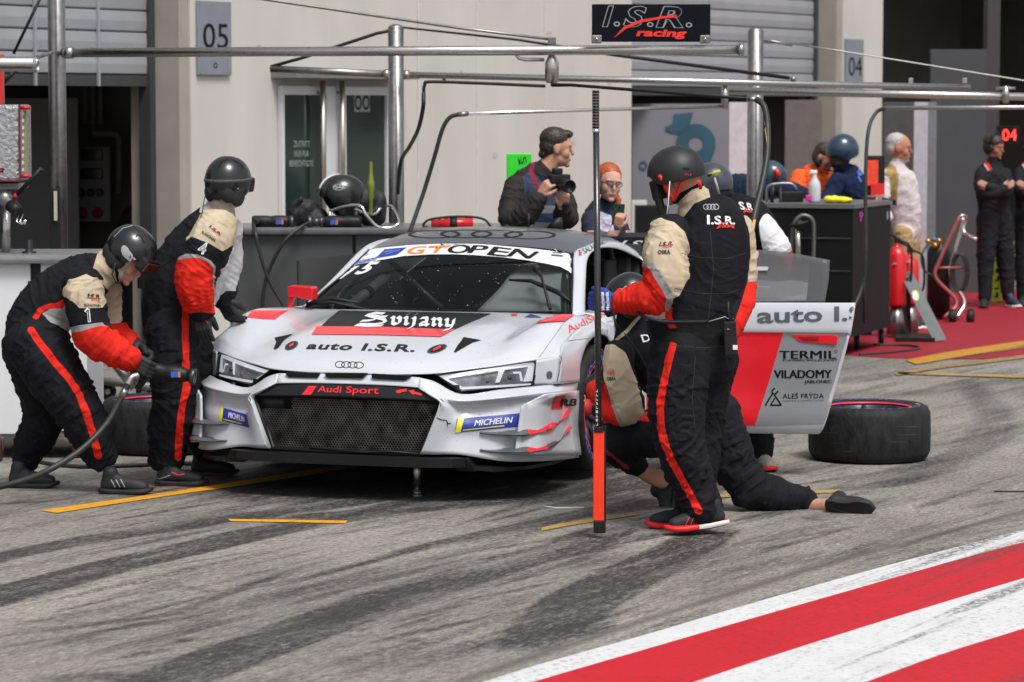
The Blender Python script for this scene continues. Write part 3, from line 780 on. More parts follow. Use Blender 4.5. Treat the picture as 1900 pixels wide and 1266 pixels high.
t = MB(); t.tube(curve([at(786, 172, 20), at(785, 200, 20), at(776, 240, 20.3), at(760, 272, 20.8), at(744, 300, 21.2), at(738, 360, 21.3)]), .014, RUBBER)
tag(t.build('air_hose'), 'black hose looping down beside the steel post at the glass door', 'hose')
# right boom
bm3 = empty('overhead_boom', at(1400, 172, 23.4), 'steel boom running out of the picture on the right behind the post', 'boom', 'overhead booms')
t = MB(); t.tube([at(1340, 168, 23.3), at(2100, 184, 23.2)], .03, STEEL, 16); t.tube([at(1866, 160, 23.2), at(1866, 192, 23.2)], .026, STEEL); t.tube([at(1848, 164, 23.2), at(1884, 164, 23.2)], .012, STEEL); t.build('boom_tube', bm3)
t = MB(); t.tube([at(1408, 72, 23.6), at(1560, 95, 23.6), at(1900, 150, 23.5), at(2100, 184, 23.5)], .006, STEELD, 8); t.tube([at(1408, 72, 23.6), at(1470, 84, 23.6)], .011, STEELD, 8); t.build('stay_cable', bm3)
t = MB(); t.tube([at(1642, 201, 22.5), at(2100, 198, 22.5)], .016, STEEL); t.build('hose_arm', bm3)
t = MB(); t.tube(curve([at(1642, 201, 22.5), at(1625, 210, 22.5), at(1611, 245, 22.4), at(1606, 330, 22.3), at(1606, 470, 22.2), at(1600, 530, 22.2), at(1580, 580, 22.1)]), .014, RUBBER)
tag(t.build('air_hose'), 'black hose hanging in front of the black tool cabinet', 'hose')
# boom coming in from the left
t = MB(); t.tube([at(-200, 118, 16.9), at(66, 119, 17.2)], .042, STEEL, 24, cap=False); t.tube([at(62, 119, 17.2), at(70, 119, 17.2)], [.048, .050], STEEL, 24, cap=False); t.tube([at(50, 119, 17.19), at(52, 119, 17.19)], .040, BLACKM, 24)
t.tube([at(70, 106, 17.3), at(96, 98, 18.8)], .012, STEELD)
tag(t.build('overhead_boom'), 'short polished steel tube with open end at the left edge', 'boom', 'overhead booms')
t = MB(); t.tube([at(78, -10, 19.5), at(25, 100, 19.5)], .010, BLACK); t.tube([at(0, 160, 19.5), at(30, 130, 19.5)], .014, BLACK)
tag(t.build('stay_rod'), 'thin black stay rod slanting behind the left boom end', 'rod')
# ============================================================ RACE CAR
CYAW = R(18); CY0 = 15.6; CX0 = -0.8855
FW = Vector((-math.sin(CYAW), -math.cos(CYAW), 0)); LF = Vector((math.cos(CYAW), -math.sin(CYAW), 0))
CO = Vector((CX0, CY0, 0))
def cw(p): return CO + FW * p[0] + LF * p[1] + Vector((0, 0, p[2]))
def Cc(px, py, x=None, y=None, z=None):
    """car coordinates (forward, left, up) of a picture place on a plane of the car"""
    r = ray(px, py); o_ = Vector((0, 0, CAMH)) - CO
    o3 = (o_.dot(FW), o_.dot(LF), CAMH); d3 = (r.dot(FW), r.dot(LF), r.z)
    i, v = (0, x) if x is not None else ((1, y) if y is not None else (2, z))
    t = (v - o3[i]) / d3[i]; return tuple(o3[k] + d3[k] * t for k in range(3))
car = empty('race_car', CO, 'white and red racing car raised on air jacks with its left door open', 'race car', rot=(0, 0, math.atan2(FW.y, FW.x)))
CARP = mat('pearl_white_paint', (.545, .565, .605), .20, .0, .02, 3, coat=.5, dirt=.55)
CARB = mat('carbon_black', (.010, .010, .011), .42, 0, .25, 90, .05, 300, spec=.3)
ROOFP = mat('roof_grey_paint', (.135, .14, .155), .30, .5, .03, 3, coat=.4)
VRED = mat('red_wrap', (.80, .010, .022), .35, 0, .03, 8, coat=.4)
VBLK = mat('black_wrap', (.008, .0085, .009), .45, 0, .1, 8, spec=.2)
VWHT = mat('white_vinyl', (.70, .70, .72), .45, 0, .02, 8)
VBLU = mat('blue_vinyl', (.02, .045, .30), .45, 0, .1, 20)
VYEL = mat('yellow_vinyl', (.80, .72, .02), .45, 0, .05, 20)
VORA = mat('orange_wrap', (.95, .20, .01), .45, 0, .03, 20)
VGRY = mat('grey_wrap', (.26, .275, .29), .35, 0, .04, 4, coat=.3)
VDGR = mat('slate_vinyl', (.085, .09, .11), .45)
DINT = mat('cabin_black', (.010, .010, .011), .75, 0, .2, 10)
TYRE = mat('slick_tyre', (.015, .015, .016), .66, 0, .55, 26, .5, 70, spec=.3, stretch=(1, .35, 1))
RIMM = mat('rim_dark', (.05, .05, .055), .35, .6, .1, 20)
SEAM = mat('panel_gap', (.03, .03, .032), .8)
def grid_mesh(rows, nu=6, nv=6):
    """smooth surface through a table of control points"""
    A = np.array([[list(p) for p in r] for r in rows], float)
    B = np.array([crom(list(r), nu) for r in A]); C_ = np.array([crom(list(B[:, j]), nv) for j in range(B.shape[1])])
    C_ = C_.transpose(1, 0, 2); h, w_ = C_.shape[:2]
    fs = [[i * w_ + j, i * w_ + j + 1, (i + 1) * w_ + j + 1, (i + 1) * w_ + j] for i in range(h - 1) for j in range(w_ - 1)]
    return C_.reshape(-1, 3), fs
class CP_:
    """a car part: surfaces in car coordinates joined into one mesh"""
    def __init__(s): s.v = []; s.f = []; s.m = []; s.mats = []
    def add(s, vs, fs, m, mirror=False):
        if m not in s.mats: s.mats.append(m)
        i = s.mats.index(m)
        for sg in ((1, -1) if mirror else (1,)):
            k = len(s.v); s.v += [(float(a), float(b) * sg, float(c)) for a, b, c in vs]
            for f in fs: s.f.append([k + q for q in (f if sg == 1 else f[::-1])]); s.m.append(i)
        return s
    def patch(s, rows, m, nu=6, nv=6, full=False, mirror=False):
        if full: rows = [[(p[0], -p[1], p[2]) for p in r[:0:-1]] + list(r) for r in rows]
        v, f = grid_mesh(rows, nu, nv); return s.add(v, f, m, mirror)
    def mb(s, mb_, mirror=False):
        for i, m in enumerate(mb_.mats):
            fs = [f for f, k in zip(mb_.f, mb_.m) if k == i]; use = sorted({a for f in fs for a in f}); mp = {a: b for b, a in enumerate(use)}
            s.add([mb_.v[a] for a in use], [[mp[a] for a in f] for f in fs], m, mirror)
        return s
    def build(s, name, parent=car, thick=0.0, smooth=True, auto=None, pair=False):
        me_ = bpy.data.meshes.new(name); me_.from_pydata(s.v, [], s.f)
        for m in s.mats: me_.materials.append(m)
        me_.polygons.foreach_set('material_index', s.m); me_.polygons.foreach_set('use_smooth', [smooth] * len(s.f)); me_.update()
        bm = bmesh.new(); bm.from_mesh(me_); bmesh.ops.remove_doubles(bm, verts=bm.verts, dist=2e-5); bmesh.ops.recalc_face_normals(bm, faces=bm.faces); bm.to_mesh(me_); bm.free()
        o = bpy.data.objects.new(name, me_); link(o, parent)
        if parent is not car and parent is not None: o.matrix_parent_inverse = Matrix.Identity(4)
        if thick: bake(o, [('SOLIDIFY', dict(thickness=thick, offset=-1))])
        if pair: mirror_obj(o)
        if auto is not None:
            for e in o.data.edges: pass
        return o
def mirror_obj(o, name=None):
    me_ = o.data.copy(); me_.transform(Matrix.Diagonal((1, -1, 1, 1))); me_.flip_normals(); me_.update()
    q = bpy.data.objects.new(name or o.name.split('.')[0], me_); link(q, o.parent); return q

# --- bonnet with the front wings
def rowz(x, ys, zs): return [(x[i] if isinstance(x, (list, tuple)) else x, y, z) for i, (y, z) in enumerate(zip(ys, zs))]
hood_rows = [
 [(-.112, 0, .655), (-.118, .22, .652), (-.160, .449, .660), (-.225, .57, .674), (-.290, .67, .686), (-.38, .79, .700), (-.47, .895, .714), (-.54, .955, .722), (-.60, 1.005, .735)],
 [(-.150, 0, .692), (-.156, .22, .690), (-.205, .449, .692), (-.27, .57, .699), (-.335, .67, .706), (-.42, .79, .730), (-.505, .89, .752), (-.57, .95, .758), (-.63, .998, .757)],
 [(-.215, 0, .722), (-.22, .22, .722), (-.265, .449, .724), (-.325, .57, .722), (-.39, .68, .730), (-.47, .79, .764), (-.55, .88, .793), (-.61, .94, .796), (-.67, .992, .778)],
 [(-.36, 0, .764), (-.365, .22, .766), (-.39, .44, .768), (-.44, .57, .758), (-.51, .68, .766), (-.59, .79, .812), (-.67, .87, .842), (-.73, .93, .842), (-.79, .987, .803)],
 [(-.58, 0, .806), (-.585, .22, .808), (-.60, .44, .813), (-.64, .565, .800), (-.69, .67, .802), (-.75, .78, .857), (-.81, .86, .890), (-.85, .925, .885), (-.90, .985, .828)],
 [(-.90, 0, .846), (-.90, .22, .849), (-.91, .455, .855), (-.92, .58, .838), (-.95, .68, .840), (-.98, .78, .888), (-1.0, .86, .912), (-1.02, .925, .905), (-1.04, .985, .852)],
 [(-1.2, 0, .870), (-1.2, .22, .872), (-1.2, .46, .876), (-1.2, .60, .864), (-1.2, .70, .864), (-1.2, .79, .892), (-1.2, .87, .908), (-1.2, .93, .900), (-1.2, .985, .857)],
 [(-1.5, 0, .887), (-1.5, .22, .888), (-1.5, .46, .888), (-1.5, .61, .886), (-1.5, .72, .886), (-1.5, .80, .890), (-1.5, .87, .892), (-1.5, .93, .880), (-1.5, .985, .842)]]
hood = CP_().patch(hood_rows, CARP, 6, 7, full=True).build('bonnet', thick=.006)
# --- flanks behind the headlights, round the wheel arch
top_e = [(-.60, 1.005, .735), (-.67, .992, .778), (-.79, .987, .803), (-.90, .985, .828), (-1.04, .985, .852), (-1.2, .985, .857), (-1.4, .985, .850), (-1.5, .985, .842)]
arch_e = [(-.57, 1.0, .585), (-.72, 1.010, .575), (-.915, 1.014, .565), (-.938, 1.010, .612), (-.995, 1.007, .690), (-1.12, 1.003, .760), (-1.33, 1.0, .792), (-1.5, 1.0, .768)]
mid_e = [((a[0] + b[0]) / 2, max(a[1], b[1]) + .006, (a[2] + b[2]) / 2) for a, b in zip(top_e, arch_e)]
fl = CP_().patch([top_e, mid_e, arch_e], CARP, 5, 5)
t2 = [(-1.5, .985, .842), (-1.62, .98, .842), (-1.78, .975, .842), (-2.02, .965, .84)]
b2 = [(-1.5, 1.0, .768), (-1.66, 1.0, .66), (-1.745, 1.0, .46), (-1.75, 1.0, .20)]
b3 = [(a[0] * .35 + b[0] * .65, 1.005, a[2] * .35 + b[2] * .65) for a, b in zip(t2, b2)]
fl.patch([t2, b3, b2], CARP, 5, 5)
fl.patch([[(-2.02, .965, .84), (-2.03, .97, .55), (-2.05, .97, .20)], [(-1.94, .99, .66), (-1.9, 1.0, .48), (-1.86, .995, .2)], [(-1.75, 1.0, .46), (-1.76, 1.0, .35), (-1.75, 1.0, .20)]], CARP, 4, 4)
fl.patch([[(-1.5, .80, .890), (-1.5, .87, .892), (-1.5, .93, .880), (-1.5, .985, .842)], [(-1.8, .80, .893), (-1.8, .87, .894), (-1.8, .93, .880), (-1.8, .976, .842)], [(-2.1, .80, .885), (-2.1, .86, .885), (-2.1, .92, .872), (-2.1, .963, .84)]], CARP, 4, 4)
# panel between headlight and wheel arch
fl.patch([[(-.478, .912, .716), (-.53, .955, .722), (-.60, 1.005, .735)], [(-.470, .908, .65), (-.52, .955, .652), (-.585, 1.004, .66)], [(-.46, .900, .583), (-.505, .945, .582), (-.57, 1.0, .585)]], CARP, 4, 4)
flank = fl.build('front_wing', thick=.006, pair=True)
# --- front bumper
bA0 = [(-.10, .395, .642), (-.13, .47, .62), (-.17, .60, .556), (-.27, .785, .577), (-.42, .905, .583), (-.55, .975, .582), (-.90, 1.012, .562)]
lip = [Cc(776, 719, x=-.075), Cc(800, 733, x=-.06), Cc(857, 745, x=-.125), Cc(940, 738, x=-.21), Cc(1000, 731, x=-.37), Cc(1035, 727, x=-.54), Cc(1071, 722, x=-.9)]
lip_in = [Cc(776, 720, x=-.075), Cc(812, 742, x=-.055), Cc(857, 750, x=-.165), Cc(940, 743, x=-.25), Cc(1000, 735, x=-.40), Cc(1035, 729, x=-.55), Cc(1071, 724, x=-.9)]
r2 = [Cc(818, 745, x=-.04), Cc(830, 756, x=-.075), Cc(858, 766, x=-.165), Cc(940, 760, x=-.245), Cc(1000, 748, x=-.395), Cc(1035, 740, x=-.55), Cc(1070, 735, x=-.9)]
r3 = [Cc(812, 765, x=-.035), Cc(825, 775, x=-.06), Cc(856, 788, x=-.125), Cc(940, 785, x=-.22), Cc(1000, 772, x=-.38), Cc(1035, 765, x=-.55), Cc(1068, 758, x=-.9)]
r4 = [Cc(798, 800, x=-.03), Cc(815, 805, x=-.05), Cc(853, 812, x=-.125), Cc(940, 812, x=-.22), Cc(1000, 806, x=-.38), Cc(1035, 800, x=-.55), Cc(1067, 793, x=-.9)]
r5 = [Cc(780, 843, x=-.03), Cc(805, 844, x=-.045), Cc(853, 844, x=-.10), Cc(935, 856, x=-.19), Cc(1000, 856, x=-.35), Cc(1035, 854, x=-.53), Cc(1074, 849, x=-.9)]
bp = CP_()
bp.patch([bA0, lip], CARP, 5, 6, mirror=True)
bp.patch([lip, lip_in], CARP, 5, 1, mirror=True)
bp.patch([lip_in, r2, r3, r4, r5], CARP, 5, 5, mirror=True)
# return edge into the grille opening
gA = [Cc(776, 719, x=-.075), Cc(812, 742, x=-.055), Cc(818, 745, x=-.04), Cc(812, 765, x=-.035), Cc(798, 800, x=-.03), Cc(780, 843, x=-.03)]
gB = [(p[0] - .12, p[1] - .01, p[2]) for p in gA]
bp.patch([gA, gB], CARP, 1, 1, mirror=True)
# cross beam over the grille
bp.patch([[(-.118, 0, .650), (-.118, .2, .648), (-.108, .395, .642)], [(-.095, 0, .625), (-.095, .2, .624), (-.09, .405, .618)], [(-.08, 0, .600), (-.08, .2, .599), Cc(776, 719, x=-.075)]], CARP, 5, 4, full=True)
bumper = bp.build('front_bumper', thick=.005)
bvB = world_bvh(bumper); bvH = world_bvh(hood); bvF = world_bvh(flank)
for q in ([(529, 692.5), (591, 692.5), (589, 701), (535, 700)], [(602, 692.5), (679, 693), (671, 702), (606, 701)], [(689, 694), (761, 698), (750, 706), (690, 702.5)]):
    slot = MB(); slot.prism([Cc(x_, y_, x=-.084) for x_, y_ in q], (-.03, 0, 0), BLACKM); CP_().mb(slot).build('air_slot', smooth=False)
# outer deflector panel carrying the blades
dp = CP_()
a0 = [Cc(1010, 731, x=-.365), Cc(1045, 727, x=-.545), Cc(1071, 724, x=-.885)]; a1 = [Cc(966, 753, x=-.25), Cc(1005, 748, x=-.375), Cc(1071, 745, x=-.89)]
a2 = [Cc(960, 795, x=-.23), Cc(1005, 793, x=-.37), Cc(1069, 790, x=-.91)]; a3 = [Cc(954, 842, x=-.20), Cc(1005, 845, x=-.33), Cc(1075, 845, x=-.91)]
dp.patch([a1, a2, a3], CARP, 5, 5); dp.patch([a0, a1], CARP, 5, 2)
defl = dp.build('deflector_panel', thick=-.012, pair=True); bvD = world_bvh(defl)
def blade(up, lo, red=None):
    rows_u = []; rows_l = []
    for (ux, uy), (lx, ly) in zip(up, lo):
        h = bvD.ray_cast(Vector((0, 0, CAMH)), ray(ux, uy).normalized())
        if h[0] is None: h = bvB.ray_cast(Vector((0, 0, CAMH)), ray(ux, uy).normalized())
        p = h[0] - CO; pc = (p.dot(FW), p.dot(LF), p.z)
        rows_u.append((pc[0] - .01, pc[1] - .01, pc[2])); rows_l.append(Cc(lx, ly, x=pc[0] + .012 + .03 * min(1, abs(lx - up[0][0]) / 60)))
    b = CP_().patch([rows_u, rows_l], VDGR, 4, 4).build('canard', thick=.007)
    return b
def c4(*p): return [(760 + a / 5, 690 + b / 5) for a, b in p]
def c3(*p): return [(700 + a / 5, 560 + b / 5) for a, b in p]
b1 = blade(c4((655, 552), (820, 553), (1000, 541), (1130, 515), (1290, 462), (1410, 392), (1495, 322)), c4((655, 562), (820, 578), (980, 580), (1110, 580), (1290, 542), (1400, 470), (1503, 345)))
b2_ = blade(c4((655, 717), (820, 712), (1000, 702), (1130, 678), (1290, 625), (1410, 552), (1495, 488)), c4((655, 722), (820, 742), (980, 742), (1110, 744), (1290, 716), (1400, 640), (1503, 510)))
for b, g in ((b1, c4((1090, 545), (1215, 538), (1330, 495), (1420, 440), (1500, 335), (1503, 350), (1400, 478), (1290, 548), (1110, 583))), (b2_, c4((1090, 722), (1130, 690), (1230, 690), (1110, 722), (1180, 722), (1310, 690), (1300, 716), (1110, 746), (1092, 740))), (b2_, c4((1470, 525), (1500, 495), (1500, 512), (1445, 600), (1425, 610)))):
    decal(b, poly_geo(g), VRED, None, 6, .002)
for b in (b1, b2_): mirror_obj(b)
# --- grille
gr = CP_()
def outl(x, k=1.0):
    P_ = [Cc(776, 720, x=x), Cc(816, 744, x=x), Cc(811, 765, x=x), Cc(797, 800, x=x), Cc(780, 841, x=x)]
    return [(x - .25 * p[1] ** 2, p[1], p[2]) for p in P_]
car_top = [(-.085, 0, .600), (-.085, .2, .599), outl(-.06)[0]]
cb = [(-.055, 0, .525), (-.055, .28, .522), (-.075, .52, .520)]
cp_ = CP_().patch([[(-.088, 0, .601), (-.088, .2, .60), (-.09, .41, .594), (-.09, .42, .592)], [(-.065, 0, .565), (-.065, .25, .563), (-.08, .47, .556), (-.085, .50, .552)], [(-.05, 0, .535), (-.05, .27, .533), (-.07, .51, .527), (-.078, .535, .524)]], CARB, 5, 5, full=True)
cp_.patch([[(-.05, 0, .535), (-.05, .27, .533), (-.07, .51, .527), (-.078, .535, .524)], [(-.075, 0, .520), (-.075, .27, .519), (-.09, .50, .515), (-.095, .525, .512)]], CARB, 5, 1, full=True)
splate = cp_.build('carbon_panel', thick=.006); bvS = world_bvh(splate)
decal(splate, poly_geo([(560, 733), (573, 717), (588, 717), (577, 733)]), VRED, None, 8, .003, bvS)
decal(splate, text_geo('Audi Sport', bold=.012), VRED, [(588, 731.5), (703, 736), (703, 718.5), (592, 716.5)], 8, .003, bvS)
decal(splate, join_geo(stroke_geo(c3((178, 838), (275, 822)), 5), stroke_geo(c3((205, 820), (215, 850)), 5), poly_geo(c3((290, 828), (345, 820), (345, 836), (418, 856), (415, 876), (345, 858), (338, 870)))), VRED, None, 5, .004, bvS)
decal(splate, disc_geo(630, 737, 2.6, 2.6), BLACKM, None, 5, .003, bvS)
# side blanking plates and radiator behind
rb = CP_()
rb.patch([[(-.20, 0, .60), (-.20, .58, .60)], [(-.20, 0, .20), (-.20, .58, .20)]], BLACKM, 2, 2, full=True)
rb.patch([[(-.095, .36, .515), (-.10, .53, .512)], [(-.10, .36, .455), (-.10, .505, .455)]], BLACK, 2, 2, mirror=True)
rb.build('radiator', thick=.004)
hx = CP_(); cell = .0155; wst = .0012; vs = []; fs = []
hexm = mat('mesh_steel', (.17, .165, .155), .45, .7, .8, 14)
zz = .243; row = 0
pg = [(.0, .52), (.52, .515), (.50, .455), (.475, .40), (.425, .25), (.0, .25)]
def inside(y, z):
    if z > .512 or z < .250: return False
    lim = .425 + (.525 - .425) * min(1, (z - .25) / .25)
    if abs(y) > lim: return False
    if z > .46 and y < -.31: return False
    return True
while zz < .52:
    y = -.56 + (cell / 2 if row % 2 else 0)
    while y < .56:
        if inside(y, zz):
            k = len(vs); x0 = -.075 - .10 * y * y
            for j in range(6):
                a = math.pi / 6 + j * math.pi / 3
                for rr, dx in ((cell * .577 + wst / 2, 0), (cell * .577 - wst, 0), (cell * .577 - wst, -.012)):
                    vs.append((x0 + dx, y + rr * math.cos(a), zz + rr * math.sin(a) * .9))
            for j in range(6):
                a, b = k + 3 * j, k + 3 * ((j + 1) % 6); fs += [[a, b, b + 1, a + 1], [a + 1, b + 1, b + 2, a + 2]]
        y += cell
    zz += cell * .866 * .9; row += 1
hx.add(vs, fs, hexm); hx.build('grille_mesh', smooth=False)
fr = MB()
for sgn in (1, -1):
    fr.tube([(-.08, sgn * .525, .512), (-.075, sgn * .475, .40), (-.065, sgn * .425, .250)], .012, BLACK, 8)
fr.tube([(-.055, -.425, .248), (-.05, 0, .246), (-.055, .425, .248)], .012, BLACK, 8)
fr.tube([(-.045, -.2, .262), (-.03, .1, .250), (-.035, .25, .258), (-.05, .42, .25)], .007, CARB, 6)
CP_().mb(fr).build('grille_frame')
# --- splitter
sp = MB()
pl = [(.035, 0), (.03, .3), (.012, .5), (-.02, .60), (-.07, .655)]
pts = [(x, -y) for x, y in pl[::-1]] + pl[1:] + [(-.5, .66), (-.5, -.66)]
sp.prism([(x, y, .188) for x, y in pts], (0, 0, .048), CARB)
for sg_ in (1, -1):
    q = [(-.10, .62 * sg_, .175), (-.14, .78 * sg_, .160), (-.28, .91 * sg_, .160), (-.50, .98 * sg_, .160), (-.93, 1.0 * sg_, .160), (-.93, .6 * sg_, .160)]
    sp.prism(q, (0, 0, .018), CARB)
    sp.prism([(-.07, .60 * sg_, .236), (-.07, .655 * sg_, .236), (-.09, .70 * sg_, .165), (-.09, .60 * sg_, .165)], (-.3, 0, 0), CARB)
sp.box((-2.3, 0, .17), (3.6, 1.75, .03), BLACKM)
CP_().mb(sp).build('splitter', smooth=False)
# --- headlights
def mk_headlight():
    qy = np.array([(.449, .660), (.60, .557), (.897, .582), (.906, .714), (.686, .688), (.745, .572)]); qx = np.array([-.160, -.182, -.455, -.475, -.300, -.275])
    Am = np.c_[np.ones(6), qy[:, 0], qy[:, 1], qy[:, 0] ** 2]; co_ = np.linalg.lstsq(Am, qx, rcond=None)[0]
    f = lambda y, z: float(co_ @ np.array([1, y, z, y * y]))
    def on(pts_, off):
        out = []
        for px, py in pts_:
            x = -.3
            for _ in range(8): p = Cc(px, py, x=x); x = f(p[1], p[2]) + off
            out.append(Cc(px, py, x=x))
        return out
    outer = c3((515, 665), (1450, 536), (1482, 548), (1490, 590), (1450, 790), (770, 852))
    inner = c3((560, 683), (1440, 560), (1462, 572), (1466, 600), (1432, 772), (785, 830))
    hb = empty('h', (0, 0, 0), None, None); bpy.data.objects.remove(hb)
    rim = CP_(); a, b = on(outer, .0), on(inner, .004); c = on(inner, -.05); n_ = len(a)
    a = on(outer, -.004)
    rim.add(a + b, [[i, (i + 1) % n_, n_ + (i + 1) % n_, n_ + i] for i in range(n_)], BLACK); rim.add(b + c, [[i, (i + 1) % n_, n_ + (i + 1) % n_, n_ + i] for i in range(n_)], BLACK)
    base = rim.build('headlight', smooth=False)
    HLG = mat('lamp_reflector', (.36, .37, .40), .3, .4, .35, 25); HLW = mat('lamp_light_guide', (.85, .87, .92), .3, 0, .03, emit=.45); CHR = CHROME
    def poly(pts_, off, m, cpx=None):
        g = sub_geo(poly_geo(pts_), 16); v = on([tuple(p) for p in g[0]], off); return v, g[1], m
    L = CP_()
    L.add(*poly(inner, -.045, HLG)); refl = L.build('reflector', base)
    G = CP_()
    G.add(*poly(c3((575, 690), (1395, 566), (1455, 566), (1458, 590), (1392, 604), (700, 702), (640, 716)), -.030, HLW))
    G.add(*poly(c3((575, 690), (632, 706), (795, 792), (1425, 758), (1425, 778), (785, 815)), -.028, HLW))
    G.add(*poly(c3((1402, 600), (1458, 590), (1438, 735), (1355, 742)), -.028, HLW))
    G.add(*poly(c3((1128, 640), (1182, 634), (1135, 748), (1095, 752)), -.026, HLW))
    G.add(*poly(c3((1260, 650), (1335, 650), (1352, 735), (1328, 738), (1318, 668), (1262, 668)), -.026, HLW))
    G.build('light_guide', base)
    M_ = CP_(); bx = MB()
    for q, rr in ((c3((1225, 705)), .013), (c3((1020, 742)), .010)):
        p = on(q, -.048)[0]; bx.ball(p, rr, mat('lamp_lens', (.14, .145, .15), .12, 0, .1, spec=1.0), 14, 8)
    M_.mb(bx).build('lens', base)
    gl = CP_(); gl.add(*poly(inner, .002, HGL)); gl.build('cover', base)
    return base
HGL = bpy.data.materials.new('clear_cover'); HGL.use_nodes = True
def thin_glass(m, tint, gloss, rough=.03):
    n = m.node_tree.nodes; l = m.node_tree.links; n.clear()
    tr = n.new('ShaderNodeBsdfTransparent'); tr.inputs[0].default_value = (*tint, 1)
    g = n.new('ShaderNodeBsdfGlossy'); g.inputs['Roughness'].default_value = rough
    fr_ = n.new('ShaderNodeFresnel'); fr_.inputs[0].default_value = 1.45
    mu = n.new('ShaderNodeMath'); mu.operation = 'MULTIPLY'; mu.inputs[1].default_value = gloss; l.new(fr_.outputs[0], mu.inputs[0])
    mx = n.new('ShaderNodeMixShader'); l.new(mu.outputs[0], mx.inputs[0]); l.new(tr.outputs[0], mx.inputs[1]); l.new(g.outputs[0], mx.inputs[2])
    o_ = n.new('ShaderNodeOutputMaterial'); l.new(mx.outputs[0], o_.inputs[0])
thin_glass(HGL, (.93, .94, .95), 1.2)
hl = mk_headlight()
def mirror_tree(o):
    q = mirror_obj(o)
    for c in [c for c in bpy.data.objects if c.parent == o]:
        k = mirror_obj(c); k.parent = q
    return q
mirror_tree(hl)
# --- windscreen, roof, pillars
WS = [[(-1.5, 0, .889), (-1.5, .27, .889), (-1.5, .54, .888), (-1.5, .70, .888), (-1.49, .80, .892)],
      [(-1.78, 0, 1.085), (-1.78, .25, 1.083), (-1.79, .47, 1.077), (-1.81, .61, 1.068), (-1.835, .70, 1.062)],
      [(-2.09, 0, 1.240), (-2.09, .22, 1.237), (-2.085, .42, 1.226), (-2.08, .55, 1.212), (-2.072, .63, 1.196)]]
WSG = bpy.data.materials.new('windscreen_glass'); WSG.use_nodes = True; thin_glass(WSG, (.40, .43, .43), .85, .02)
scr = CP_().patch(WS, WSG, 6, 8, full=True).build('windscreen'); bvW = world_bvh(scr)
RR = [WS[2],
      [(-2.3, 0, 1.300), (-2.3, .22, 1.297), (-2.3, .42, 1.283), (-2.3, .55, 1.262), (-2.3, .635, 1.232)],
      [(-2.6, 0, 1.324), (-2.6, .22, 1.320), (-2.6, .42, 1.305), (-2.6, .55, 1.283), (-2.6, .64, 1.248)],
      [(-3.1, 0, 1.285), (-3.1, .22, 1.282), (-3.1, .42, 1.268), (-3.1, .54, 1.248), (-3.1, .63, 1.212)],
      [(-3.6, 0, 1.185), (-3.6, .22, 1.182), (-3.6, .40, 1.168), (-3.6, .52, 1.148), (-3.6, .60, 1.112)],
      [(-4.25, 0, 1.0), (-4.25, .22, .995), (-4.25, .40, .985), (-4.25, .52, .97), (-4.25, .60, .945)]]
roof = CP_().patch(RR, ROOFP, 6, 6, full=True).build('roof', thick=.006); bvR = world_bvh(roof)
for cx, cy in ((983, 436.5), (922, 435), (865, 434.5), (806, 435)):
    decal(roof, ring_geo(cx, cy, 49, 7.6, 6.5, 48), VBLK, None, 9, .0025, bvR)
decal(scr, poly_geo([(630, 502), (658, 478), (682, 464), (714, 460), (757, 456), (800, 454), (840, 452.8), (880, 453.4), (910, 455.2), (940, 458), (980, 461.5), (1020, 466), (1064, 474), (1064, 512), (1055, 504), (1040, 496), (1010, 489.5), (980, 484), (930, 478), (880, 474.3), (840, 472.8), (800, 473), (750, 476), (700, 484.5), (665, 492)]), VWHT, None, 10, .003, bvW, 0, 17.8)
for px_, q, m in (('G', [(752, 473.5), (783, 472), (792, 458), (764, 459.8)], VORA), ('T', [(798, 471), (816, 470.3), (836, 457), (797, 458.3)], VORA),
                  ('O', [(827, 471.3), (868, 471.3), (875, 456.2), (838, 456.4)], VBLK), ('P', [(868, 471), (896, 472), (909, 457.8), (880, 456.6)], VBLK),
                  ('E', [(904, 474.4), (939, 478), (949, 463.2), (918, 459.3)], VBLK), ('N', [(941, 477), (982, 481.5), (1000, 469), (957, 463)], VBLK)):
    decal(scr, text_geo(px_, bold=.0, shear=.0), m, q, 8, .0055, bvW, 1.6)
decal(scr, poly_geo([(697, 481), (737, 474), (755, 460.5), (714, 464)]), VBLU, None, 8, .0055, bvW)
decal(scr, join_geo(stroke_geo([(716, 474), (742, 466)], 1), stroke_geo([(712, 470), (730, 467)], 1)), mat('pale_blue_vinyl', (.2, .35, .7), .5), None, 8, .008, bvW)
decal(scr, poly_geo([(645, 497), (697, 484), (704, 478), (655, 488)]), mat('light_blue_vinyl', (.25, .35, .65), .5), None, 8, .0055, bvW)
decal(scr, text_geo('PROAM', shear=.3), VBLU, [(651, 493.5), (697, 484), (700, 478.5), (655, 488)], 8, .008, bvW)
decal(scr, join_geo(stroke_geo([(1025, 470), (1042, 471)], 1.5), stroke_geo([(1023, 474.5), (1044, 476.5)], 3)), VDGR, None, 8, .0055, bvW)
decal(scr, text_geo('7', bold=.03, shear=.2), VWHT, [(628, 519), (648, 519), (668, 494), (643, 497)], 8, .003, bvW)
decal(scr, text_geo('5', bold=.04, shear=.2), VWHT, [(656, 510.5), (682, 509), (706, 486), (679, 487)], 8, .003, bvW)
for i in range(150):                                             # dried insect and rubber specks
    x = rng.uniform(600, 1060); y = rng.uniform(480, 578); r_ = rng.uniform(.2, .6) if i % 9 else rng.uniform(.6, 1.1)
    if x < 760 and y < 578 - (x - 600) * .55: continue
    decal(scr, disc_geo(x, y, r_ * rng.uniform(1, 1.8), r_, 5), mat('screen_specks', (.22, .22, .22), .8), None, 20, .002, bvW)
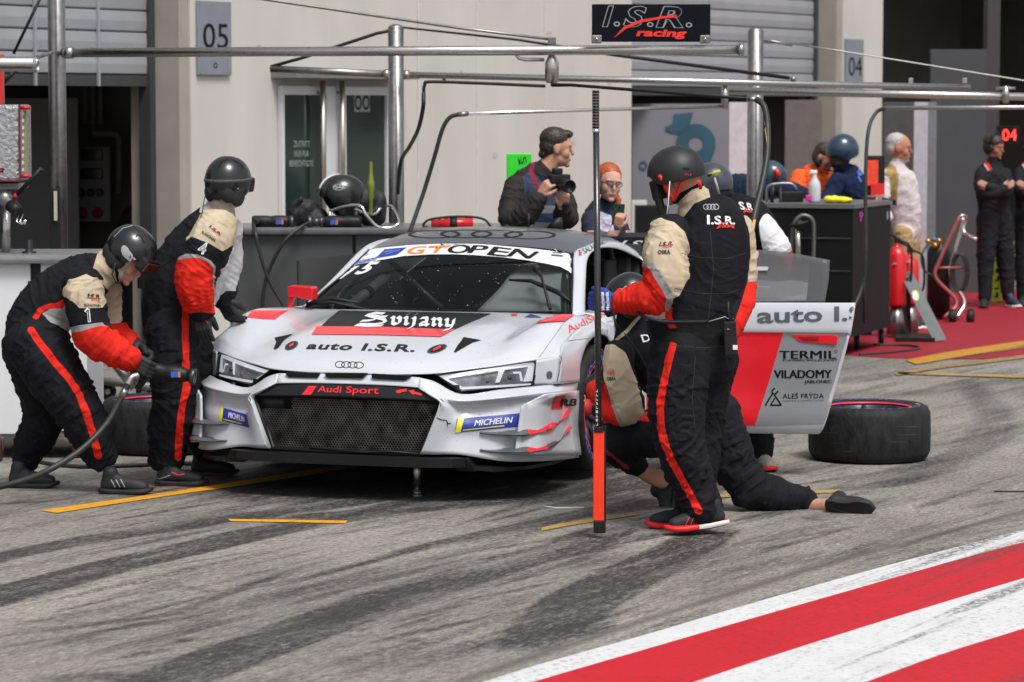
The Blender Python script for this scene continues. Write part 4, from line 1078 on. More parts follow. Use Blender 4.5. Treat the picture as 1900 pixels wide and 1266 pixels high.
rail_i = [(-1.49, .80, .892), (-1.66, .75, .98), (-1.835, .70, 1.062), (-2.072, .63, 1.196), (-2.3, .635, 1.232), (-2.6, .64, 1.248), (-3.1, .63, 1.212), (-3.6, .60, 1.112)]
rail_o = [Cc(1086, 594, y=.86), Cc(1086, 560, y=.81), Cc(1087, 520, y=.76), Cc(1090, 482, y=.715), Cc(1104, 463.5, y=.705), Cc(1128, 459, y=.70), Cc(1160, 466, y=.69), (-3.62, .68, 1.05)]
rail_m = [((a[0] + b[0]) / 2, (a[1] + b[1]) / 2 + .012, (a[2] + b[2]) / 2 + .012) for a, b in zip(rail_i, rail_o)]
rail = CP_().patch([rail_i, rail_m, rail_o], CARP, 5, 4).build('roof_pillar', thick=.012, pair=True); bvP = world_bvh(rail)
decal(rail, text_geo('F.SALAQUARDA', bold=.01), VDGR, [(1080, 476), (1132, 449), (1128, 440), (1073, 466)], 8, .003, bvP)
decal(rail, marks_geo(12, 5), VDGR, [(1142, 453), (1190, 464), (1190, 457), (1142, 446)], 8, .003, bvP)
decal(rail, box_geo(1074, 468, 1079, 475), VRED, None, 8, .003, bvP)
gk = MB()
gk.tube([(p[0], p[1] - .004, p[2] + .004) for p in rail_i[:4]], .006, BLACK, 6); CP_().mb(gk).build('screen_seal', pair=True)
# --- rear body
rb = CP_()
for sg_ in (0,):
    sh = [(-3.3, .68, 1.12), (-3.6, .69, 1.06), (-3.95, .72, .98), (-4.3, .72, .93), (-4.55, .70, .90)]
    sd1 = [(-3.3, .93, .90), (-3.6, .98, .92), (-3.95, 1.0, .93), (-4.3, .99, .92), (-4.58, .93, .88)]
    sd2 = [(-3.3, .96, .60), (-3.58, 1.0, .70), (-3.98, 1.01, .80), (-4.36, 1.0, .72), (-4.6, .96, .60)]
    rb.patch([[(-3.3, .63, 1.17), (-3.6, .60, 1.112), (-3.95, .6, 1.03), (-4.25, .60, .945), (-4.5, .6, .90)], sh, sd1, sd2], CARP, 5, 5, mirror=True)
    rb.patch([[(-3.3, .96, .60), (-3.58, 1.0, .70)], [(-3.3, .96, .2), (-3.56, 1.0, .2)]], CARP, 4, 4, mirror=True)
    rb.patch([[(-4.36, 1.0, .72), (-4.6, .96, .60)], [(-4.40, 1.0, .25), (-4.6, .94, .28)]], CARP, 4, 4, mirror=True)
    rb.patch([[(-2.05, .95, .36), (-2.7, .94, .34), (-3.3, .96, .36)], [(-2.05, .98, .28), (-2.7, .97, .27), (-3.3, .98, .28)], [(-2.05, .95, .18), (-2.7, .94, .18), (-3.3, .96, .18)]], VRED, 4, 4, mirror=True)
    rb.patch([[(-4.25, 0, 1.0), (-4.25, .6, .945)], [(-4.6, 0, .86), (-4.6, .9, .84)], [(-4.62, 0, .3), (-4.62, .9, .3)]], CARB, 4, 4, full=True)
rb.build('rear_body', thick=.006)
wg = MB()
wg.box((-4.42, 0, 1.165), (.30, 1.84, .03), CARB, Matrix.Rotation(R(14), 3, 'Y'), .01)
wg.box((-4.30, 0, 1.155), (.02, 1.84, .085), CARB, None, .006)
for sg_ in (1, -1): wg.box((-4.42, .93 * sg_, 1.13), (.36, .012, .20), CARB, None, .003); wg.box((-4.38, .35 * sg_, 1.02), (.16, .015, .28), CARB, None, .003)
wing = CP_().mb(wg).build('rear_wing', smooth=False)
decal(wing, text_geo('I S R', bold=.02, shear=.3), VWHT, [(1146, 459), (1222, 461), (1226, 447), (1152, 446)], 12, .003)
# --- cabin
cb_ = MB()
cb_.box((-3.2, 0, .9), (.04, 1.3, .55), DINT); cb_.box((-2.6, -.9, .7), (1.9, .03, .9), DINT); cb_.box((-1.75, 0, .80), (.45, 1.45, .14), DINT, None, .04); cb_.box((-2.6, 0, .22), (2.0, 1.8, .04), DINT); cb_.box((-3.35, 0, .72), (.06, 1.35, .95), DINT)
cb_.box((-2.5, 0, .40), (1.5, .35, .3), DINT, None, .04); cb_.box((-1.55, 0, .5), (.04, 1.7, .62), DINT)
CP_().mb(cb_).build('cabin_tub')
st = MB()
st.tube(curve([(-2.95, .36, .30), (-2.55, .36, .34), (-2.9, .36, .6), (-3.0, .36, .98)]), .0, DINT, 4) if False else None
st.box((-2.75, .37, .42), (.5, .46, .12), DINT, None, .05); st.box((-2.98, .37, .72), (.14, .48, .66), DINT, Matrix.Rotation(R(-12), 3, 'Y'), .06); st.box((-3.0, .37, 1.03), (.16, .26, .22), DINT, None, .05)
for s_ in (.15, .59): st.box((-2.93, s_, 1.02), (.22, .05, .2), DINT, None, .02)
CP_().mb(st).build('seat')
s2 = MB(); s2.tube(curve([(-2.12 - .05 * abs(math.cos(a)), .37 + .15 * math.cos(a), .86 + .12 * math.sin(a)) for a in [k * math.pi / 6 for k in range(13)]], 2), .014, DINT, 8); s2.box((-2.14, .37, .86), (.04, .14, .10), BLACK, None, .01)
CP_().mb(s2).build('steering_wheel')
cg = MB(); CAGE = mat('cage_grey', (.06, .062, .065), .4, .2, .05)
for sg_ in (1, -1):
    cg.tube(curve([(-1.62, .70 * sg_, .55), (-1.68, .70 * sg_, .90), (-2.12, .575 * sg_, 1.16), (-2.5, .57 * sg_, 1.235), (-3.1, .55 * sg_, 1.19), (-3.2, .58 * sg_, .4)], 5), .022, CAGE)
    cg.tube([(-3.15, .55 * sg_, 1.15), (-3.2, -.5 * sg_, .5)], .02, CAGE)
    cg.tube([(-2.15, .57 * sg_, 1.17), (-1.85, .10 * sg_, .88)], .018, CAGE)
cg.tube([(-2.13, .57, 1.165), (-2.10, 0, 1.19), (-2.13, -.57, 1.165)], .02, CAGE)
cg.tube([(-1.72, -.62, .88), (-2.0, -.50, 1.04)], .032, mat('duct_grey', (.22, .22, .23), .5)); cg.tube([(-1.85, -.56, .955), (-1.88, -.55, .97)], .036, BLACK)
cg.tube([Cc(650, 549, x=-1.8), Cc(661, 553, x=-1.8)], .011, mat('teal_fitting', (.0, .20, .28), .4))
CP_().mb(cg).build('roll_cage')
li = CP_(); REFL = mat('pale_reflection', (.85, .86, .86), .5, 0, .10, 6)  # added pale panel standing in for the bright reflection in the windscreen
li.patch([[Cc(886, 579, x=-1.72), Cc(960, 580, x=-1.70), Cc(1052, 580, x=-1.66)], [Cc(925, 540, x=-1.86), Cc(985, 545, x=-1.84), Cc(1054, 548, x=-1.80)], [Cc(950, 510, x=-2.0), Cc(1000, 510, x=-1.98), Cc(1054, 515, x=-1.90)], [Cc(985, 487, x=-2.1), Cc(1015, 490, x=-2.08), Cc(1050, 497, x=-2.0)]], REFL, 5, 5)
li.build('reflection_panel', thick=.01)
wi = MB()
def ws_pt(px, py, lift=.02):
    h = bvW.ray_cast(Vector((0, 0, CAMH)), ray(px, py).normalized())
    if h[0] is None: return Cc(px, py, x=-1.50)
    p = h[0] + h[1] * (lift if h[1].z > 0 else -lift) - CO
    return (p.dot(FW), p.dot(LF), p.z)
wi.tube([ws_pt(995, 508, .03), ws_pt(1005, 522, .03), ws_pt(1022, 579, .02)], [.016, .008, .010], BLACK, 8); wi.ball(ws_pt(996, 507, .03), .024, BLACK, 10, 6)
CP_().mb(wi).build('wiper_arm'); wi = MB(); wi.tube([ws_pt(945, 521, .005), ws_pt(985, 524, .01), ws_pt(1035, 545, .01), ws_pt(1058, 562, .01)], [.006, .012, .016, .008], BLACK, 8)
CP_().mb(wi).build('wiper'); wi = MB(); wi.tube([ws_pt(569, 570), ws_pt(615, 566, .02), ws_pt(690, 576, .02)], [.012, .010, .006], BLACK, 8); wi.tube([ws_pt(572, 570), ws_pt(620, 562, .03), ws_pt(668, 570, .03)], [.008, .012, .006], BLACK, 8)
CP_().mb(wi).build('wiper')
# --- artwork on the bonnet
decal(hood, poly_geo([(595, 607), (608, 594), (629, 577), (720, 578.5), (820, 580.5), (912, 582.5), (880, 596), (844, 612), (720, 608)]), VBLK, None, 10, .0025, bvH)
decal(hood, poly_geo([(578, 621.5), (588, 606.5), (720, 608), (822, 612), (844, 611.5), (818, 625.8), (700, 622.5)]), VRED, None, 10, .004, bvH)
decal(hood, text_geo('auto I.S.R.', bold=.03, shear=.1, space=1.1), VBLK, [(567, 648.5), (769, 654), (772, 640), (574, 635.5)], 8, .0025, bvH)
for d_ in (((700 + 800 / 5, 560 + 332 / 5), (893, 632), (877, 636.5), (862, 645), (845, 655), (842, 654), (848, 643), (856, 633)), ((544, 620), (509.5, 627.5), (513, 635), (508, 648), (511, 649.5), (518, 645), (527, 632))):
    decal(hood, poly_geo(list(d_)), BLACKM, None, 8, .003, bvH)
for cx, cy, sl in ((811, 648, -.28), (541, 642, -.35)):
    def rot(g, a): return (np.c_[g[0][:, 0], g[0][:, 1] + (g[0][:, 0] - cx) * a], g[1])
    decal(hood, rot(disc_geo(cx, cy, 18.5 if cx > 600 else 12.5, 7 if cx > 600 else 7.5, 24), sl), mat('rubber_grey', (.05, .055, .06), .6), None, 8, .0025, bvH)
    decal(hood, rot(disc_geo(cx, cy, 15 if cx > 600 else 9.5, 5 if cx > 600 else 5.5, 24), sl), BLACK, None, 8, .004, bvH)
    decal(hood, rot(box_geo(cx - 7 if cx > 600 else cx - 3.5, cy - 2.2, cx + 7 if cx > 600 else cx + 4, cy + 2.4), sl * 1.6), VRED, None, 8, .006, bvH)
for k in range(4): decal(hood, ring_geo(631 + k * 11.7, 677 + .35 * k, 9.3, 6.1, 1.5, 28), VBLK, None, 8, .0025, bvH)
decal(hood, poly_geo([(457, 589.5), (468, 577), (500, 576.5), (534, 576.5), (524, 583), (510, 593.5), (490, 593)]), VRED, None, 8, .0025, bvH)
decal(hood, poly_geo([(995, 601), (1012, 590), (1036, 585.6), (1066, 585.8), (1047, 597.6)]), VRED, None, 6, .007, bvH)
decal(hood, poly_geo([(973, 589.5), (985, 583), (1006, 590)]), mat('navy_vinyl', (.03, .04, .16), .5), None, 8, .0025, bvH)
decal(hood, poly_geo([(948, 583), (960, 583), (960, 587), (948, 587)]), VRED, None, 8, .0025, bvH)
# blackletter name: broad-nib strokes
nib = (.0135, .085)
def bl(x, *st_): return [stroke_geo([(x + a, b) for a, b in s], 0, nib) for s in st_]
G_ = []
G_ += bl(.0, [(.21, .95), (.12, .98), (.05, .80), (.12, .66), (.22, .52), (.24, .30), (.14, .12), (.0, .10)], [(.02, .34), (.10, .40), (.15, .52)], [(.09, .82), (.17, .70), (.24, .74)], [(-.02, .02), (.10, -.02), (.22, .06)])
def mi(x, top=.62): return bl(x, [(0, top), (.018, top - .06), (.018, .22), (.038, .14)])
G_ += bl(.31, [(0, .60), (.018, .54), (.018, .22), (.045, .13), (.075, .22), (.075, .50), (.05, .62)])
G_ += mi(.42) + bl(.42, [(.018, .80), (.030, .86)]) + bl(.49, [(0, .62), (.018, .56), (.018, .05), (-.02, -.08)], [(.018, .80), (.030, .86)])
G_ += bl(.56, [(.0, .60), (.045, .64), (.055, .52), (.055, .2), (.075, .14)], [(.055, .40), (.005, .30), (.012, .14), (.055, .20)])
G_ += mi(.66) + bl(.66, [(.02, .54), (.055, .63), (.075, .52), (.075, .22), (.095, .14)])
G_ += mi(.78) + bl(.78, [(.03, .16), (.075, .22), (.075, .62)], [(.075, .30), (.06, .0), (.0, -.14)])
gq = join_geo(*G_); v_ = gq[0].copy(); k_ = v_[:, 0] > .295; v_[k_] = np.c_[.275 + (v_[k_, 0] - .30) * 1.10, v_[k_, 1] * 1.2 + .02]; gq = (v_ * np.array([1 / .9, 1.0]), gq[1])
decal(hood, warp(gq, [(664, 606), (842, 612.5), (846, 589), (670, 581)]), VWHT, None, 6, .0065, bvH)
def seam(o, pts_, bv, w_=1.1): decal(o, stroke_geo(pts_, w_), SEAM, None, 10, .0018, bv)
seam(hood, [(1000, 664), (1010, 650), (1030, 622), (1047, 598), (1062, 586)], bvH, .6)
seam(flank, [(1002, 664), (1038, 660), (1041, 664), (1038, 690), (1031, 714), (1028, 724)], bvF, 1.4)
seam(flank, [(1030, 719), (1071, 711)], bvF, 1.2)
seam(flank, [(1035, 636), (1052, 633), (1092, 628)], bvF, .7)
decal(flank, disc_geo(1019, 696, 5.5, 7.5, 12), VDGR, None, 8, .003, bvF)
decal(flank, text_geo('AudiSport', bold=.0), VRED, [(1058, 623), (1135, 585), (1126, 570), (1049, 606)], 7, .003, bvF)
decal(hood, text_geo('AudiSport', bold=.0), VRED, [(1058, 623), (1135, 585), (1126, 570), (1049, 606)], 7, .003, bvH)
decal(hood, text_geo('co', bold=.02), VDGR, [(410, 611), (421, 598), (428, 606), (416, 612)], 7, .003, bvH)
# tyre maker's banners
def banner(o, bv, q, left):
    decal(o, warp(box_geo(.0 if left else .0, 0, 1, 1), q), VBLU, None, 8, .002, bv)
    decal(o, warp(poly_geo([(0, 0), (.085, 0), (.12, 1), (.02, 1)]), q), VYEL, None, 8, .0035, bv)
    decal(o, warp(stroke_geo([(.12, .13), (.76, .16)], .07), q), VYEL, None, 8, .0035, bv)
    g = text_geo('MICHELIN', bold=.0, shear=.25); g = (g[0] * np.array([.60, .42]) + np.array([.29, .34]), g[1])
    decal(o, warp(g, q), VWHT, None, 5, .0035, bv, .28)
bm_set = world_bvh(bumper)
banner(bumper, bvB, [(844, 803), (964, 791.5), (964, 767), (847, 778)], False)
banner(bumper, bvB, [(408, 779.5), (463, 793.5), (458, 769.5), (409, 755.5)], True)
RED2 = VRED
for o_, bv_ in ((defl, world_bvh(defl)), (bumper, bvB)):
    decal(o_, poly_geo([(1022, 759), (1030, 734), (1049, 733), (1048, 738), (1040, 738), (1037, 742), (1044, 742), (1042, 758)]), VRED, None, 6, .004, bv_)
    decal(o_, text_geo('R8', bold=.03), VBLK, [(1037, 754), (1067, 754), (1069, 739), (1041, 739)], 6, .007, bv_)
# scuffs and the cracked corner
decal(bumper, join_geo(stroke_geo([(810, 775), (818, 779), (828, 780), (831, 786), (836, 786)], 1.6), stroke_geo([(829, 781), (830, 792)], 1.3)), BLACKM, None, 4, .002, bvB)
for i in range(60):
    x = rng.uniform(790, 1070); y = rng.uniform(765, 845); decal(bumper, disc_geo(x, y, rng.uniform(.3, 1.0), rng.uniform(.3, .7), 5), BLACKM, None, 20, .0018, bvB)
for i in range(60):
    x = rng.uniform(470, 1040); y = rng.uniform(600, 690); decal(hood, disc_geo(x, y, rng.uniform(.3, .8), rng.uniform(.3, .5), 5), BLACKM, None, 20, .0018, bvH)
# --- mirror on the car's right wing
mr = MB(); pm = (-1.40, -.90, .96)
c0_, c1_ = Cc(534, 545, x=-1.38), Cc(579, 545, x=-1.38)
quad = [Cc(533, 532, x=-1.38), Cc(540, 530, x=-1.38), Cc(578, 533, x=-1.38), Cc(580, 537, x=-1.38), Cc(579, 558, x=-1.38), Cc(567, 556, x=-1.38), Cc(546, 551, x=-1.38), Cc(534, 552, x=-1.38)]
mr.prism(quad, (-.09, 0, .0), REDP); mr.prism([Cc(534, 551, x=-1.40), Cc(547, 551, x=-1.40), Cc(542, 562, x=-1.40), Cc(542, 580, x=-1.40), Cc(533, 580, x=-1.40)], (-.03, 0, 0), REDP)
mo = CP_().mb(mr).build('mirror', smooth=False)
bake(mo, [('BEVEL', dict(width=.008, segments=3, limit_method='ANGLE'))])
# --- aerials on the roof
an = MB(); 
for x_, h_, Z in ((980, 385, 0), ):
    an.tube([Cc(980, 428, x=-2.75), Cc(981, 396, x=-2.75)], .008, BLACK, 8); an.tube([Cc(981, 396, x=-2.75), Cc(985, 345, x=-2.75)], .002, BLACK, 6)
CP_().mb(an).build('aerial'); an = MB(); an.prism([Cc(1008, 428, x=-2.85), Cc(1032, 404, x=-2.85), Cc(1041, 404, x=-2.85), Cc(1041, 430, x=-2.85)], (-.03, 0, 0), BLACK)
CP_().mb(an).build('aerial'); an = MB(); an.tube([Cc(930, 424, x=-2.7), Cc(948, 424, x=-2.7)], .016, BLACK, 10); an.tube([Cc(934, 420, x=-2.7), Cc(944, 420, x=-2.7)], .010, BLACK, 10)
CP_().mb(an).build('aerial')
# --- wheels
def wheel_mesh(outer=1):
    """a racing wheel about the y axis, outer face towards +y (outer=1)"""
    R_, W_ = .355, .31
    t = MB(); h = W_ / 2
    prof = [(.235, -h + .02), (.262, -h + .004), (.31, -h - .004), (.338, -h + .012), (.352, -h + .045), (R_, 0), (.352, h - .045), (.338, h - .012), (.31, h + .004), (.262, h - .004), (.235, h - .02)]
    t.lathe((0, 0, 0), (0, 1, 0), prof, TYRE, 72)
    ty = t
    r = MB(); r.lathe((0, 0, 0), (0, 1, 0), [(.236, -h + .02), (.225, -h + .02), (.215, -.05), (.215, .05), (.225, h - .03), (.240, h - .018), (.236, h - .022)], RIMM, 48)
    r.lathe((0, 0, 0), (0, 1, 0), [(.243, h - .010), (.236, h - .008), (.232, h - .016)], mat('rim_line_red', (.75, .02, .10), .4), 48)
    for k in range(10):
        a = 2 * math.pi * k / 10; c, s_ = math.cos(a), math.sin(a)
        r.tube([(.05 * c, h - .10, .05 * s_), (.14 * c, h - .055, .14 * s_), (.226 * c, h - .04, .226 * s_)], [.022, .014, .018], RIMM, 8)
    r.lathe((0, 0, 0), (0, 1, 0), [(.0, h - .05), (.045, h - .05), (.05, h - .07), (.06, h - .14)], mat('hub_red', (.5, .02, .02), .4), 24)
    r.lathe((0, 0, 0), (0, 1, 0), [(.17, -.05), (.17, -.08), (.05, -.08)], mat('brake_disc', (.12, .11, .10), .5, .8), 32)
    if outer < 0:
        for q in (ty, r): q.v = [Vector((v.x, -v.y, v.z)) for v in q.v]
    return ty, r
def sidewall_text(o, txt, rad, y, a0, a1, hgt, m, sgn=1):
    """lettering bent round the side wall (wheel coordinates, in the mesh itself)"""
    g = sub_geo(text_geo(txt, bold=.03), .12)
    vs = []
    for u, v in g[0]:
        a = a0 + (a1 - a0) * u; r_ = rad + hgt * v; yy = y(r_) if callable(y) else y
        vs.append(Vector((math.cos(a) * r_ * -sgn, yy, math.sin(a) * r_)))
    me_ = o.data
    if m.name not in [x.name for x in me_.materials]: me_.materials.append(m)
    mi_ = [x.name for x in me_.materials].index(m.name)
    bm = bmesh.new(); bm.from_mesh(me_); bv_ = [bm.verts.new(v) for v in vs]
    for f in g[1]:
        try: q = bm.faces.new([bv_[i] for i in f]); q.material_index = mi_
        except Exception: pass
    bm.to_mesh(me_); bm.free()
TBL = mat('tyre_blue', (.05, .12, .42), .5); TYL = mat('tyre_yellow', (.75, .60, .03), .5)
def wall_y(r_, h=.155): return h + (.0055 if r_ > .27 else .002)
def build_wheel(parent, outer, loc=(0, 0, 0)):
    ty, r = wheel_mesh(1)
    o1 = ty.build('tyre', None); o2 = r.build('rim', None)
    sidewall_text(o1, 'MICHELIN', .268, lambda q: .1565, math.pi * .86, math.pi * .14, .040, TBL)
    sidewall_text(o1, 'MICHELIN', .268, lambda q: .1565, math.pi * 1.86, math.pi * 1.14, .040, TBL)
    for a0 in (.90, 1.90): sidewall_text(o1, 'O', .268, lambda q: .1565, math.pi * (a0 + .03), math.pi * (a0 - .01), .040, TYL)
    if outer < 0:
        for q in (o1, o2): q.data.transform(Matrix.Diagonal((1, -1, 1, 1))); q.data.flip_normals()
    o2.parent = o1
    return o1, o2
def car_wheel(x, y, z, outer):
    wh = bpy.data.objects.new('wheel', None); link(wh, car); wh.location = (x, y, z)
    o1, o2 = build_wheel(wh, outer); o2.parent = wh; o1.parent = wh
    return wh
wfl = car_wheel(-1.33, .845, .385, 1); car_wheel(-1.33, -.845, .372, -1); car_wheel(-4.0, .83, .43, 1); car_wheel(-4.0, -.83, .43, -1)
ar = MB()
for y_ in (.80, -.80):
    for x_ in (-1.33, -4.0):
        sg_ = 1 if y_ > 0 else -1
        P_ = [(x_ + .43 * math.cos(a), .395 + .41 * math.sin(a)) for a in [k * math.pi / 12 for k in range(-2, 15)]]
        for (a, b), (c, d) in zip(P_[:-1], P_[1:]): ar.add([(a, .99 * sg_, b), (c, .99 * sg_, d), (c, .60 * sg_, d), (a, .60 * sg_, b)], [[0, 1, 2, 3]], BLACKM)
        ar.add([(x_ - .43, .60 * sg_, .2), (x_ + .43, .60 * sg_, .2), (x_ + .43, .60 * sg_, .82), (x_ - .43, .60 * sg_, .82)], [[0, 1, 2, 3]], BLACKM)
        CP_().mb(ar).build('wheel_arch_liner', smooth=False); ar = MB()
jk = MB()
for x_, y_ in ((-.25, .325), (-3.6, .5), (-3.6, -.5)):
    jk.tube([(x_, y_, .22), (x_, y_, .03)], .019, STEEL, 14); jk.tube([(x_, y_, .012), (x_, y_, .0)], .030, STEELD, 14); jk.tube([(x_, y_, .03), (x_, y_, .012)], .022, STEELD, 14)
CP_().mb(jk).build('air_jack')
# --- the open left door
DX = -1.72
def dc(px, py, bul=0.0): return Cc(px, py, x=DX + bul)
ly = .99
rows = []
for (px, py), pl_, bul in (((1588, 564), 566, .0), ((1586, 580), 584, .018), ((1580, 616), 616, .030), ((1578, 620), 620, .022), ((1566, 668), 668, .020), ((1550, 725), 722, .018), ((1537, 770), 768, .028), ((1529, 792), 790, .020), ((1520, 801), 804, .0)):
    e = dc(px, py, bul - .02); zl = Cc(1300, pl_, x=DX + bul)[2]
    y1 = e[1]; rows.append([(DX + bul - .01, ly, zl), (DX + bul, ly + (y1 - ly) * .33, zl + (e[2] - zl) * .33), (DX + bul, ly + (y1 - ly) * .66, zl + (e[2] - zl) * .66), (DX + bul - .004, ly + (y1 - ly) * .9, zl + (e[2] - zl) * .9), (DX + bul - .014, y1, e[2])])
door = CP_().patch(rows, CARP, 6, 4).build('door', thick=.018); bvd = world_bvh(door)
decal(door, poly_geo([(1200, 616), (1454, 616.5), (1428, 705), (1401, 790), (1200, 796)]), VRED, None, 12, .0025, bvd)
decal(door, poly_geo([(1454, 616.5), (1582, 617.5), (1555, 712), (1529, 786), (1401, 790), (1428, 705)]), VGRY, None, 12, .0025, bvd)
decal(door, text_geo('auto I.S', bold=.02), VDGR, [(1405, 600), (1602, 595), (1602, 568), (1405, 571)], 10, .004, bvd)
decal(door, text_geo('TERMIL', bold=.0, space=1.05), VBLK, [(1447, 665.5), (1551, 665.5), (1551, 651), (1447, 651)], 10, .004, bvd, 1.0)
decal(door, ring_geo(1551, 652.5, 3, 3, .8, 14), VBLK, None, 10, .004, bvd)
decal(door, text_geo('STAVEBNI SPOLECNOST', bold=.015), VBLK, [(1452, 670.5), (1554, 670.5), (1554, 666.8), (1452, 666.8)], 10, .004, bvd)
decal(door, text_geo('VILADOMY', bold=.0), VBLK, [(1437, 702), (1543, 701.5), (1543, 686), (1437, 687)], 10, .004, bvd, .9)
decal(door, text_geo('JABLONEC', bold=.0), VBLK, [(1493, 713), (1543, 712.5), (1543, 705), (1493, 705.5)], 10, .004, bvd, .4)
decal(door, text_geo('ALEŠ FRÝDA', bold=.01), VBLK, [(1452, 740), (1529, 739.5), (1529, 728), (1452, 728.5)], 10, .004, bvd)
decal(door, text_geo('tesařské a stavební práce'), VDGR, [(1452, 746), (1530, 745.5), (1530, 741.2), (1452, 741.7)], 10, .004, bvd)
decal(door, join_geo(stroke_geo([(1420, 753), (1434, 730)], 3), stroke_geo([(1429, 752), (1450, 752), (1437, 733), (1444, 726)], 3), stroke_geo([(1430, 752), (1438, 739)], 2.5), stroke_geo([(1436, 732), (1432, 726), (1438, 720)], 2.5)), VBLK, None, 10, .004, bvd)
dh = CP_(); mbh = MB()
mbh.prism([dc(*p, .045) for p in ((1467, 621), (1550, 622), (1554, 625), (1553, 637), (1548, 639.5), (1500, 636), (1484, 634))], (-.022, 0, 0), VRED)
mbh.prism([dc(*p, .049) for p in ((1482, 625), (1520, 625), (1518, 632), (1492, 631))], (-.004, 0, 0), mat('handle_recess', (.25, .005, .01), .5))
hd = dh.mb(mbh).build('handle', door, smooth=False)
bake(hd, [('BEVEL', dict(width=.004, segments=2, limit_method='ANGLE'))])
PC1 = bpy.data.materials.new('polycarbonate_border'); PC1.use_nodes = True
PC2 = bpy.data.materials.new('polycarbonate_clear'); PC2.use_nodes = True
def poly_glass(m, tint, fac, col, rough):
    n = m.node_tree.nodes; l = m.node_tree.links; n.clear()
    tr = n.new('ShaderNodeBsdfTransparent'); tr.inputs[0].default_value = (*tint, 1)
    b = n.new('ShaderNodeBsdfPrincipled'); b.inputs['Base Color'].default_value = (*col, 1); b.inputs['Roughness'].default_value = rough
    mx = n.new('ShaderNodeMixShader'); mx.inputs[0].default_value = fac; l.new(tr.outputs[0], mx.inputs[1]); l.new(b.outputs[0], mx.inputs[2])
    o_ = n.new('ShaderNodeOutputMaterial'); l.new(mx.outputs[0], o_.inputs[0])
poly_glass(PC1, (.85, .85, .85), .50, (.17, .175, .18), .2); poly_glass(PC2, (.95, .95, .96), .16, (.75, .75, .77), .12)
wnd = CP_()
wr = [[(1270, 458), (1395, 463), (1470, 470), (1540, 483)], [(1262, 512), (1395, 512), (1470, 520), (1537, 524)], [(1256, 566), (1395, 565), (1470, 564), (1530, 564)]]
wnd.patch([[dc(*p, -.03 - .05 * (1 - i / 2)) for p in r_] for i, r_ in enumerate(wr)], PC1, 5, 5)
wo_ = wnd.build('window', door, thick=.004); bvw = world_bvh(wo_)
w2_ = CP_(); 
w2_.patch([[dc(*p, -.028 - .05 * (1 - i / 2)) for p in r_] for i, r_ in enumerate([[(1290, 474), (1395, 477), (1450, 481), (1503, 487)], [(1280, 515), (1395, 515), (1450, 520), (1500, 524)], [(1275, 561), (1395, 560), (1450, 559.5), (1496, 558)]])], PC2, 5, 5)
w2_.build('window_centre', door, thick=.003)
mbs = MB(); LV = mat('louvre_white', (.7, .7, .72), .3)
for y_ in (495, 531):
    mbs.prism([dc(1320, y_, -.045), dc(1424 + (y_ > 500) * 4, y_, -.045), dc(1426 + (y_ > 500) * 4, y_ + 2, -.045), dc(1424 + (y_ > 500) * 4, y_ + 7, -.045), dc(1320, y_ + 7, -.045)], (-.004, 0, 0), LV)
CP_().mb(mbs).build('vent_louvre', door, smooth=False)
# ============================================================ PEOPLE: tools
def fabric_mat(name, base, cols, rough=.82, bump=.20):
    """one material for a figure: base colour, then zones switched by attributes z0, z1 ... painted on the mesh"""
    m = bpy.data.materials.new(name); m.use_nodes = True
    n = m.node_tree.nodes; l = m.node_tree.links; b = n['Principled BSDF']; b.inputs['Roughness'].default_value = rough; b.inputs['Specular IOR Level'].default_value = .15
    b.inputs['Sheen Weight'].default_value = .0
    tc = n.new('ShaderNodeTexCoord'); no = n.new('ShaderNodeTexNoise'); no.inputs['Scale'].default_value = 9; no.inputs['Detail'].default_value = 6; l.new(tc.outputs['Object'], no.inputs['Vector'])
    last = None
    rgb = n.new('ShaderNodeRGB'); rgb.outputs[0].default_value = (*base, 1); last = rgb.outputs[0]
    for i, c in enumerate(cols):
        a = n.new('ShaderNodeAttribute'); a.attribute_name = 'z%d' % i
        g = n.new('ShaderNodeMath'); g.operation = 'GREATER_THAN'; g.inputs[1].default_value = 0.0; l.new(a.outputs['Fac'], g.inputs[0])
        mx = n.new('ShaderNodeMix'); mx.data_type = 'RGBA'; l.new(g.outputs[0], mx.inputs[0]); l.new(last, mx.inputs[6]); mx.inputs[7].default_value = (*c, 1); last = mx.outputs[2]
    mr = n.new('ShaderNodeMapRange'); mr.inputs[1].default_value = .3; mr.inputs[2].default_value = .7; mr.inputs[3].default_value = .80; mr.inputs[4].default_value = 1.12; l.new(no.outputs['Fac'], mr.inputs[0])
    vm = n.new('ShaderNodeVectorMath'); vm.operation = 'SCALE'; l.new(last, vm.inputs[0]); l.new(mr.outputs[0], vm.inputs['Scale'])
    l.new(vm.outputs[0], b.inputs['Base Color'])
    n1 = n.new('ShaderNodeTexNoise'); n1.inputs['Scale'].default_value = 14; n1.inputs['Detail'].default_value = 4; n1.inputs['Distortion'].default_value = .6; l.new(tc.outputs['Object'], n1.inputs['Vector'])
    bu = n.new('ShaderNodeBump'); bu.inputs['Strength'].default_value = bump; bu.inputs['Distance'].default_value = .02; l.new(n1.outputs['Fac'], bu.inputs['Height'])
    n2 = n.new('ShaderNodeTexNoise'); n2.inputs['Scale'].default_value = 420; l.new(tc.outputs['Object'], n2.inputs['Vector'])
    b2 = n.new('ShaderNodeBump'); b2.inputs['Strength'].default_value = .18; b2.inputs['Distance'].default_value = .002; l.new(n2.outputs['Fac'], b2.inputs['Height']); l.new(bu.outputs[0], b2.inputs['Normal'])
    l.new(b2.outputs[0], b.inputs['Normal'])
    return m
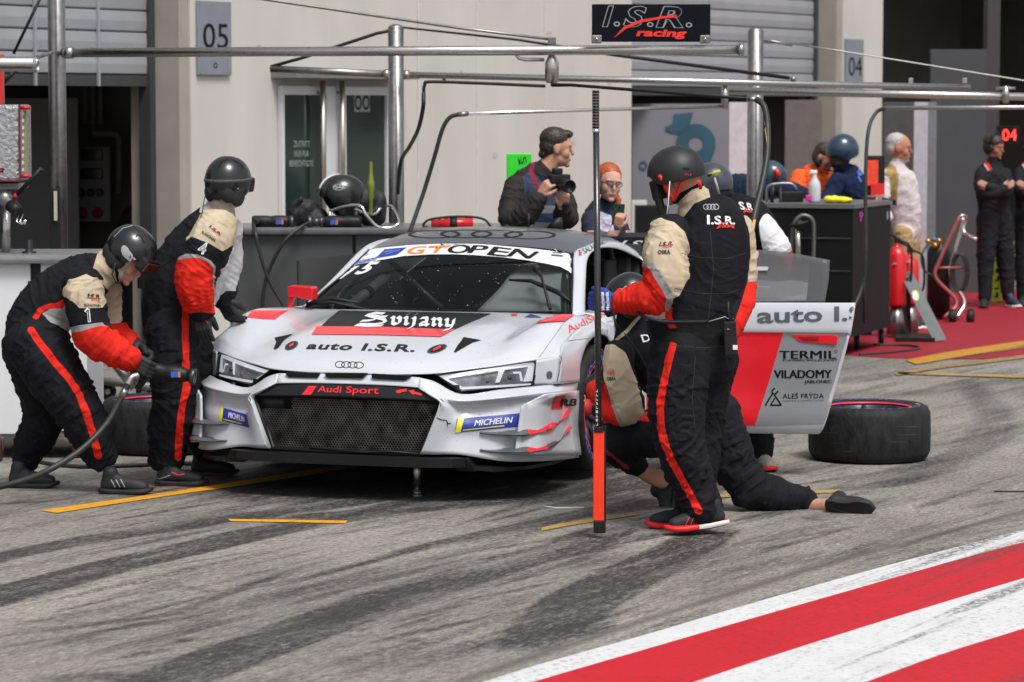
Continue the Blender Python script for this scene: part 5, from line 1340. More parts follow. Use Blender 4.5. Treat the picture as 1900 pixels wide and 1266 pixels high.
def ring_chain(pts, rad, ky=1.0, n=16, kdir=None):
    """closed tapered tube with rounded ends"""
    P = [Vector(p) for p in pts]; kd = Vector(kdir).normalized() if kdir is not None else Vector((0, 1, 0))
    T = [(P[min(i + 1, len(P) - 1)] - P[max(i - 1, 0)]).normalized() for i in range(len(P))]
    secs = []
    for a in (75, 50, 25): secs.append((P[0] - T[0] * rad[0] * math.sin(R(a)) * .8, T[0], rad[0] * math.cos(R(a))))
    for p, t, r in zip(P, T, rad): secs.append((p, t, r))
    for a in (25, 50, 75): secs.append((P[-1] + T[-1] * rad[-1] * math.sin(R(a)) * .8, T[-1], rad[-1] * math.cos(R(a))))
    vs = []; fs = []; up = Vector((0, 1, 0))
    for c, t, r in secs:
        a = t.cross(up)
        if a.length < .1: a = t.cross(Vector((1, 0, .1)))
        a.normalize(); b = a.cross(t).normalized(); up = b
        for k in range(n):
            q = 2 * math.pi * k / n; o_ = (a * math.cos(q) + b * math.sin(q)) * r
            o_ = o_ + kd * o_.dot(kd) * (ky - 1); vs.append(c + o_)
    for i in range(len(secs) - 1):
        for k in range(n): fs.append([i * n + k, i * n + (k + 1) % n, (i + 1) * n + (k + 1) % n, (i + 1) * n + k])
    fs.append(list(range(n))[::-1]); fs.append([len(vs) - n + k for k in range(n)])
    return vs, fs
def ellipsoid(c, M, r, nu=18, nv=12):
    b = MB().ball(c, r, None, nu, nv, M); return b.v, b.f
def frame(f, u):
    """columns: forward, side, up"""
    f = Vector(f).normalized(); u = Vector(u); s_ = u.cross(f).normalized(); u = f.cross(s_).normalized()
    return Matrix((f, s_, u)).transposed()
def remeshed(name, shapes, voxel, smooth, parent=None, m=None, noise_amp=0, noise_scale=10):
    V = []; F = []
    for v, f in shapes:
        k = len(V); V += [tuple(x) for x in v]; F += [[k + a for a in q] for q in f]
    me_ = bpy.data.meshes.new(name); me_.from_pydata(V, [], F)
    bm = bmesh.new(); bm.from_mesh(me_); bmesh.ops.remove_doubles(bm, verts=bm.verts, dist=1e-6); bmesh.ops.recalc_face_normals(bm, faces=bm.faces); bm.to_mesh(me_); bm.free()
    o = bpy.data.objects.new(name, me_); link(o, None)
    mods = [('REMESH', dict(mode='VOXEL', voxel_size=voxel, use_smooth_shade=True))]
    if smooth: mods.append(('SMOOTH', dict(factor=.5, iterations=smooth)))
    bake(o, mods)
    if noise_amp:
        nr = [v.normal.copy() for v in o.data.vertices]
        for v, q in zip(o.data.vertices, nr): v.co += q * noise_amp * noise.noise(v.co * noise_scale)
    if m: o.data.materials.clear(); o.data.materials.append(m)
    if parent is not None: to_parent(o, parent)
    return o
def to_parent(o, parent):
    o.data.transform(wmat(parent).inverted()); o.parent = parent; o.data.update(); return o
def mbp(mb_, name, parent): return mb_.build(name, parent)
def poly_sd(P, poly):
    """signed distance in picture units, positive inside"""
    poly = np.array(poly, float); d = np.full(len(P), 1e9); ins = np.zeros(len(P), bool)
    for a, b in zip(poly, np.roll(poly, -1, 0)):
        e = b - a; t = np.clip(((P - a) @ e) / max(1e-9, (e @ e)), 0, 1); d = np.minimum(d, np.linalg.norm(P - (a + t[:, None] * e), axis=1))
        c = ((a[1] > P[:, 1]) != (b[1] > P[:, 1])); xi = a[0] + (P[:, 1] - a[1]) * (b[0] - a[0]) / (b[1] - a[1] if b[1] != a[1] else 1e-9)
        ins ^= c & (P[:, 0] < xi)
    return np.where(ins, d, -d)
def line_sd(P, pts_, hw):
    d = np.full(len(P), 1e9); pts_ = np.array(pts_, float)
    for a, b in zip(pts_[:-1], pts_[1:]):
        e = b - a; t = np.clip(((P - a) @ e) / (e @ e), 0, 1); d = np.minimum(d, np.linalg.norm(P - (a + t[:, None] * e), axis=1))
    return hw - d
class Body:
    def __init__(s, Y): s.Y = Y; s.sc = scl(Y); s.shapes = []; s.segs = []
    def pt(s, p): return at(p[0], p[1], s.Y + (p[2] if len(p) > 2 else 0))
    def limb(s, grp, pts, ky=1.0, n=4, amp=.006):
        C_ = crom([(*s.pt(p), p[3] / s.sc) for p in pts], n)
        P = [Vector(c[:3]) for c in C_]; rr = [max(.006, float(c[3])) for c in C_]
        s.shapes.append(ring_chain(P, rr, ky))
        L = 0
        for a, b, ra, rb in zip(P[:-1], P[1:], rr[:-1], rr[1:]): s.segs.append((a, b, ra, rb, grp, L, amp)); L += (b - a).length
        return s
    def ball(s, grp, c, M, r): 
        s.shapes.append(ellipsoid(c, M, r)); s.segs.append((Vector(c) - Vector((0, 0, .001)), Vector(c), max(r) * .8, max(r) * .8, grp, 0, 0)); return s
    def head(s, c, f, u, k=1.0, grp='head', face=True, neck=True):
        M = frame(f, u); Q = lambda a, b, d: Vector(c) + M @ Vector((a * k, b * k, d * k))
        s.ball(grp, Q(-.008, 0, .028), M, (.100 * k, .078 * k, .098 * k)); s.ball(grp, Q(.028, 0, -.058), M, (.062 * k, .055 * k, .058 * k))
        if face:
            s.ball(grp, Q(.074, 0, -.098), M, (.020 * k, .024 * k, .018 * k))
            s.shapes.append(ring_chain([Q(.084, 0, .020), Q(.098, 0, -.006), Q(.103, 0, -.026)], [.008 * k, .010 * k, .0125 * k]))
            s.shapes.append(ring_chain([Q(.074, -.045, .030), Q(.088, 0, .034), Q(.074, .045, .030)], [.010 * k, .010 * k, .010 * k]))
            s.shapes.append(ellipsoid(Q(.086, 0, -.056), M, (.012 * k, .024 * k, .007 * k))); s.shapes.append(ellipsoid(Q(.084, 0, -.066), M, (.013 * k, .020 * k, .007 * k)))
            for sg in (1, -1):
                s.shapes.append(ellipsoid(Q(.048, .036 * sg, -.026), M, (.034 * k, .030 * k, .036 * k)))
                s.shapes.append(ellipsoid(Q(-.010, .080 * sg, -.006), M, (.020 * k, .009 * k, .033 * k)))
        return M, Q
    def build(s, name, parent, base, zones, voxel=.008, smooth=4, rough=.78, wr=1.0):
        o = remeshed(name, s.shapes, voxel, smooth)
        me_ = o.data; n_ = len(me_.vertices); co = np.empty(n_ * 3); me_.vertices.foreach_get('co', co); co = co.reshape(-1, 3)
        no_ = np.empty(n_ * 3); me_.vertices.foreach_get('normal', no_); no_ = no_.reshape(-1, 3)
        groups = sorted({q[4] for q in s.segs}); gd = {g: np.full(n_, 1e9) for g in groups}
        best = np.full(n_, 1e9); sarc = np.zeros(n_); amp = np.zeros(n_); gi = np.zeros(n_, int); ax = np.zeros((n_, 3))
        for a, b, ra, rb, g, L, am in s.segs:
            A = np.array(a); E = np.array(b) - A; ll = max(1e-9, E @ E); t = np.clip(((co - A) @ E) / ll, 0, 1); q = A + t[:, None] * E
            d = np.linalg.norm(co - q, axis=1) - (ra + (rb - ra) * t)
            gd[g] = np.minimum(gd[g], d); w_ = d < best; best[w_] = d[w_]; sarc[w_] = (L + t * math.sqrt(ll))[w_]; amp[w_] = am; gi[w_] = groups.index(g); ax[w_] = (co - q)[w_]
        px_ = pix(co)
        # folds of the cloth: bands across each limb plus irregular creases
        disp = np.zeros(n_)
        if wr > 0:
            for i in range(n_):
                if amp[i] <= 0: continue
                r_ = ax[i]; c = co[i]
                wv = noise.noise(Vector((c[0] * 5, c[1] * 5, c[2] * 5 + gi[i]))) * 1.1
                a_ = abs(noise.noise(Vector((c[0] * 3.5 + gi[i] * 7, c[1] * 3.5, sarc[i] * 10 + c[0] * 6 + wv))))
                d_ = abs(noise.noise(Vector((c[0] * 5 + gi[i] * 5 + c[2] * 3, c[1] * 5, sarc[i] * 15 - c[0] * 9 + wv * 2))))
                b_ = noise.noise(Vector((c[0] * 6 - c[2] * 4, c[1] * 6, c[2] * 6 + c[0] * 4 + gi[i] * 3)))
                disp[i] = amp[i] * wr * (1.15 * (max(0, 1 - 3.2 * a_) ** 1.6) + .75 * (max(0, 1 - 4 * d_) ** 1.5) + b_ * .55 - .35)
            co2 = co + no_ * disp[:, None]; me_.vertices.foreach_set('co', co2.ravel()); me_.update()
        cols = []
        for i, z in enumerate(zones):
            col, kind, dat = z[0], z[1], z[2]; grp = z[3] if len(z) > 3 else None; front = z[4] if len(z) > 4 else False
            f = poly_sd(px_, dat) if kind == 'poly' else (line_sd(px_, dat[0], dat[1]) if kind == 'line' else np.full(n_, 50.))
            f = f / s.sc
            if grp:
                gg = grp if isinstance(grp, (list, tuple)) else [grp]
                din = np.min([gd[g] for g in gg], 0); oth = [gd[g] for g in groups if g not in gg]
                if oth: f = np.minimum(f, (np.min(oth, 0) - din))
            if front: f = np.minimum(f, -no_[:, 1] * .05)
            at_ = me_.attributes.new('z%d' % i, 'FLOAT', 'POINT'); at_.data.foreach_set('value', f.astype(np.float32)); cols.append(col)
        me_.materials.clear(); me_.materials.append(fabric_mat(name + '_cloth', base, cols, rough))
        if parent is not None: to_parent(o, parent)
        return o
def person(Y, px, py, label, group=None):
    e = empty('person', gnd(px, py) if False else Vector((at(px, py, Y).x, Y, 0)), label, 'person', group); return e
SKIN = (.52, .27, .19); BLK = (.010, .0105, .014); BEI = (.50, .41, .29); RDS = (.66, .022, .012); SIL = (.30, .31, .31); STR = (.68, .022, .014)
def glove_or_hand(name, parent, wrist, knuckle, palm_n, m, curl=(60, 55, 55, 60), thumb=1, k=1.0, fat=1.0, spread=.0, voxel=.0035, thumb_curl=35):
    """palm and five separate fingers; the fingers bend towards palm_n; thumb on the +/- side"""
    w_ = Vector(wrist); d = (Vector(knuckle) - w_).normalized(); pn = Vector(palm_n); pn = (pn - d * pn.dot(d)).normalized(); sd_ = d.cross(pn).normalized() * thumb
    sh = []; L = .085 * k; kn = w_ + d * L
    for j, o_ in enumerate((-.026, -.009, .009, .026)):
        sh.append(ring_chain([w_ + sd_ * o_ * .6 * k, w_ + d * L * .5 + sd_ * o_ * .9 * k, kn + sd_ * o_ * k], [.017 * k * fat, .015 * k * fat, .0125 * k * fat], .9, 10))
    for j, (o_, ln, r_) in enumerate(((.028, .070, .0098), (.0095, .080, .0102), (-.0095, .074, .0098), (-.028, .058, .0088))):
        p = kn + sd_ * o_ * k; a = 0; pts_ = [p - d * .012 * k, p]; dd = d; rr = [r_ * 1.1, r_ * 1.05]
        for s_, part in enumerate((.46, .30, .24)):
            a += R(curl[j] * (1, .95, .6)[s_]); dd = (d * math.cos(a) + pn * math.sin(a) + sd_ * (spread * (1.5 - j) * .12)).normalized()
            pts_.append(pts_[-1] + dd * ln * part * k); rr.append(r_ * (1, .93, .82)[s_])
        sh.append(ring_chain(pts_, [q * k * fat for q in rr], 1, 10))
    p = w_ + d * .022 * k + sd_ * .026 * k; t1 = (d * .75 + sd_ * .65 + pn * .35).normalized(); t2 = (d * .8 + sd_ * .1 + pn * math.sin(R(thumb_curl))).normalized()
    sh.append(ring_chain([p, p + t1 * .034 * k, p + t1 * .034 * k + t2 * .030 * k, p + t1 * .034 * k + t2 * .052 * k], [.016 * k * fat, .0125 * k * fat, .011 * k * fat, .0085 * k * fat], 1, 10))
    return remeshed(name, sh, voxel, 2, parent, m)
def shoe(parent, heel, toe, up, mu, ms, L=.29, ms2=None, name='shoe', lace=None, thick=.026, acc=None):
    """heel: the point on the ground under the heel; toe direction; up"""
    h = Vector(heel); d = Vector(toe).normalized(); u = Vector(up); u = (u - d * u.dot(d)).normalized(); s_ = u.cross(d).normalized(); P = lambda a, b, c: h + d * a * L + s_ * b * L + u * c
    out = [(0, .0), (.02, .10), (.12, .135), (.30, .115), (.48, .125), (.66, .175), (.82, .165), (.93, .11), (1.0, .02)]
    ring = [(a, b) for a, b in out] + [(a, -b) for a, b in out[-2:0:-1]]
    mb_ = MB(); n_ = len(ring)
    lay = [(.0, .93), (.004, 1.0), (thick * .6, 1.04), (thick, 1.0)]
    vs = [P(.5 + (a - .5) * k_, b * k_, c + (.012 * max(0, (a - .75) / .25) ** 2) * 1.2 + (.006 if a < .15 else 0)) for c, k_ in lay for a, b in ring]
    for j in range(len(lay) - 1):
        for i in range(n_):
            a = ring[i][0]; m_ = ms if (a > .45 or ms2 is None) else ms2
            if j == 0: m_ = acc or BLACK
            mb_.add([vs[j * n_ + i], vs[j * n_ + (i + 1) % n_], vs[(j + 1) * n_ + (i + 1) % n_], vs[(j + 1) * n_ + i]], [[0, 1, 2, 3]], m_, True)
    mb_.add([vs[i] for i in range(n_)][::-1], [list(range(n_))], acc or BLACK); mb_.add([vs[(len(lay) - 1) * n_ + i] for i in range(n_)], [list(range(n_))], ms)
    so = mb_.build('sole', None)
    sh = [ring_chain([P(.14, 0, thick + .028), P(.42, 0, thick + .03), P(.66, 0, thick + .020), P(.84, 0, thick + .012)], [.038, .038, .040, .032], 1, 16),
          ring_chain([P(.16, 0, thick + .02), P(.20, 0, .085), P(.22, 0, .115)], [.040, .040, .041], 1, 14), ring_chain([P(.30, 0, .080), P(.5, 0, .058), P(.62, 0, .046)], [.034, .028, .026], 1, 12)]
    up_ = remeshed(name, sh, .005, 3, None, mu)
    if lace:
        lb = MB()
        for q in (.36, .43, .50, .57, .64): lb.tube([P(q, -.075, .072 - (q - .36) * .07), P(q + .02, 0, .098 - (q - .36) * .12), P(q, .075, .072 - (q - .36) * .07)], .0032, lace, 6)
        lo = lb.build('laces', None)
    to_parent(up_, parent); so.data.transform(wmat(parent).inverted()); so.parent = up_
    if lace: lo.data.transform(wmat(parent).inverted()); lo.parent = up_
    return up_
def helmet(parent, c, f, u, r, m, cut_front=.10, cut_back=-.72, cut_side=-.55, name='helmet', pads=None):
    """open-face shell: r = half sizes along forward, side, up"""
    M = frame(f, u); nu, nv = 48, 30; vs = []; fs = []
    def zc(ph):
        c_ = math.cos(ph); return cut_front if c_ > .75 else (cut_side + (cut_front - cut_side) * max(0, (c_ - .35) / .40) if c_ > .35 else cut_side + (cut_back - cut_side) * max(0, -c_))
    for j in range(nv + 1):
        for i in range(nu):
            ph = 2 * math.pi * i / nu; z0 = zc(ph); z = 1 - (1 - z0) * (j / nv); z = math.sin(math.pi / 2 * (1 - (1 - z0) * (j / nv))) if z0 > -.01 and False else z
            rr = math.sqrt(max(0, 1 - z * z)) ** .92
            vs.append(Vector(c) + M @ Vector((rr * math.cos(ph) * r[0], rr * math.sin(ph) * r[1], z * r[2])))
    for j in range(nv):
        for i in range(nu): fs.append([j * nu + i, j * nu + (i + 1) % nu, (j + 1) * nu + (i + 1) % nu, (j + 1) * nu + i])
    rim = [vs[nv * nu + i] for i in range(nu)]
    o = mesh_obj(name, vs, fs, m)
    bm = bmesh.new(); bm.from_mesh(o.data); bmesh.ops.remove_doubles(bm, verts=bm.verts, dist=1e-4); bmesh.ops.recalc_face_normals(bm, faces=bm.faces); bm.to_mesh(o.data); bm.free()
    bake(o, [('SOLIDIFY', dict(thickness=.014, offset=1)), ('BEVEL', dict(width=.003, segments=2, limit_method='ANGLE'))])
    for p in o.data.polygons: p.use_smooth = True
    to_parent(o, parent)
    if pads:
        Hh = lambda a, b, d: Vector(c) + M @ Vector((a * r[0], b * r[1], d * r[2]))
        sh = []
        for sg in (1, -1): sh += [ellipsoid(Hh(-.05, .74 * sg, -.62), M, (r[0] * .50, r[1] * .24, r[2] * .52)), ellipsoid(Hh(-.45, .52 * sg, -.55), M, (r[0] * .42, r[1] * .36, r[2] * .48))]
        sh.append(ellipsoid(Hh(-.66, 0, -.45), M, (r[0] * .26, r[1] * .62, r[2] * .50)))
        remeshed('ear_pads', sh, .006, 2, parent, pads)
    return o, M, lambda a, b, d: Vector(c) + M @ Vector((a * r[0], b * r[1], d * r[2]))
HEL = mat('helmet_black', (.009, .0095, .011), .30, 0, .1, 12, coat=.3, bump=.02, bscale=120)
HELM = mat('helmet_matte', (.013, .013, .015), .50, 0, .1, 12)
GLV = mat('glove_black', (.011, .011, .013), .65, 0, .2, 40, .2, 150)
GLB = mat('glove_blue', (.02, .055, .28), .7, 0, .2, 40, .3, 150)
SHB = mat('shoe_black', (.011, .011, .014), .65, 0, .2, 40, .2, 160)
SHS = mat('shoe_sole_black', (.014, .014, .016), .7, 0, .2, 40)
SHW = mat('shoe_white', (.72, .70, .66), .6); SHR = mat('shoe_red', (.75, .015, .02), .5)
SKINM = mat('skin', SKIN, .55, 0, .08, 30, .05, 200)
SOCK = mat('sock_white', (.6, .6, .62), .85)
LETW = mat('print_white', (.75, .76, .78), .6); LETR = mat('print_red', (.75, .02, .02), .6); LETK = mat('print_black', (.02, .02, .02), .6); LETG = mat('print_grey', (.30, .31, .33), .6)
LENS = mat('goggle_lens', (.10, .03, .015), .08, 0, .1, spec=1.0)
# ============================================================ PEOPLE
# --- the man with the stop board, seen from behind
p1 = person(14.5, 1290, 990, 'person in black and beige crew suit holding the stop board pole, back turned, matte helmet')
b = Body(14.5)
b.limb('torso', [(1290, 665, 0, 78), (1287, 620, 0, 84), (1285, 585, 0, 88), (1298, 530, 0, 85), (1310, 465, 0, 83), (1312, 415, 0, 70), (1296, 385, 0, 46), (1285, 365, .0, 30)], .62, amp=.004)
b.limb('nleg', [(1262, 662, -.06, 60), (1257, 730, -.10, 56), (1256, 790, -.12, 50), (1268, 845, -.12, 46), (1288, 900, -.12, 40), (1304, 948, -.12, 37)], amp=.010)
b.limb('fleg', [(1314, 662, .10, 57), (1307, 730, .10, 48), (1300, 800, .10, 42), (1298, 870, .08, 36), (1282, 948, .10, 32)], amp=.009)
b.limb('larm', [(1244, 432, -.12, 40), (1234, 470, -.20, 42), (1234, 512, -.24, 41), (1228, 540, -.24, 38), (1196, 552, -.22, 32), (1164, 559, -.18, 25), (1144, 562, -.15, 18)], amp=.009)
b.limb('rarm', [(1366, 430, .08, 36), (1374, 475, .10, 30), (1376, 520, .08, 27), (1371, 560, 0, 27), (1360, 600, -.06, 22), (1350, 625, -.10, 17)], amp=.008)
b.limb('neck', [(1284, 372, 0, 26), (1276, 345, 0, 24), (1270, 325, 0, 24)], amp=0)
hc = at(1262, 332, 14.5); f1 = Vector((-.88, .42, -.22)); u1 = Vector((-.12, -.05, 1))
b.head(hc, f1, u1, 1.0)
b.build('body', p1, BLK, [
 (SKIN, 'poly', [(1190, 280), (1300, 280), (1308, 345), (1300, 362), (1278, 366), (1262, 385), (1190, 400)], ['head', 'neck']),
 (BEI, 'poly', [(1222, 470), (1212, 445), (1238, 402), (1262, 372), (1284, 352), (1312, 344), (1318, 366), (1288, 378), (1250, 425), (1240, 450)], ['torso', 'neck']),
 (BEI, 'poly', [(1180, 570), (1180, 430), (1205, 415), (1228, 405), (1250, 412), (1268, 432), (1280, 470), (1277, 512), (1262, 545), (1240, 558)], 'larm'),
 (SIL, 'poly', [(1100, 500), (1212, 488), (1250, 545), (1240, 610), (1100, 620)], 'larm'),
 (RDS, 'poly', [(1100, 500), (1202, 495), (1236, 552), (1232, 610), (1100, 620)], 'larm'),
 ((.55, .52, .47), 'poly', [(1170, 530), (1236, 545), (1238, 592), (1180, 596)], 'torso'),
 (STR, 'line', ([(1243, 545), (1240, 588), (1253, 622)], 6.5), 'torso'),
 (BEI, 'poly', [(1330, 400), (1430, 400), (1430, 512), (1330, 524)], 'rarm'), (SIL, 'poly', [(1330, 524), (1430, 512), (1430, 518), (1330, 531)], 'rarm'), (RDS, 'poly', [(1330, 531), (1430, 518), (1430, 660), (1330, 660)], 'rarm'),
 ((.012, .012, .013), 'poly', [(1190, 612), (1400, 602), (1400, 632), (1190, 641)], ['torso', 'nleg', 'fleg']),
 (STR, 'line', ([(1250, 634), (1234, 700), (1225, 755), (1226, 795), (1244, 850), (1270, 900), (1297, 947)], 6.8), 'nleg', True)], .0062, 4)
bo = [c for c in bpy.data.objects if c.parent == p1 and c.name.startswith('body')][0]; bb = world_bvh(bo)
for k in range(4): decal(bo, ring_geo(1310 + k * 6.2, 384.5, 5.2, 5.6, 1.5, 16), LETG, None, 8, .003, bb)
def mini_isr(o, bv, q, m1=LETW, m2=LETR):
    g = text_geo('I.S.R.', bold=.03, shear=.15); g = (g[0] * np.array([1, .68]) + np.array([0, .32]), g[1]); decal(o, warp(g, q), m1, None, 6, .003, bv)
    decal(o, warp(stroke_geo([(.28, .02), (.42, .35), (.72, .58)], .06), q), m2, None, 6, .005, bv)
    g = text_geo('racing', bold=.04, shear=.2); g = (g[0] * np.array([.58, .34]) + np.array([.36, .0]), g[1]); decal(o, warp(g, q), m2, None, 6, .005, bv)
mini_isr(bo, bb, [(1314, 426), (1366, 424), (1360, 402), (1308, 399)])
mini_isr(bo, bb, [(1222, 461), (1248, 459), (1250, 448), (1224, 450)], LETK)
decal(bo, text_geo('OBRA', bold=.04), LETK, [(1221, 472), (1244, 472), (1244, 464), (1221, 464.5)], 6, .003, bb)
SEM = mat('suit_seam', (.028, .029, .034), .8)
for q in ([(1262, 470), (1300, 478), (1350, 480), (1384, 470)], [(1252, 535), (1300, 545), (1350, 545), (1374, 536)], [(1318, 430), (1324, 500), (1318, 560), (1312, 608)], [(1240, 640), (1300, 646), (1365, 640)], [(1290, 660), (1284, 740), (1290, 800)]): decal(bo, stroke_geo(q, 1.1), SEM, None, 8, .0012, bb)
hl_, M1, H1 = helmet(p1, at(1255, 322, 14.5), f1, u1, (.128, .118, .118), HELM, .12, -.30, -.28)
t = MB(); t.ball(H1(-.1, 0, 1.02), (.03, .02, .012), BLACK, 12, 6, M1); t.box(H1(-.70, -.72, .05), (.035, .006, .008), BLACKM, M1, .002)
t.build('helmet_mount', p1)
bvh_ = world_bvh(hl_)
decal(hl_, stroke_geo([(1267, 313), (1279, 314)], 4), BLACKM, None, 6, .002, bvh_); decal(hl_, marks_geo(4, 4), LETR, [(1270, 325), (1284, 327), (1284, 322), (1270, 321)], 6, .002, bvh_)
t = MB(); RS = mat('strap_red', (.75, .02, .02), .6)
for P_ in ([(1224, 326), (1231, 340), (1242, 358), (1250, 372)], [(1266, 335), (1260, 352), (1250, 373)], [(1297, 336), (1300, 350)]):
    t.tube([at(x, y, 14.5 - .085 if i else 14.5 - .11) for i, (x, y) in enumerate(P_)], .009, RS, 8); t.build('chin_strap', p1); t = MB()
t = MB(); t.box(at(1222, 352, 14.5), (.05, .10, .10), BLACK, M1, .015); t.tube([at(1218, 330, 14.46), at(1224, 400, 14.44)], .010, BLACK, 8); t.box(at(1226, 385, 14.45), (.03, .05, .10), BLACK, M1, .01); t.tube([at(1243, 336, 14.38), at(1240, 375, 14.38), at(1236, 412, 14.36)], .0025, LETW, 6); t.build('headset', p1)
t = MB(); t.tube(curve([at(1168, 560, 14.32), at(1178, 575, 14.27), at(1200, 590, 14.22), at(1240, 598, 14.2), at(1315, 597, 14.2)]), .009, BLACK, 8)
for k in range(40): 
    q = at(1240 + k * 1.9, 598, 14.2); t.tube([q - Vector((.0011, 0, 0)), q + Vector((.0011, 0, 0))], .0125, BLACK, 10)
t.tube([at(1315, 597, 14.2), at(1345, 588, 14.22), at(1352, 592, 14.25)], .0025, LETG, 6); t.build('cable', p1)
t = MB(); q = at(1355, 628, 14.33); t.box(q, (.062, .035, .165), BLACK, Matrix.Rotation(R(-3), 3, 'Y'), .008); t.tube([at(1351, 600, 14.33), at(1351, 560, 14.33)], [.009, .006], BLACK, 10)
t.tube([at(1360, 597, 14.33), at(1360, 590, 14.33)], .008, BLACK, 10); t.box(at(1364, 645, 14.31), (.022, .006, .022), LETW, None, .001); t.box(at(1351, 611, 14.31), (.010, .006, .006), mat('radio_orange', (.8, .1, .02), .5), None); t.build('radio', p1)
# gloved hand closed round the pole
kn = at(1106, 566, 14.28); wr_ = at(1140, 563, 14.33)
glove_or_hand('glove', p1, wr_, at(1104, 560, 14.30), (0.0, 1, 0), GLB, (62, 68, 66, 62), thumb=-1, fat=1.28, k=1.12)
t = MB(); t.tube([at(1151, 562, 14.36), at(1138, 563, 14.34)], [.045, .043], GLV, 16); t.tube([at(1139, 563, 14.34), at(1134, 563, 14.335)], .040, mat('cuff_yellow', (.55, .55, .03), .6), 16); t.build('glove_cuff', p1)
gvo = [c for c in bpy.data.objects if c.parent == p1 and c.name.startswith('glove') and 'cuff' not in c.name][0]; gb = world_bvh(gvo)
for i, (x0, x1) in enumerate(((1122, 1129), (1113, 1120))): decal(gvo, text_geo('Mechanix', bold=.02), LETW, [(x1 + 2, 575), (x1 + 0, 542), (x0 + 0, 543), (x0 + 2, 576)], 5, .003, gb)
shoe(p1, at(1352, 975, 14.36), Vector((-1, -.16, -.10)), (-.08, 0, 1), SHB, SHR, .315, SHW, lace=None)
shoe(p1, gnd(1312, 985) + Vector((0, .12, .0)), Vector((-1, -.12, 0)), (0, 0, 1), SHB, SHR, .30, SHR)
s1o = [c for c in bpy.data.objects if c.parent == p1 and c.name.startswith('shoe')][0]; sb_ = world_bvh(s1o)
decal(s1o, join_geo(*[stroke_geo([(1268 + 11 * k, 982 - 2 * k), (1280 + 9 * k, 958 - 3 * k)], 1.2) for k in range(5)]), LETR, None, 5, .002, sb_)
# stop board
sbd = empty('stop_board', at(1111, 985, 14.20), 'long black carbon pole with an orange red lower blade held upright', 'stop board')
YP = 14.22
CARBP = mat('carbon_pole', (.018, .018, .019), .25, 0, .4, 160, .08, 400, coat=.5)
t = MB(); t.tube([at(1106, 246, YP + .10), at(1109, 560, YP + .03), at(1111, 800, YP)], .0155, CARBP, 20); t.tube([at(1105.6, 240, YP + .1), at(1105.6, 246, YP + .1)], .017, CHROME, 20); t.build('pole', sbd)
t = MB()
for k in range(13): t.tube([at(1105.4, 168 + k * 5.5, YP + .1), at(1105.4, 173 + k * 5.5, YP + .1)], [.0158, .0172], BLACK, 16)
t.build('grip', sbd)
t = MB(); a_, b_ = at(1101, 800, YP), at(1121, 966, YP); c = (a_ + b_) / 2
t.box((c.x, YP, c.z), (b_.x - a_.x, .022, a_.z - b_.z), ORANGE, None, .003); t.build('blade', sbd)
t = MB(); t.box((at(1123, 880, YP).x, YP, c.z + .01), (.008, .028, a_.z - b_.z + .03), BLACK, None, .002); q0, q1 = at(1102, 966, YP), at(1123, 989, YP)
t.box(((q0.x + q1.x) / 2, YP, (q0.z + q1.z) / 2), (q1.x - q0.x + .004, .03, abs(q0.z - q1.z)), BLACK, None, .006); t.box(at(1111, 797, YP), (.045, .03, .03), BLACK, None, .005); t.build('blade_frame', sbd)
po = [c for c in bpy.data.objects if c.parent == sbd and c.name.startswith('pole')][0]; pb = world_bvh(po)
decal(po, marks_geo(9, 2), LETW, [(1109.5, 790), (1109.5, 720), (1106, 720), (1106, 790)], 6, .001, pb)

# --- wheel changer number four, standing
BAGP = mat('helmet_padding', (.014, .014, .016), .8, 0, .2, 40)
p2 = person(16.3, 325, 895, 'person with armband 4 standing behind the front wheel, looking away, black helmet')
b = Body(16.3)
b.limb('torso', [(322, 615, 0, 58), (325, 575, 0, 65), (338, 530, 0, 72), (362, 480, 0, 66), (388, 430, 0, 52), (405, 398, 0, 34), (412, 380, 0, 26)], .62, amp=.005)
b.limb('nleg', [(322, 615, -.06, 55), (322, 680, -.1, 48), (325, 740, -.1, 44), (315, 800, -.08, 41), (307, 852, -.05, 33)], amp=.009)
b.limb('fleg', [(342, 620, .12, 50), (362, 700, .15, 42), (374, 760, .2, 38), (378, 800, .25, 34), (380, 838, .3, 25)], amp=.008)
b.limb('arm', [(402, 420, -.16, 36), (390, 452, -.24, 41), (370, 495, -.26, 39), (362, 530, -.26, 37), (366, 558, -.24, 31), (372, 578, -.22, 24)], amp=.009)
b.limb('farm', [(424, 430, .16, 30), (424, 480, .2, 26), (418, 530, .2, 24), (415, 558, .2, 20)], amp=.006)
b.limb('neck', [(410, 385, 0, 24), (418, 365, 0, 22), (424, 345, 0, 22)], amp=0)
f2 = Vector((.52, .84, -.16)); u2 = Vector((.1, .1, 1)); b.head(at(424, 347, 16.3), f2, u2, .93, face=True)
WHB = (.60, .58, .58)
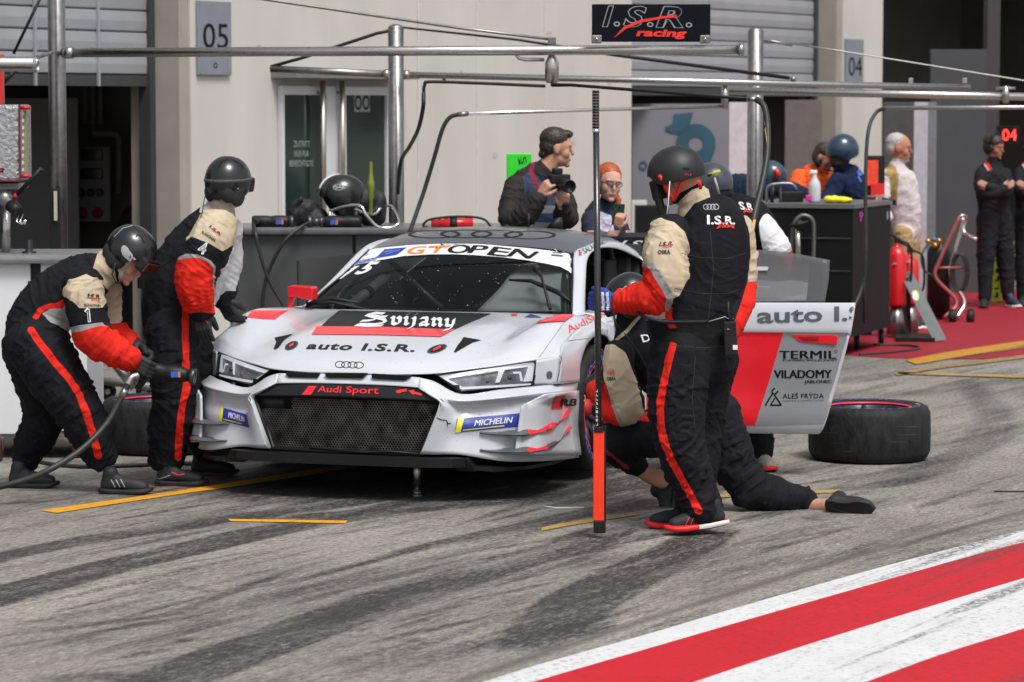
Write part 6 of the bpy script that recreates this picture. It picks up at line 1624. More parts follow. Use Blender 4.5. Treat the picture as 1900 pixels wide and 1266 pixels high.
o2b = b.build('body', p2, BLK, [
 ((.46, .42, .38), 'poly', [(370, 395), (378, 345), (460, 345), (460, 400), (438, 420), (428, 402), (400, 388)], ['torso', 'neck', 'head']),
 (BEI, 'poly', [(340, 455), (352, 420), (372, 394), (405, 384), (436, 400), (445, 450), (410, 466), (385, 450), (356, 440)], 'arm'),
 (SIL, 'poly', [(325, 487), (345, 471), (366, 472), (392, 484), (400, 495), (395, 580), (320, 580)], 'arm'),
 (RDS, 'poly', [(325, 487), (345, 479), (366, 478), (388, 488), (396, 500), (395, 580), (320, 580)], 'arm'),
 ((.50, .51, .52), 'poly', [(386, 480), (400, 455), (430, 400), (450, 400), (450, 500), (430, 560), (404, 572), (386, 556)], ['torso', 'farm']),
 (BLK, 'poly', [(395, 560), (420, 540), (450, 540), (450, 600), (395, 600)], 'farm'),
 (STR, 'line', ([(345, 548), (344, 620), (345, 690), (347, 712), (339, 752), (333, 790), (330, 848)], 6.5), ['nleg', 'torso'], True)], .0068, 4)
bb = world_bvh(o2b)
decal(o2b, text_geo('4', bold=.03, shear=.15), LETW, [(366, 471), (381, 473), (386, 451), (369, 448)], 6, .003, bb); decal(o2b, text_geo('4', bold=-.01, shear=.15), LETG, [(368, 469), (379.5, 470.5), (383.5, 453), (371, 450.5)], 6, .0045, bb)
mini_isr(o2b, bb, [(386, 424), (408, 440), (411, 434), (390, 417)], LETK); decal(o2b, text_geo('BLANCPAIN', bold=.03), LETK, [(374, 433), (398, 449), (400, 444), (376, 428)], 6, .003, bb)
mini_isr(o2b, bb, [(333, 412), (360, 386), (356, 380), (330, 404)])
h2, M2, H2 = helmet(p2, at(423, 336, 16.3), f2, u2, (.119, .108, .122), HEL, .0, -.62, -.55, pads=BAGP)
t = MB(); 
for a0 in range(-150, 150, 10): pass
t.tube(curve([H2(math.cos(R(a)) * 1.06, math.sin(R(a)) * 1.06, .08 + .25 * math.cos(R(a))) for a in range(-180, 181, 20)], 3), .012, mat('strap_grey', (.06, .06, .07), .7), 6); t.build('goggle_strap', p2)
bv2 = world_bvh(h2)
for q in ([(405, 312), (412, 300), (424, 296)], [(432, 298), (446, 304), (452, 314)], [(415, 352), (425, 356)]): decal(h2, stroke_geo(q, 2.0), BLACKM, None, 5, .0015, bv2)
decal(h2, disc_geo(441, 350, 1.6, 1.6, 8), LETG, None, 5, .002, bv2)
t = MB(); t.box(H2(.95, 0, .0), (.05, .17, .085), BLACK, M2, .02); t.build('goggles', p2)
glove_or_hand('glove', p2, at(373, 578, 16.08), at(376, 602, 16.07), (.2, .9, 0), GLV, (25, 30, 32, 35), thumb=1, fat=1.35, k=1.15)
glove_or_hand('glove', p2, at(414, 556, 16.5), at(428, 582, 16.5), (.6, .7, -.3), GLV, (30, 32, 35, 38), thumb=1, fat=1.35, k=1.15)
gv2 = [c for c in bpy.data.objects if c.parent == p2 and c.name.startswith('glove')][0]; gb = world_bvh(gv2); decal(gv2, join_geo(stroke_geo([(378, 575), (379, 592), (386, 600)], 1.5)), LETR, None, 5, .002, gb)
shoe(p2, gnd(288, 901) + Vector((0, -.0, 0)), Vector((1, -.10, 0)), (0, 0, 1), SHB, SHS, .29, None, lace=LETR, acc=SHR)
shoe(p2, Vector((at(352, 868, 16.6).x, 16.6, .0)), Vector((1, .10, .0)), (0, 0, 1), SHB, SHS, .27, None, acc=SHR)
so2 = [c for c in bpy.data.objects if c.parent == p2 and c.name.startswith('shoe')][0]; sbv = world_bvh(so2)
decal(so2, stroke_geo([(280, 880), (296, 889), (316, 882)], 1.8), LETG, None, 5, .002, sbv); decal(so2, stroke_geo([(318, 876), (330, 882), (342, 880)], 2.0), LETR, None, 5, .002, sbv)
t = MB(); t.box(at(262, 515, 16.2), (.04, .03, .12), BLACK, None, .006); t.tube([at(262, 498, 16.2), at(263, 470, 16.2)], .006, BLACK, 8); t.tube(curve([at(380, 365, 16.2), at(370, 410, 16.05), at(335, 470, 16.0), at(290, 500, 16.1)]), .0025, BLACK, 6); t.build('radio', p2)

# --- wheel gun operator number one, bent forward
p3 = person(16.0, 140, 910, 'person with armband 1 bending forward with the wheel gun, black helmet, orange red stripes')
b = Body(16.0)
b.limb('torso', [(66, 618, 0, 60), (78, 585, 0, 58), (105, 556, 0, 58), (140, 530, 0, 54), (172, 510, 0, 46), (196, 498, 0, 32)], .68, amp=.007)
b.limb('nleg', [(66, 632, -.05, 61), (92, 680, -.09, 56), (124, 728, -.1, 50), (148, 765, -.1, 44), (168, 805, -.08, 39), (186, 848, -.05, 31)], amp=.010)
b.limb('fleg', [(58, 640, .1, 56), (72, 700, .15, 50), (84, 755, .2, 42), (74, 795, .22, 37), (56, 830, .25, 32), (46, 855, .26, 26)], amp=.009)
b.limb('arm', [(152, 525, -.16, 36), (157, 556, -.22, 37), (165, 595, -.24, 35), (173, 622, -.24, 36), (203, 645, -.22, 32), (232, 662, -.20, 26), (240, 666, -.19, 23)], amp=.009)
b.limb('farm', [(196, 530, .12, 28), (204, 570, .18, 30), (208, 605, .18, 29), (226, 628, .16, 25), (252, 648, .10, 20)], amp=.008)
b.limb('neck', [(196, 500, 0, 26), (215, 490, 0, 23), (232, 482, 0, 23)], amp=0)
f3 = Vector((.72, -.30, -.63)); u3 = Vector((.60, -.05, .80)); hc3 = at(238, 484, 16.0); b.head(hc3, f3, u3, .96)
o3b = b.build('body', p3, BLK, [
 (WHB, 'poly', [(196, 480), (250, 440), (250, 480), (232, 500), (222, 523), (212, 530), (196, 510)], ['head', 'neck']),
 (SKIN, 'poly', [(216, 540), (232, 498), (252, 478), (300, 470), (300, 540)], 'head'),
 (BEI, 'poly', [(172, 500), (182, 466), (204, 455), (216, 520), (206, 545), (188, 524)], ['torso', 'neck']),
 (BEI, 'poly', [(112, 545), (130, 520), (160, 508), (190, 522), (196, 560), (190, 571), (148, 572), (135, 560)], 'arm'),
 (SIL, 'poly', [(146, 604), (190, 598), (196, 606), (300, 640), (300, 720), (120, 720), (120, 610)], 'arm'),
 (RDS, 'poly', [(146, 616), (180, 606), (190, 604), (300, 640), (300, 720), (120, 720), (120, 618)], 'arm'),
 (BEI, 'poly', [(180, 500), (230, 510), (224, 606), (185, 606)], 'farm'), (RDS, 'poly', [(180, 604), (235, 598), (290, 640), (290, 700), (190, 660)], 'farm'),
 ((.33, .33, .32), 'poly', [(78, 582), (95, 572), (148, 560), (148, 590), (136, 608), (124, 628), (100, 605)], 'torso'),
 (STR, 'poly', [(60, 588), (72, 571), (92, 563), (106, 562), (122, 552), (130, 560), (116, 572), (88, 574), (78, 580), (70, 596)], 'torso'),
 (STR, 'line', ([(58, 613), (72, 634), (98, 668), (128, 703), (147, 732), (162, 775), (172, 805), (182, 845)], 6.5), ['nleg', 'torso'], True)], .0068, 4)
bb = world_bvh(o3b)
decal(o3b, stroke_geo([(158, 579), (163.5, 573.5), (166, 598)], 5.4), LETW, None, 6, .003, bb); decal(o3b, stroke_geo([(159.5, 578.5), (163.2, 575.5), (165.6, 596)], 2.2), BLACKM, None, 6, .0045, bb)
mini_isr(o3b, bb, [(162, 558), (186, 560), (187, 547), (162, 545)], LETK); decal(o3b, text_geo('BLANCPAIN', bold=.03), LETK, [(156, 569), (186, 570), (186, 565), (156, 564)], 6, .003, bb)
h3, M3, H3 = helmet(p3, at(244, 464, 16.0), f3, u3, (.126, .112, .118), HEL, .05, -.60, -.55, pads=BAGP)
bvh_ = world_bvh(h3); decal(h3, text_geo('ex', bold=.05), mat('logo_grey', (.42, .43, .45), .5), [(222, 470), (248, 492), (253, 482), (229, 448)], 6, .002, bvh_)
for q in ([(252, 440), (256, 436), (262, 440), (268, 452)], [(270, 425), (282, 432), (290, 444)]): decal(h3, stroke_geo(q, 2.2), BLACKM, None, 5, .0015, bvh_)
decal(h3, stroke_geo([(212, 440), (228, 424), (246, 419)], 1.2), LETG, None, 5, .0015, bvh_)
t = MB(); t.box(H3(.98, 0, -.02), (.055, .18, .085), BLACK, M3, .02); t.box(H3(1.16, 0, -.04), (.02, .155, .06), LENS, M3, .01); t.build('goggles', p3)
t = MB(); t.tube([at(214, 488, 15.88), at(208, 510, 15.88), at(216, 525, 15.9), at(228, 525, 15.94)], .004, BLACK, 6); t.build('chin_strap', p3)
for sg in (1, -1):
    t = MB(); 
HND = at(278, 690, 15.85)
glove_or_hand('glove', p3, at(243, 667, 15.83), at(272, 684, 15.80), (.1, 1, -.1), GLV, (55, 55, 55, 55), thumb=-1, fat=1.4, k=1.18)
glove_or_hand('glove', p3, at(254, 650, 16.1), at(283, 668, 16.05), (.1, -.8, -.5), GLV, (45, 50, 50, 50), thumb=-1, fat=1.4, k=1.15)
t = MB(); t.tube([at(228, 659, 15.82), at(250, 671, 15.83)], [.074, .062], GLV, 18); t.build('glove_cuff', p3); t = MB(); t.tube([at(244, 645, 16.1), at(262, 655, 16.1)], [.066, .054], GLV, 18); t.build('glove_cuff', p3)
shoe(p3, gnd(184, 916), Vector((1, -.14, 0)), (0, 0, 1), SHB, SHS, .29, None, lace=BLACK)
shoe(p3, gnd(14, 905), Vector((1, -.05, 0)), (0, 0, 1), SHB, SHS, .28, None, lace=BLACK)
so3 = [c for c in bpy.data.objects if c.parent == p3 and c.name.startswith('shoe')][0]; sbv = world_bvh(so3)
for k in range(3): decal(so3, stroke_geo([(214 + 9 * k, 904), (206 + 9 * k, 890)], 2.0), LETG, None, 5, .002, sbv)
t = MB(); t.tube([at(196, 852, 15.93), at(198, 872, 15.93)], .032, mat('sock_blue', (.12, .16, .25), .8), 14); t.build('sock', p3)
# wheel gun in his hands and its hose
METD = mat('gun_metal', (.10, .10, .105), .35, .8, .2, 40)
def wheel_gun(label, P0, P1, side, Y, group='wheel guns', hose=None):
    """pneumatic wheel gun from the rear end P0 to the socket P1"""
    g = empty('wheel_gun', (P0 + P1) / 2, label, 'wheel gun', group)
    d = (P1 - P0); L = d.length; d.normalize()
    t = MB(); t.lathe(P0, d, [(.0, 0), (.036, .003), (.043, .02), (.043, .10), (.038, .13), (.040, .14), (.044, .16), (.044, .22), (.036, .24), (.030, .27), (.030, L - .09)], BLACK, 24); t.build('housing', g)
    t = MB(); t.lathe(P0, d, [(.034, L - .10), (.038, L - .095), (.038, L - .085), (.028, L - .08), (.028, L - .03), (.040, L - .025), (.043, L - .012), (.043, L), (.028, L), (.028, L - .03)], METD, 24); t.build('socket', g)
    t = MB(); s_ = Vector(side); q = P0 + d * .05; t.tube([q, q + s_ * .09, q + s_ * .13], [.022, .020, .016], BLACK, 14); t.build('handle', g)
    t = MB(); c = P0 + d * .19 + Vector((0, -.045, .0)); t.box(c, (.045, .004, .03), mat('gun_label_blue', (.03, .10, .5), .5), None); t.box(c + Vector((.022, -.001, 0)), (.012, .004, .03), mat('gun_label_orange', (.8, .15, .03), .5)); t.build('label_plate', g)
    return g
G0, G1 = at(262, 684, 15.93), at(362, 699, 15.90)
wheel_gun('black wheel gun pointed at the front wheel in the hands of the bending person', G0, G1, (-.5, -.4, -.75), 15.9)
t = MB(); hp = curve([at(256, 697, 15.75), at(244, 701, 15.73), at(236, 716, 15.72), at(220, 748, 15.70), at(195, 790, 15.65), at(150, 835, 15.55), at(95, 870, 15.45), at(40, 893, 15.42), at(-40, 912, 15.4)])
t.tube(hp, .017, RUBBER, 12); t.tube(curve([at(256, 697, 15.75), at(244, 701, 15.73), at(237, 714, 15.72)]), .020, STEEL, 12); t.tube([at(233, 722, 15.72), at(226, 737, 15.71)], .020, STEELD, 12)
tag(t.build('air_hose'), 'black air hose running from the wheel gun down to the left edge', 'hose')

# --- kneeling man at the front wheel
p4 = person(15.2, 1330, 950, 'person kneeling on one knee at the left front wheel, black vest and beige sleeves')
b = Body(15.2)
b.limb('torso', [(1312, 762, .1, 55), (1272, 712, .1, 62), (1222, 668, .06, 62), (1184, 640, .02, 52), (1172, 610, 0, 34), (1166, 588, 0, 24)], .66, amp=.006)
b.limb('arm', [(1150, 655, -.14, 30), (1148, 690, -.18, 30), (1158, 730, -.2, 31), (1166, 756, -.2, 30), (1146, 762, -.18, 26), (1122, 745, -.12, 22), (1105, 722, -.08, 18)], amp=.008)
b.limb('thigh', [(1305, 778, .02, 54), (1240, 800, -.04, 48), (1180, 808, -.08, 44), (1138, 812, -.1, 40)], amp=.007)
b.limb('shin', [(1132, 818, -.1, 38), (1155, 842, -.02, 30), (1182, 862, .05, 22)], amp=.006)
b.limb('ankle', [(1182, 864, .05, 18), (1206, 882, .08, 16), (1230, 892, .1, 16)], amp=0)
b.limb('rthigh', [(1322, 772, .05, 56), (1345, 822, .02, 48), (1368, 872, 0, 42), (1386, 900, 0, 38), (1392, 912, 0, 38)], amp=.012)
b.limb('rshin', [(1394, 910, 0, 35), (1432, 920, .04, 33), (1470, 926, .08, 28), (1500, 930, .1, 22)], amp=.012)
b.limb('rankle', [(1496, 935, .1, 17), (1516, 940, .06, 15), (1536, 940, .02, 15)], amp=0)
b.limb('neck', [(1168, 592, 0, 22), (1163, 570, 0, 21), (1160, 550, 0, 21)], amp=0)
f4 = Vector((-.78, .35, -.52)); u4 = Vector((-.35, .1, .93)); b.head(at(1163, 560, 15.2), f4, u4, .98, face=False)
o4b = b.build('body', p4, BLK, [
 (SKIN, 'all', None, ['ankle', 'rankle']), (WHB, 'all', None, ['head', 'neck']),
 (BEI, 'poly', [(1110, 640), (1140, 640), (1160, 655), (1180, 700), (1196, 770), (1190, 800), (1128, 800), (1132, 740)], 'arm'),
 (SIL, 'poly', [(1100, 745), (1136, 742), (1160, 790), (1150, 810), (1090, 800)], 'arm'), (RDS, 'poly', [(1080, 690), (1128, 715), (1133, 745), (1152, 796), (1140, 820), (1080, 800)], 'arm'),
 (BEI, 'line', ([(1122, 648), (1160, 618), (1186, 588), (1200, 572)], 3.2), 'torso', True),
 (STR, 'poly', [(1120, 770), (1200, 764), (1230, 772), (1230, 784), (1180, 780), (1120, 786)], ['thigh', 'torso']),
 ((.30, .02, .03), 'line', ([(1126, 838), (1150, 858), (1165, 868)], 3), 'shin', True)], .0068, 4)
bb = world_bvh(o4b); decal(o4b, text_geo('D.', bold=.02), LETW, [(1193, 636), (1212, 632), (1208, 619), (1188, 622)], 6, .003, bb); mini_isr(o4b, bb, [(1128, 697), (1142, 697), (1141, 686), (1128, 686)], LETR, LETR); decal(o4b, text_geo('OBRA', bold=.03), LETK, [(1126, 707), (1143, 706), (1143, 700), (1126, 700)], 6, .003, bb)
h4, M4, H4 = helmet(p4, at(1167, 550, 15.2), f4, u4, (.112, .102, .106), HEL, .05, -.60, -.55, pads=BAGP)
bvh_ = world_bvh(h4); decal(h4, text_geo('eX', bold=.03), mat('logo_grey', (.42, .43, .45), .5), [(1140, 549), (1166, 539), (1164, 530), (1138, 540)], 6, .002, bvh_)
t = MB(); t.box(H4(.95, 0, -.05), (.06, .16, .08), BLACK, M4, .02); t.tube([at(1136, 572, 15.1), at(1142, 600, 15.05), at(1150, 612, 15.05)], .006, BLACK, 8); t.tube(curve([at(1158, 618, 15.02), at(1175, 640, 14.98), at(1200, 680, 14.96), at(1205, 700, 14.98)]), .003, BLACK, 6); t.build('headset', p4)
glove_or_hand('glove', p4, at(1112, 728, 15.1), at(1098, 708, 15.15), (0, 1, 0), GLV, (40, 45, 45, 45), thumb=1, fat=1.35, k=1.1)
shoe(p4, at(1262, 893, 15.36), Vector((-.15, -.25, -1)), (-1, .2, .15), SHB, SHS, .27, None, lace=BLACK)
shoe(p4, at(1530, 941, 15.10), Vector((1, -.30, -.03)), (-.15, .95, .30), SHB, SHS, .25, None, thick=.034)

# --- man behind the open door
p5 = person(16.95, 1400, 880, 'person in black vest with white sleeve standing behind the open door of the car')
b = Body(16.95)
b.limb('torso', [(1390, 640, 0, 54), (1398, 560, 0, 57), (1400, 490, 0, 57), (1394, 435, 0, 54), (1372, 400, 0, 44), (1345, 378, 0, 26), (1336, 366, 0, 20)], .62, amp=.005)
b.limb('arm', [(1410, 418, -.06, 27), (1430, 445, -.12, 28), (1443, 470, -.14, 27), (1447, 490, -.14, 24), (1437, 513, -.14, 17)], amp=.006)
b.limb('leg', [(1395, 640, .0, 48), (1400, 720, .0, 42), (1404, 790, 0, 33), (1408, 840, 0, 26)], amp=.008)
b.limb('leg2', [(1372, 640, .2, 46), (1368, 720, .25, 40), (1366, 790, .25, 32), (1366, 845, .25, 25)], amp=.008)
b.limb('neck', [(1340, 372, 0, 20), (1330, 355, 0, 19)], amp=0)
f5 = Vector((-.6, .75, -.2)); u5 = Vector((-.1, .1, 1)); b.head(at(1324, 350, 16.95), f5, u5, 1.0, face=False)
o5b = b.build('body', p5, BLK, [((.62, .62, .65), 'poly', [(1406, 380), (1440, 395), (1475, 470), (1464, 462), (1440, 478), (1418, 480), (1410, 430)], 'arm'), (SIL, 'poly', [(1410, 482), (1440, 476), (1470, 458), (1472, 464), (1445, 480), (1412, 486)], 'arm'), (RDS, 'poly', [(1380, 486), (1415, 486), (1445, 479), (1480, 462), (1480, 560), (1380, 560)], 'arm'), (WHB, 'all', None, ['head', 'neck'])], .0068, 4)
bb = world_bvh(o5b); mini_isr(o5b, bb, [(1370, 396), (1402, 396), (1396, 378), (1354, 372)])
h5, M5, H5 = helmet(p5, at(1320, 340, 16.95), f5, u5, (.112, .105, .105), mat('helmet_grey', (.05, .055, .07), .35, coat=.3), .0, -.5, -.5, pads=BAGP)
t = MB(); t.tube([at(1316, 325, 16.8), at(1337, 317, 16.8)], .010, mat('goggle_strap_lime', (.45, .5, .03), .6), 8); t.tube([at(1313, 327, 16.79), at(1338, 315, 16.81)], .006, BLACK, 8); t.tube([at(1326, 330, 16.78), at(1335, 362, 16.8)], .006, mat('strap_grey2', (.4, .4, .42), .5), 8); t.build('goggle_strap', p5)
glove_or_hand('glove', p5, at(1437, 512, 16.82), at(1424, 530, 16.84), (-.3, .5, -.5), GLV, (30, 35, 35, 35), thumb=1, fat=1.3, k=1.1)
t = MB(); t.tube([at(1411, 838, 16.95), at(1412, 862, 16.95)], .036, SOCK, 14); t.build('sock', p5)
shoe(p5, Vector((at(1404, 870, 17.02).x, 17.02, 0)), Vector((.25, -1, 0)), (0, 0, 1), mat('shoe_cream', (.45, .40, .34), .6), SHR, .28, SHW)
shoe(p5, Vector((at(1366, 870, 17.25).x, 17.25, 0)), Vector((-.3, -1, 0)), (0, 0, 1), SHB, SHR, .28, SHW)
# ============================================================ PEOPLE IN THE BACKGROUND
def eyes(parent, Q, k=1.0):
    t = MB()
    for sg in (1, -1): t.ball(Q(.073, .031 * sg, .009), .0105 * k, mat('eye_white', (.30, .27, .25), .5), 10, 8); t.ball(Q(.0805, .031 * sg, .008), .0045 * k, BLACK, 8, 6)
    t.build('eyes', parent)
def hair(parent, M, Q, m, shapes, voxel=.006, amp=.004, sc_=90):
    o = remeshed('hair', shapes, voxel, 1, None, m, amp, sc_); to_parent(o, parent); return o
# photographer
p6 = person(19.7, 1000, 800, 'photographer with dark hair in black jacket and navy vest holding a camera')
b = Body(19.7)
b.limb('torso', [(1002, 560, 0, 52), (1002, 500, 0, 52), (1000, 440, 0, 52), (994, 385, 0, 52), (988, 348, 0, 46), (1000, 324, 0, 28)], .62, amp=.003)
b.limb('arm', [(960, 345, -.08, 24), (950, 380, -.14, 24), (950, 408, -.2, 24), (964, 408, -.26, 22), (985, 388, -.30, 21), (1000, 368, -.32, 15)], amp=.008)
b.limb('farm', [(1028, 345, .05, 22), (1046, 375, 0, 22), (1052, 403, -.06, 21), (1046, 400, -.18, 18), (1044, 380, -.26, 14)], amp=.007)
b.limb('leg', [(985, 560, -.05, 42), (985, 660, -.05, 34), (985, 770, -.05, 24)], amp=.004); b.limb('leg2', [(1022, 560, .05, 42), (1022, 660, .1, 34), (1022, 770, .1, 24)], amp=.004)
b.limb('neck', [(1003, 325, 0, 22), (1018, 305, 0, 18), (1026, 290, 0, 18)], amp=0)
f6 = Vector((.97, .10, -.10)); M6, Q6 = b.head(at(1034, 276, 19.7), f6, (.02, 0, 1), 1.0)
b.build('body', p6, (.030, .026, .026), [(SKIN, 'all', None, ['head', 'neck']),
 ((.045, .055, .105), 'poly', [(980, 320), (1010, 330), (1040, 350), (1045, 420), (1040, 600), (980, 600), (985, 420), (965, 330)], 'torso', True),
 ((.20, .21, .23), 'poly', [(985, 382), (1042, 382), (1042, 396), (985, 396)], 'torso', True), ((.20, .21, .23), 'poly', [(960, 412), (1045, 414), (1045, 440), (960, 440)], 'torso', True),
 ((.22, .02, .04), 'line', ([(988, 300), (986, 318), (996, 345), (1012, 350)], 4), 'torso', True)], .0065, 3)
eyes(p6, Q6)
HD = mat('hair_dark', (.028, .018, .013), .5, 0, .4, 60, .3, 90)
hair(p6, M6, Q6, HD, [ellipsoid(Q6(-.025, 0, .060), M6, (.100, .086, .082)), ellipsoid(Q6(-.055, 0, .01), M6, (.065, .080, .075)), ellipsoid(Q6(.050, 0, .100), M6, (.045, .055, .028)), ellipsoid(Q6(-.085, 0, -.045), M6, (.035, .055, .03))])
glove_or_hand('hand', p6, at(1003, 362, 19.38), at(1014, 346, 19.36), (.7, .7, 0), SKINM, (50, 50, 50, 50), thumb=-1, fat=1.1, voxel=.004)
glove_or_hand('hand', p6, at(1044, 385, 19.42), at(1048, 362, 19.38), (-.5, .8, .2), SKINM, (45, 48, 48, 50), thumb=1, fat=1.1, voxel=.004)
t = MB(); t.tube([at(1044, 376, 19.42), at(1046, 384, 19.42)], .036, BLACK, 14); t.build('wristwatch', p6)
cm = empty('camera', at(1042, 345, 19.36), 'black camera with short lens in the hands of the photographer', 'camera')
t = MB(); t.box(at(1037, 338, 19.40), (.14, .07, .10), BLACK, Matrix.Rotation(R(25), 3, 'Z'), .012); t.box(at(1034, 318, 19.40), (.06, .05, .04), BLACK, Matrix.Rotation(R(25), 3, 'Z'), .01); t.build('camera_body', cm)
t = MB(); dl = Vector((.35, -.9, -.12)).normalized(); t.lathe(at(1043, 341, 19.37), dl, [(.036, 0), (.040, .02), (.040, .09), (.044, .10), (.044, .13), (.036, .13), (.034, .11), (0, .10)], BLACK, 24); t.build('lens', cm)
gb_ = panel('green_board', 940, 986, 285, 372, 19.95, mat('signal_green', (.03, .70, .03), .6, 0, .05, 5), .07, 'bright green rounded board behind the shoulder of the photographer', 'board')
bake(gb_, [('BEVEL', dict(width=.033, segments=4, limit_method='ANGLE'))]); gbv = world_bvh(gb_)
decal(gb_, marks_geo(4, 6), BLACKM, [(963, 305), (981, 301), (977, 289), (961, 292)], 8, .003, gbv)
# woman with red hair
p7 = person(20.1, 1125, 800, 'woman with red hair and glasses in a light shirt and dark vest holding a phone')
b = Body(20.1)
b.limb('torso', [(1124, 600, 0, 40), (1124, 520, 0, 36), (1122, 460, 0, 38), (1120, 420, 0, 40), (1120, 395, 0, 34), (1128, 380, 0, 18)], .62, amp=.006)
b.limb('arm', [(1096, 405, -.06, 17), (1098, 440, -.12, 17), (1112, 470, -.2, 15), (1132, 445, -.26, 12), (1143, 425, -.28, 10)], amp=.005)
b.limb('farm', [(1146, 405, .05, 16), (1156, 440, .05, 15), (1156, 465, .0, 13), (1150, 440, -.2, 10)], amp=.005)
b.limb('leg', [(1112, 600, 0, 32), (1112, 700, 0, 25), (1112, 770, 0, 17)], amp=.003); b.limb('leg2', [(1138, 600, .05, 32), (1138, 700, .05, 25), (1138, 770, .05, 17)], amp=.003)
b.limb('neck', [(1126, 388, 0, 14), (1128, 368, 0, 13)], amp=0)
f7 = Vector((.34, -.93, -.12)); M7, Q7 = b.head(at(1130, 341, 20.05), f7, (.10, 0, 1), .98)
b.build('body', p7, (.030, .036, .060), [((.60, .34, .27), 'all', None, ['head', 'neck']), ((.62, .58, .72), 'poly', [(1112, 392), (1134, 400), (1140, 430), (1120, 436), (1108, 420)], ['torso', 'arm'], True), ((.60, .34, .27), 'poly', [(1090, 428), (1170, 428), (1170, 480), (1090, 480)], ['arm', 'farm'])], .006, 3)
eyes(p7, Q7)
HR = mat('hair_red', (.38, .075, .015), .45, 0, .35, 60, .3, 90)
hair(p7, M7, Q7, HR, [ellipsoid(Q7(-.030, 0, .050), M7, (.098, .088, .092)), ellipsoid(Q7(-.03, .0, .078), M7, (.098, .076, .058)), ellipsoid(Q7(-.05, 0, -.02), M7, (.06, .078, .07)), ring_chain([Q7(-.05, .04, -.05), Q7(.0, .075, -.11), Q7(.03, .085, -.19)], [.035, .030, .018])], .006, .004)
t = MB()
for sg in (1, -1): t.tube([Q7(.100, .032 * sg + .024 * math.cos(a), .010 + .019 * math.sin(a)) for a in [k * math.pi / 6 for k in range(13)]], .0022, BLACK, 6); t.tube([Q7(.098, .056 * sg, .012), Q7(.0, .082 * sg, .012)], .002, BLACK, 6)
t.tube([Q7(.102, -.010, .014), Q7(.102, .010, .014)], .002, BLACK, 6); t.build('glasses', p7)
t = MB(); t.tube([Q7(.089, -.020, -.060), Q7(.094, 0, -.063), Q7(.089, .020, -.060)], [.003, .005, .003], mat('lips', (.42, .10, .09), .5), 8); t.build('lips', p7)
glove_or_hand('hand', p7, at(1146, 424, 19.82), at(1150, 402, 19.8), (.3, .9, .0), SKINM, (50, 55, 55, 55), thumb=-1, fat=1.0, k=.9, voxel=.004)
t = MB(); t.box(at(1147, 400, 19.86), (.075, .010, .155), mat('phone_green', (.008, .030, .022), .3), Matrix.Rotation(R(6), 3, 'Y'), .006); t.ball(at(1150, 384, 19.85), .008, BLACK, 8, 6)
tag(t.build('phone'), 'dark green phone held by the woman with red hair', 'phone')
# marshal in orange, crew in navy helmet, leaning crew member
p8 = person(27.0, 1518, 600, 'person in bright orange vest with dark hair and headset behind the tool cabinet')
b = Body(27.0)
b.limb('torso', [(1522, 420, 0, 40), (1518, 380, 0, 42), (1515, 350, 0, 42), (1520, 328, 0, 34), (1528, 315, 0, 16)], .7, amp=.01)
b.limb('arm', [(1485, 332, 0, 20), (1478, 360, -.1, 18), (1495, 378, -.15, 15)], amp=.006); b.limb('neck', [(1528, 318, 0, 12), (1532, 300, 0, 11)], amp=0)
b.limb('leg', [(1510, 420, 0, 32), (1510, 520, 0, 26), (1510, 640, 0, 18)], amp=0); b.limb('leg2', [(1535, 420, 0, 32), (1535, 520, 0, 26), (1535, 640, 0, 18)], amp=0)
f8 = Vector((.75, -.5, -.4)); M8, Q8 = b.head(at(1530, 294, 26.9), f8, (.3, 0, .9), 1.0)
b.build('body', p8, (.90, .13, .03), [((.50, .20, .15), 'all', None, ['head', 'neck']), ((.03, .03, .035), 'all', None, ['leg', 'leg2'])], .008, 3)
eyes(p8, Q8)
hair(p8, M8, Q8, HD, [ellipsoid(Q8(-.025, 0, .050), M8, (.100, .090, .090)), ellipsoid(Q8(-.05, 0, .0), M8, (.07, .085, .085))], .007, .006)
t = MB(); t.ball(at(1518, 302, 26.75), (.035, .02, .045), BLACK, 12, 8); t.tube([at(1518, 300, 26.7), at(1528, 315, 26.65), at(1546, 318, 26.7)], .006, BLACK, 6); t.build('headset', p8)
p9 = person(26.7, 1575, 600, 'person in navy jacket and dark blue helmet leaning over the black cabinet')
b = Body(26.7)
b.limb('torso', [(1584, 430, .1, 36), (1580, 385, .05, 38), (1574, 348, 0, 38), (1568, 325, 0, 30), (1562, 312, 0, 16)], .7, amp=.008)
b.limb('arm', [(1555, 335, -.1, 17), (1542, 362, -.15, 16), (1530, 374, -.25, 12)], amp=.006); b.limb('farm', [(1600, 338, .1, 16), (1612, 372, .1, 14), (1600, 388, .0, 12)], amp=.006)
b.limb('leg', [(1572, 430, .1, 32), (1572, 530, .1, 25), (1572, 640, .1, 18)], amp=0); b.limb('leg2', [(1598, 430, .2, 32), (1598, 530, .2, 25), (1598, 640, .2, 18)], amp=0); b.limb('neck', [(1562, 318, 0, 14), (1561, 295, 0, 13)], amp=0)
f9 = Vector((-.8, -.2, -.45)); M9, Q9 = b.head(at(1560, 294, 26.65), f9, (-.1, 0, 1), 1.0)
o9 = b.build('body', p9, (.010, .020, .055), [((.10, .06, .05), 'all', None, ['head', 'neck'])], .008, 3)
bb = world_bvh(o9); decal(o9, join_geo(ring_geo(1595, 320, 4, 7, 2.5, 14), stroke_geo([(1592, 328), (1598, 338)], 3)), mat('print_blue', (.05, .15, .6), .6), None, 8, .003, bb)
h9, M_, H9 = helmet(p9, at(1563, 279, 26.65), f9, (-.1, 0, 1), (.135, .12, .13), mat('helmet_navy', (.012, .035, .07), .3, coat=.4), .08, -.72, -.65)
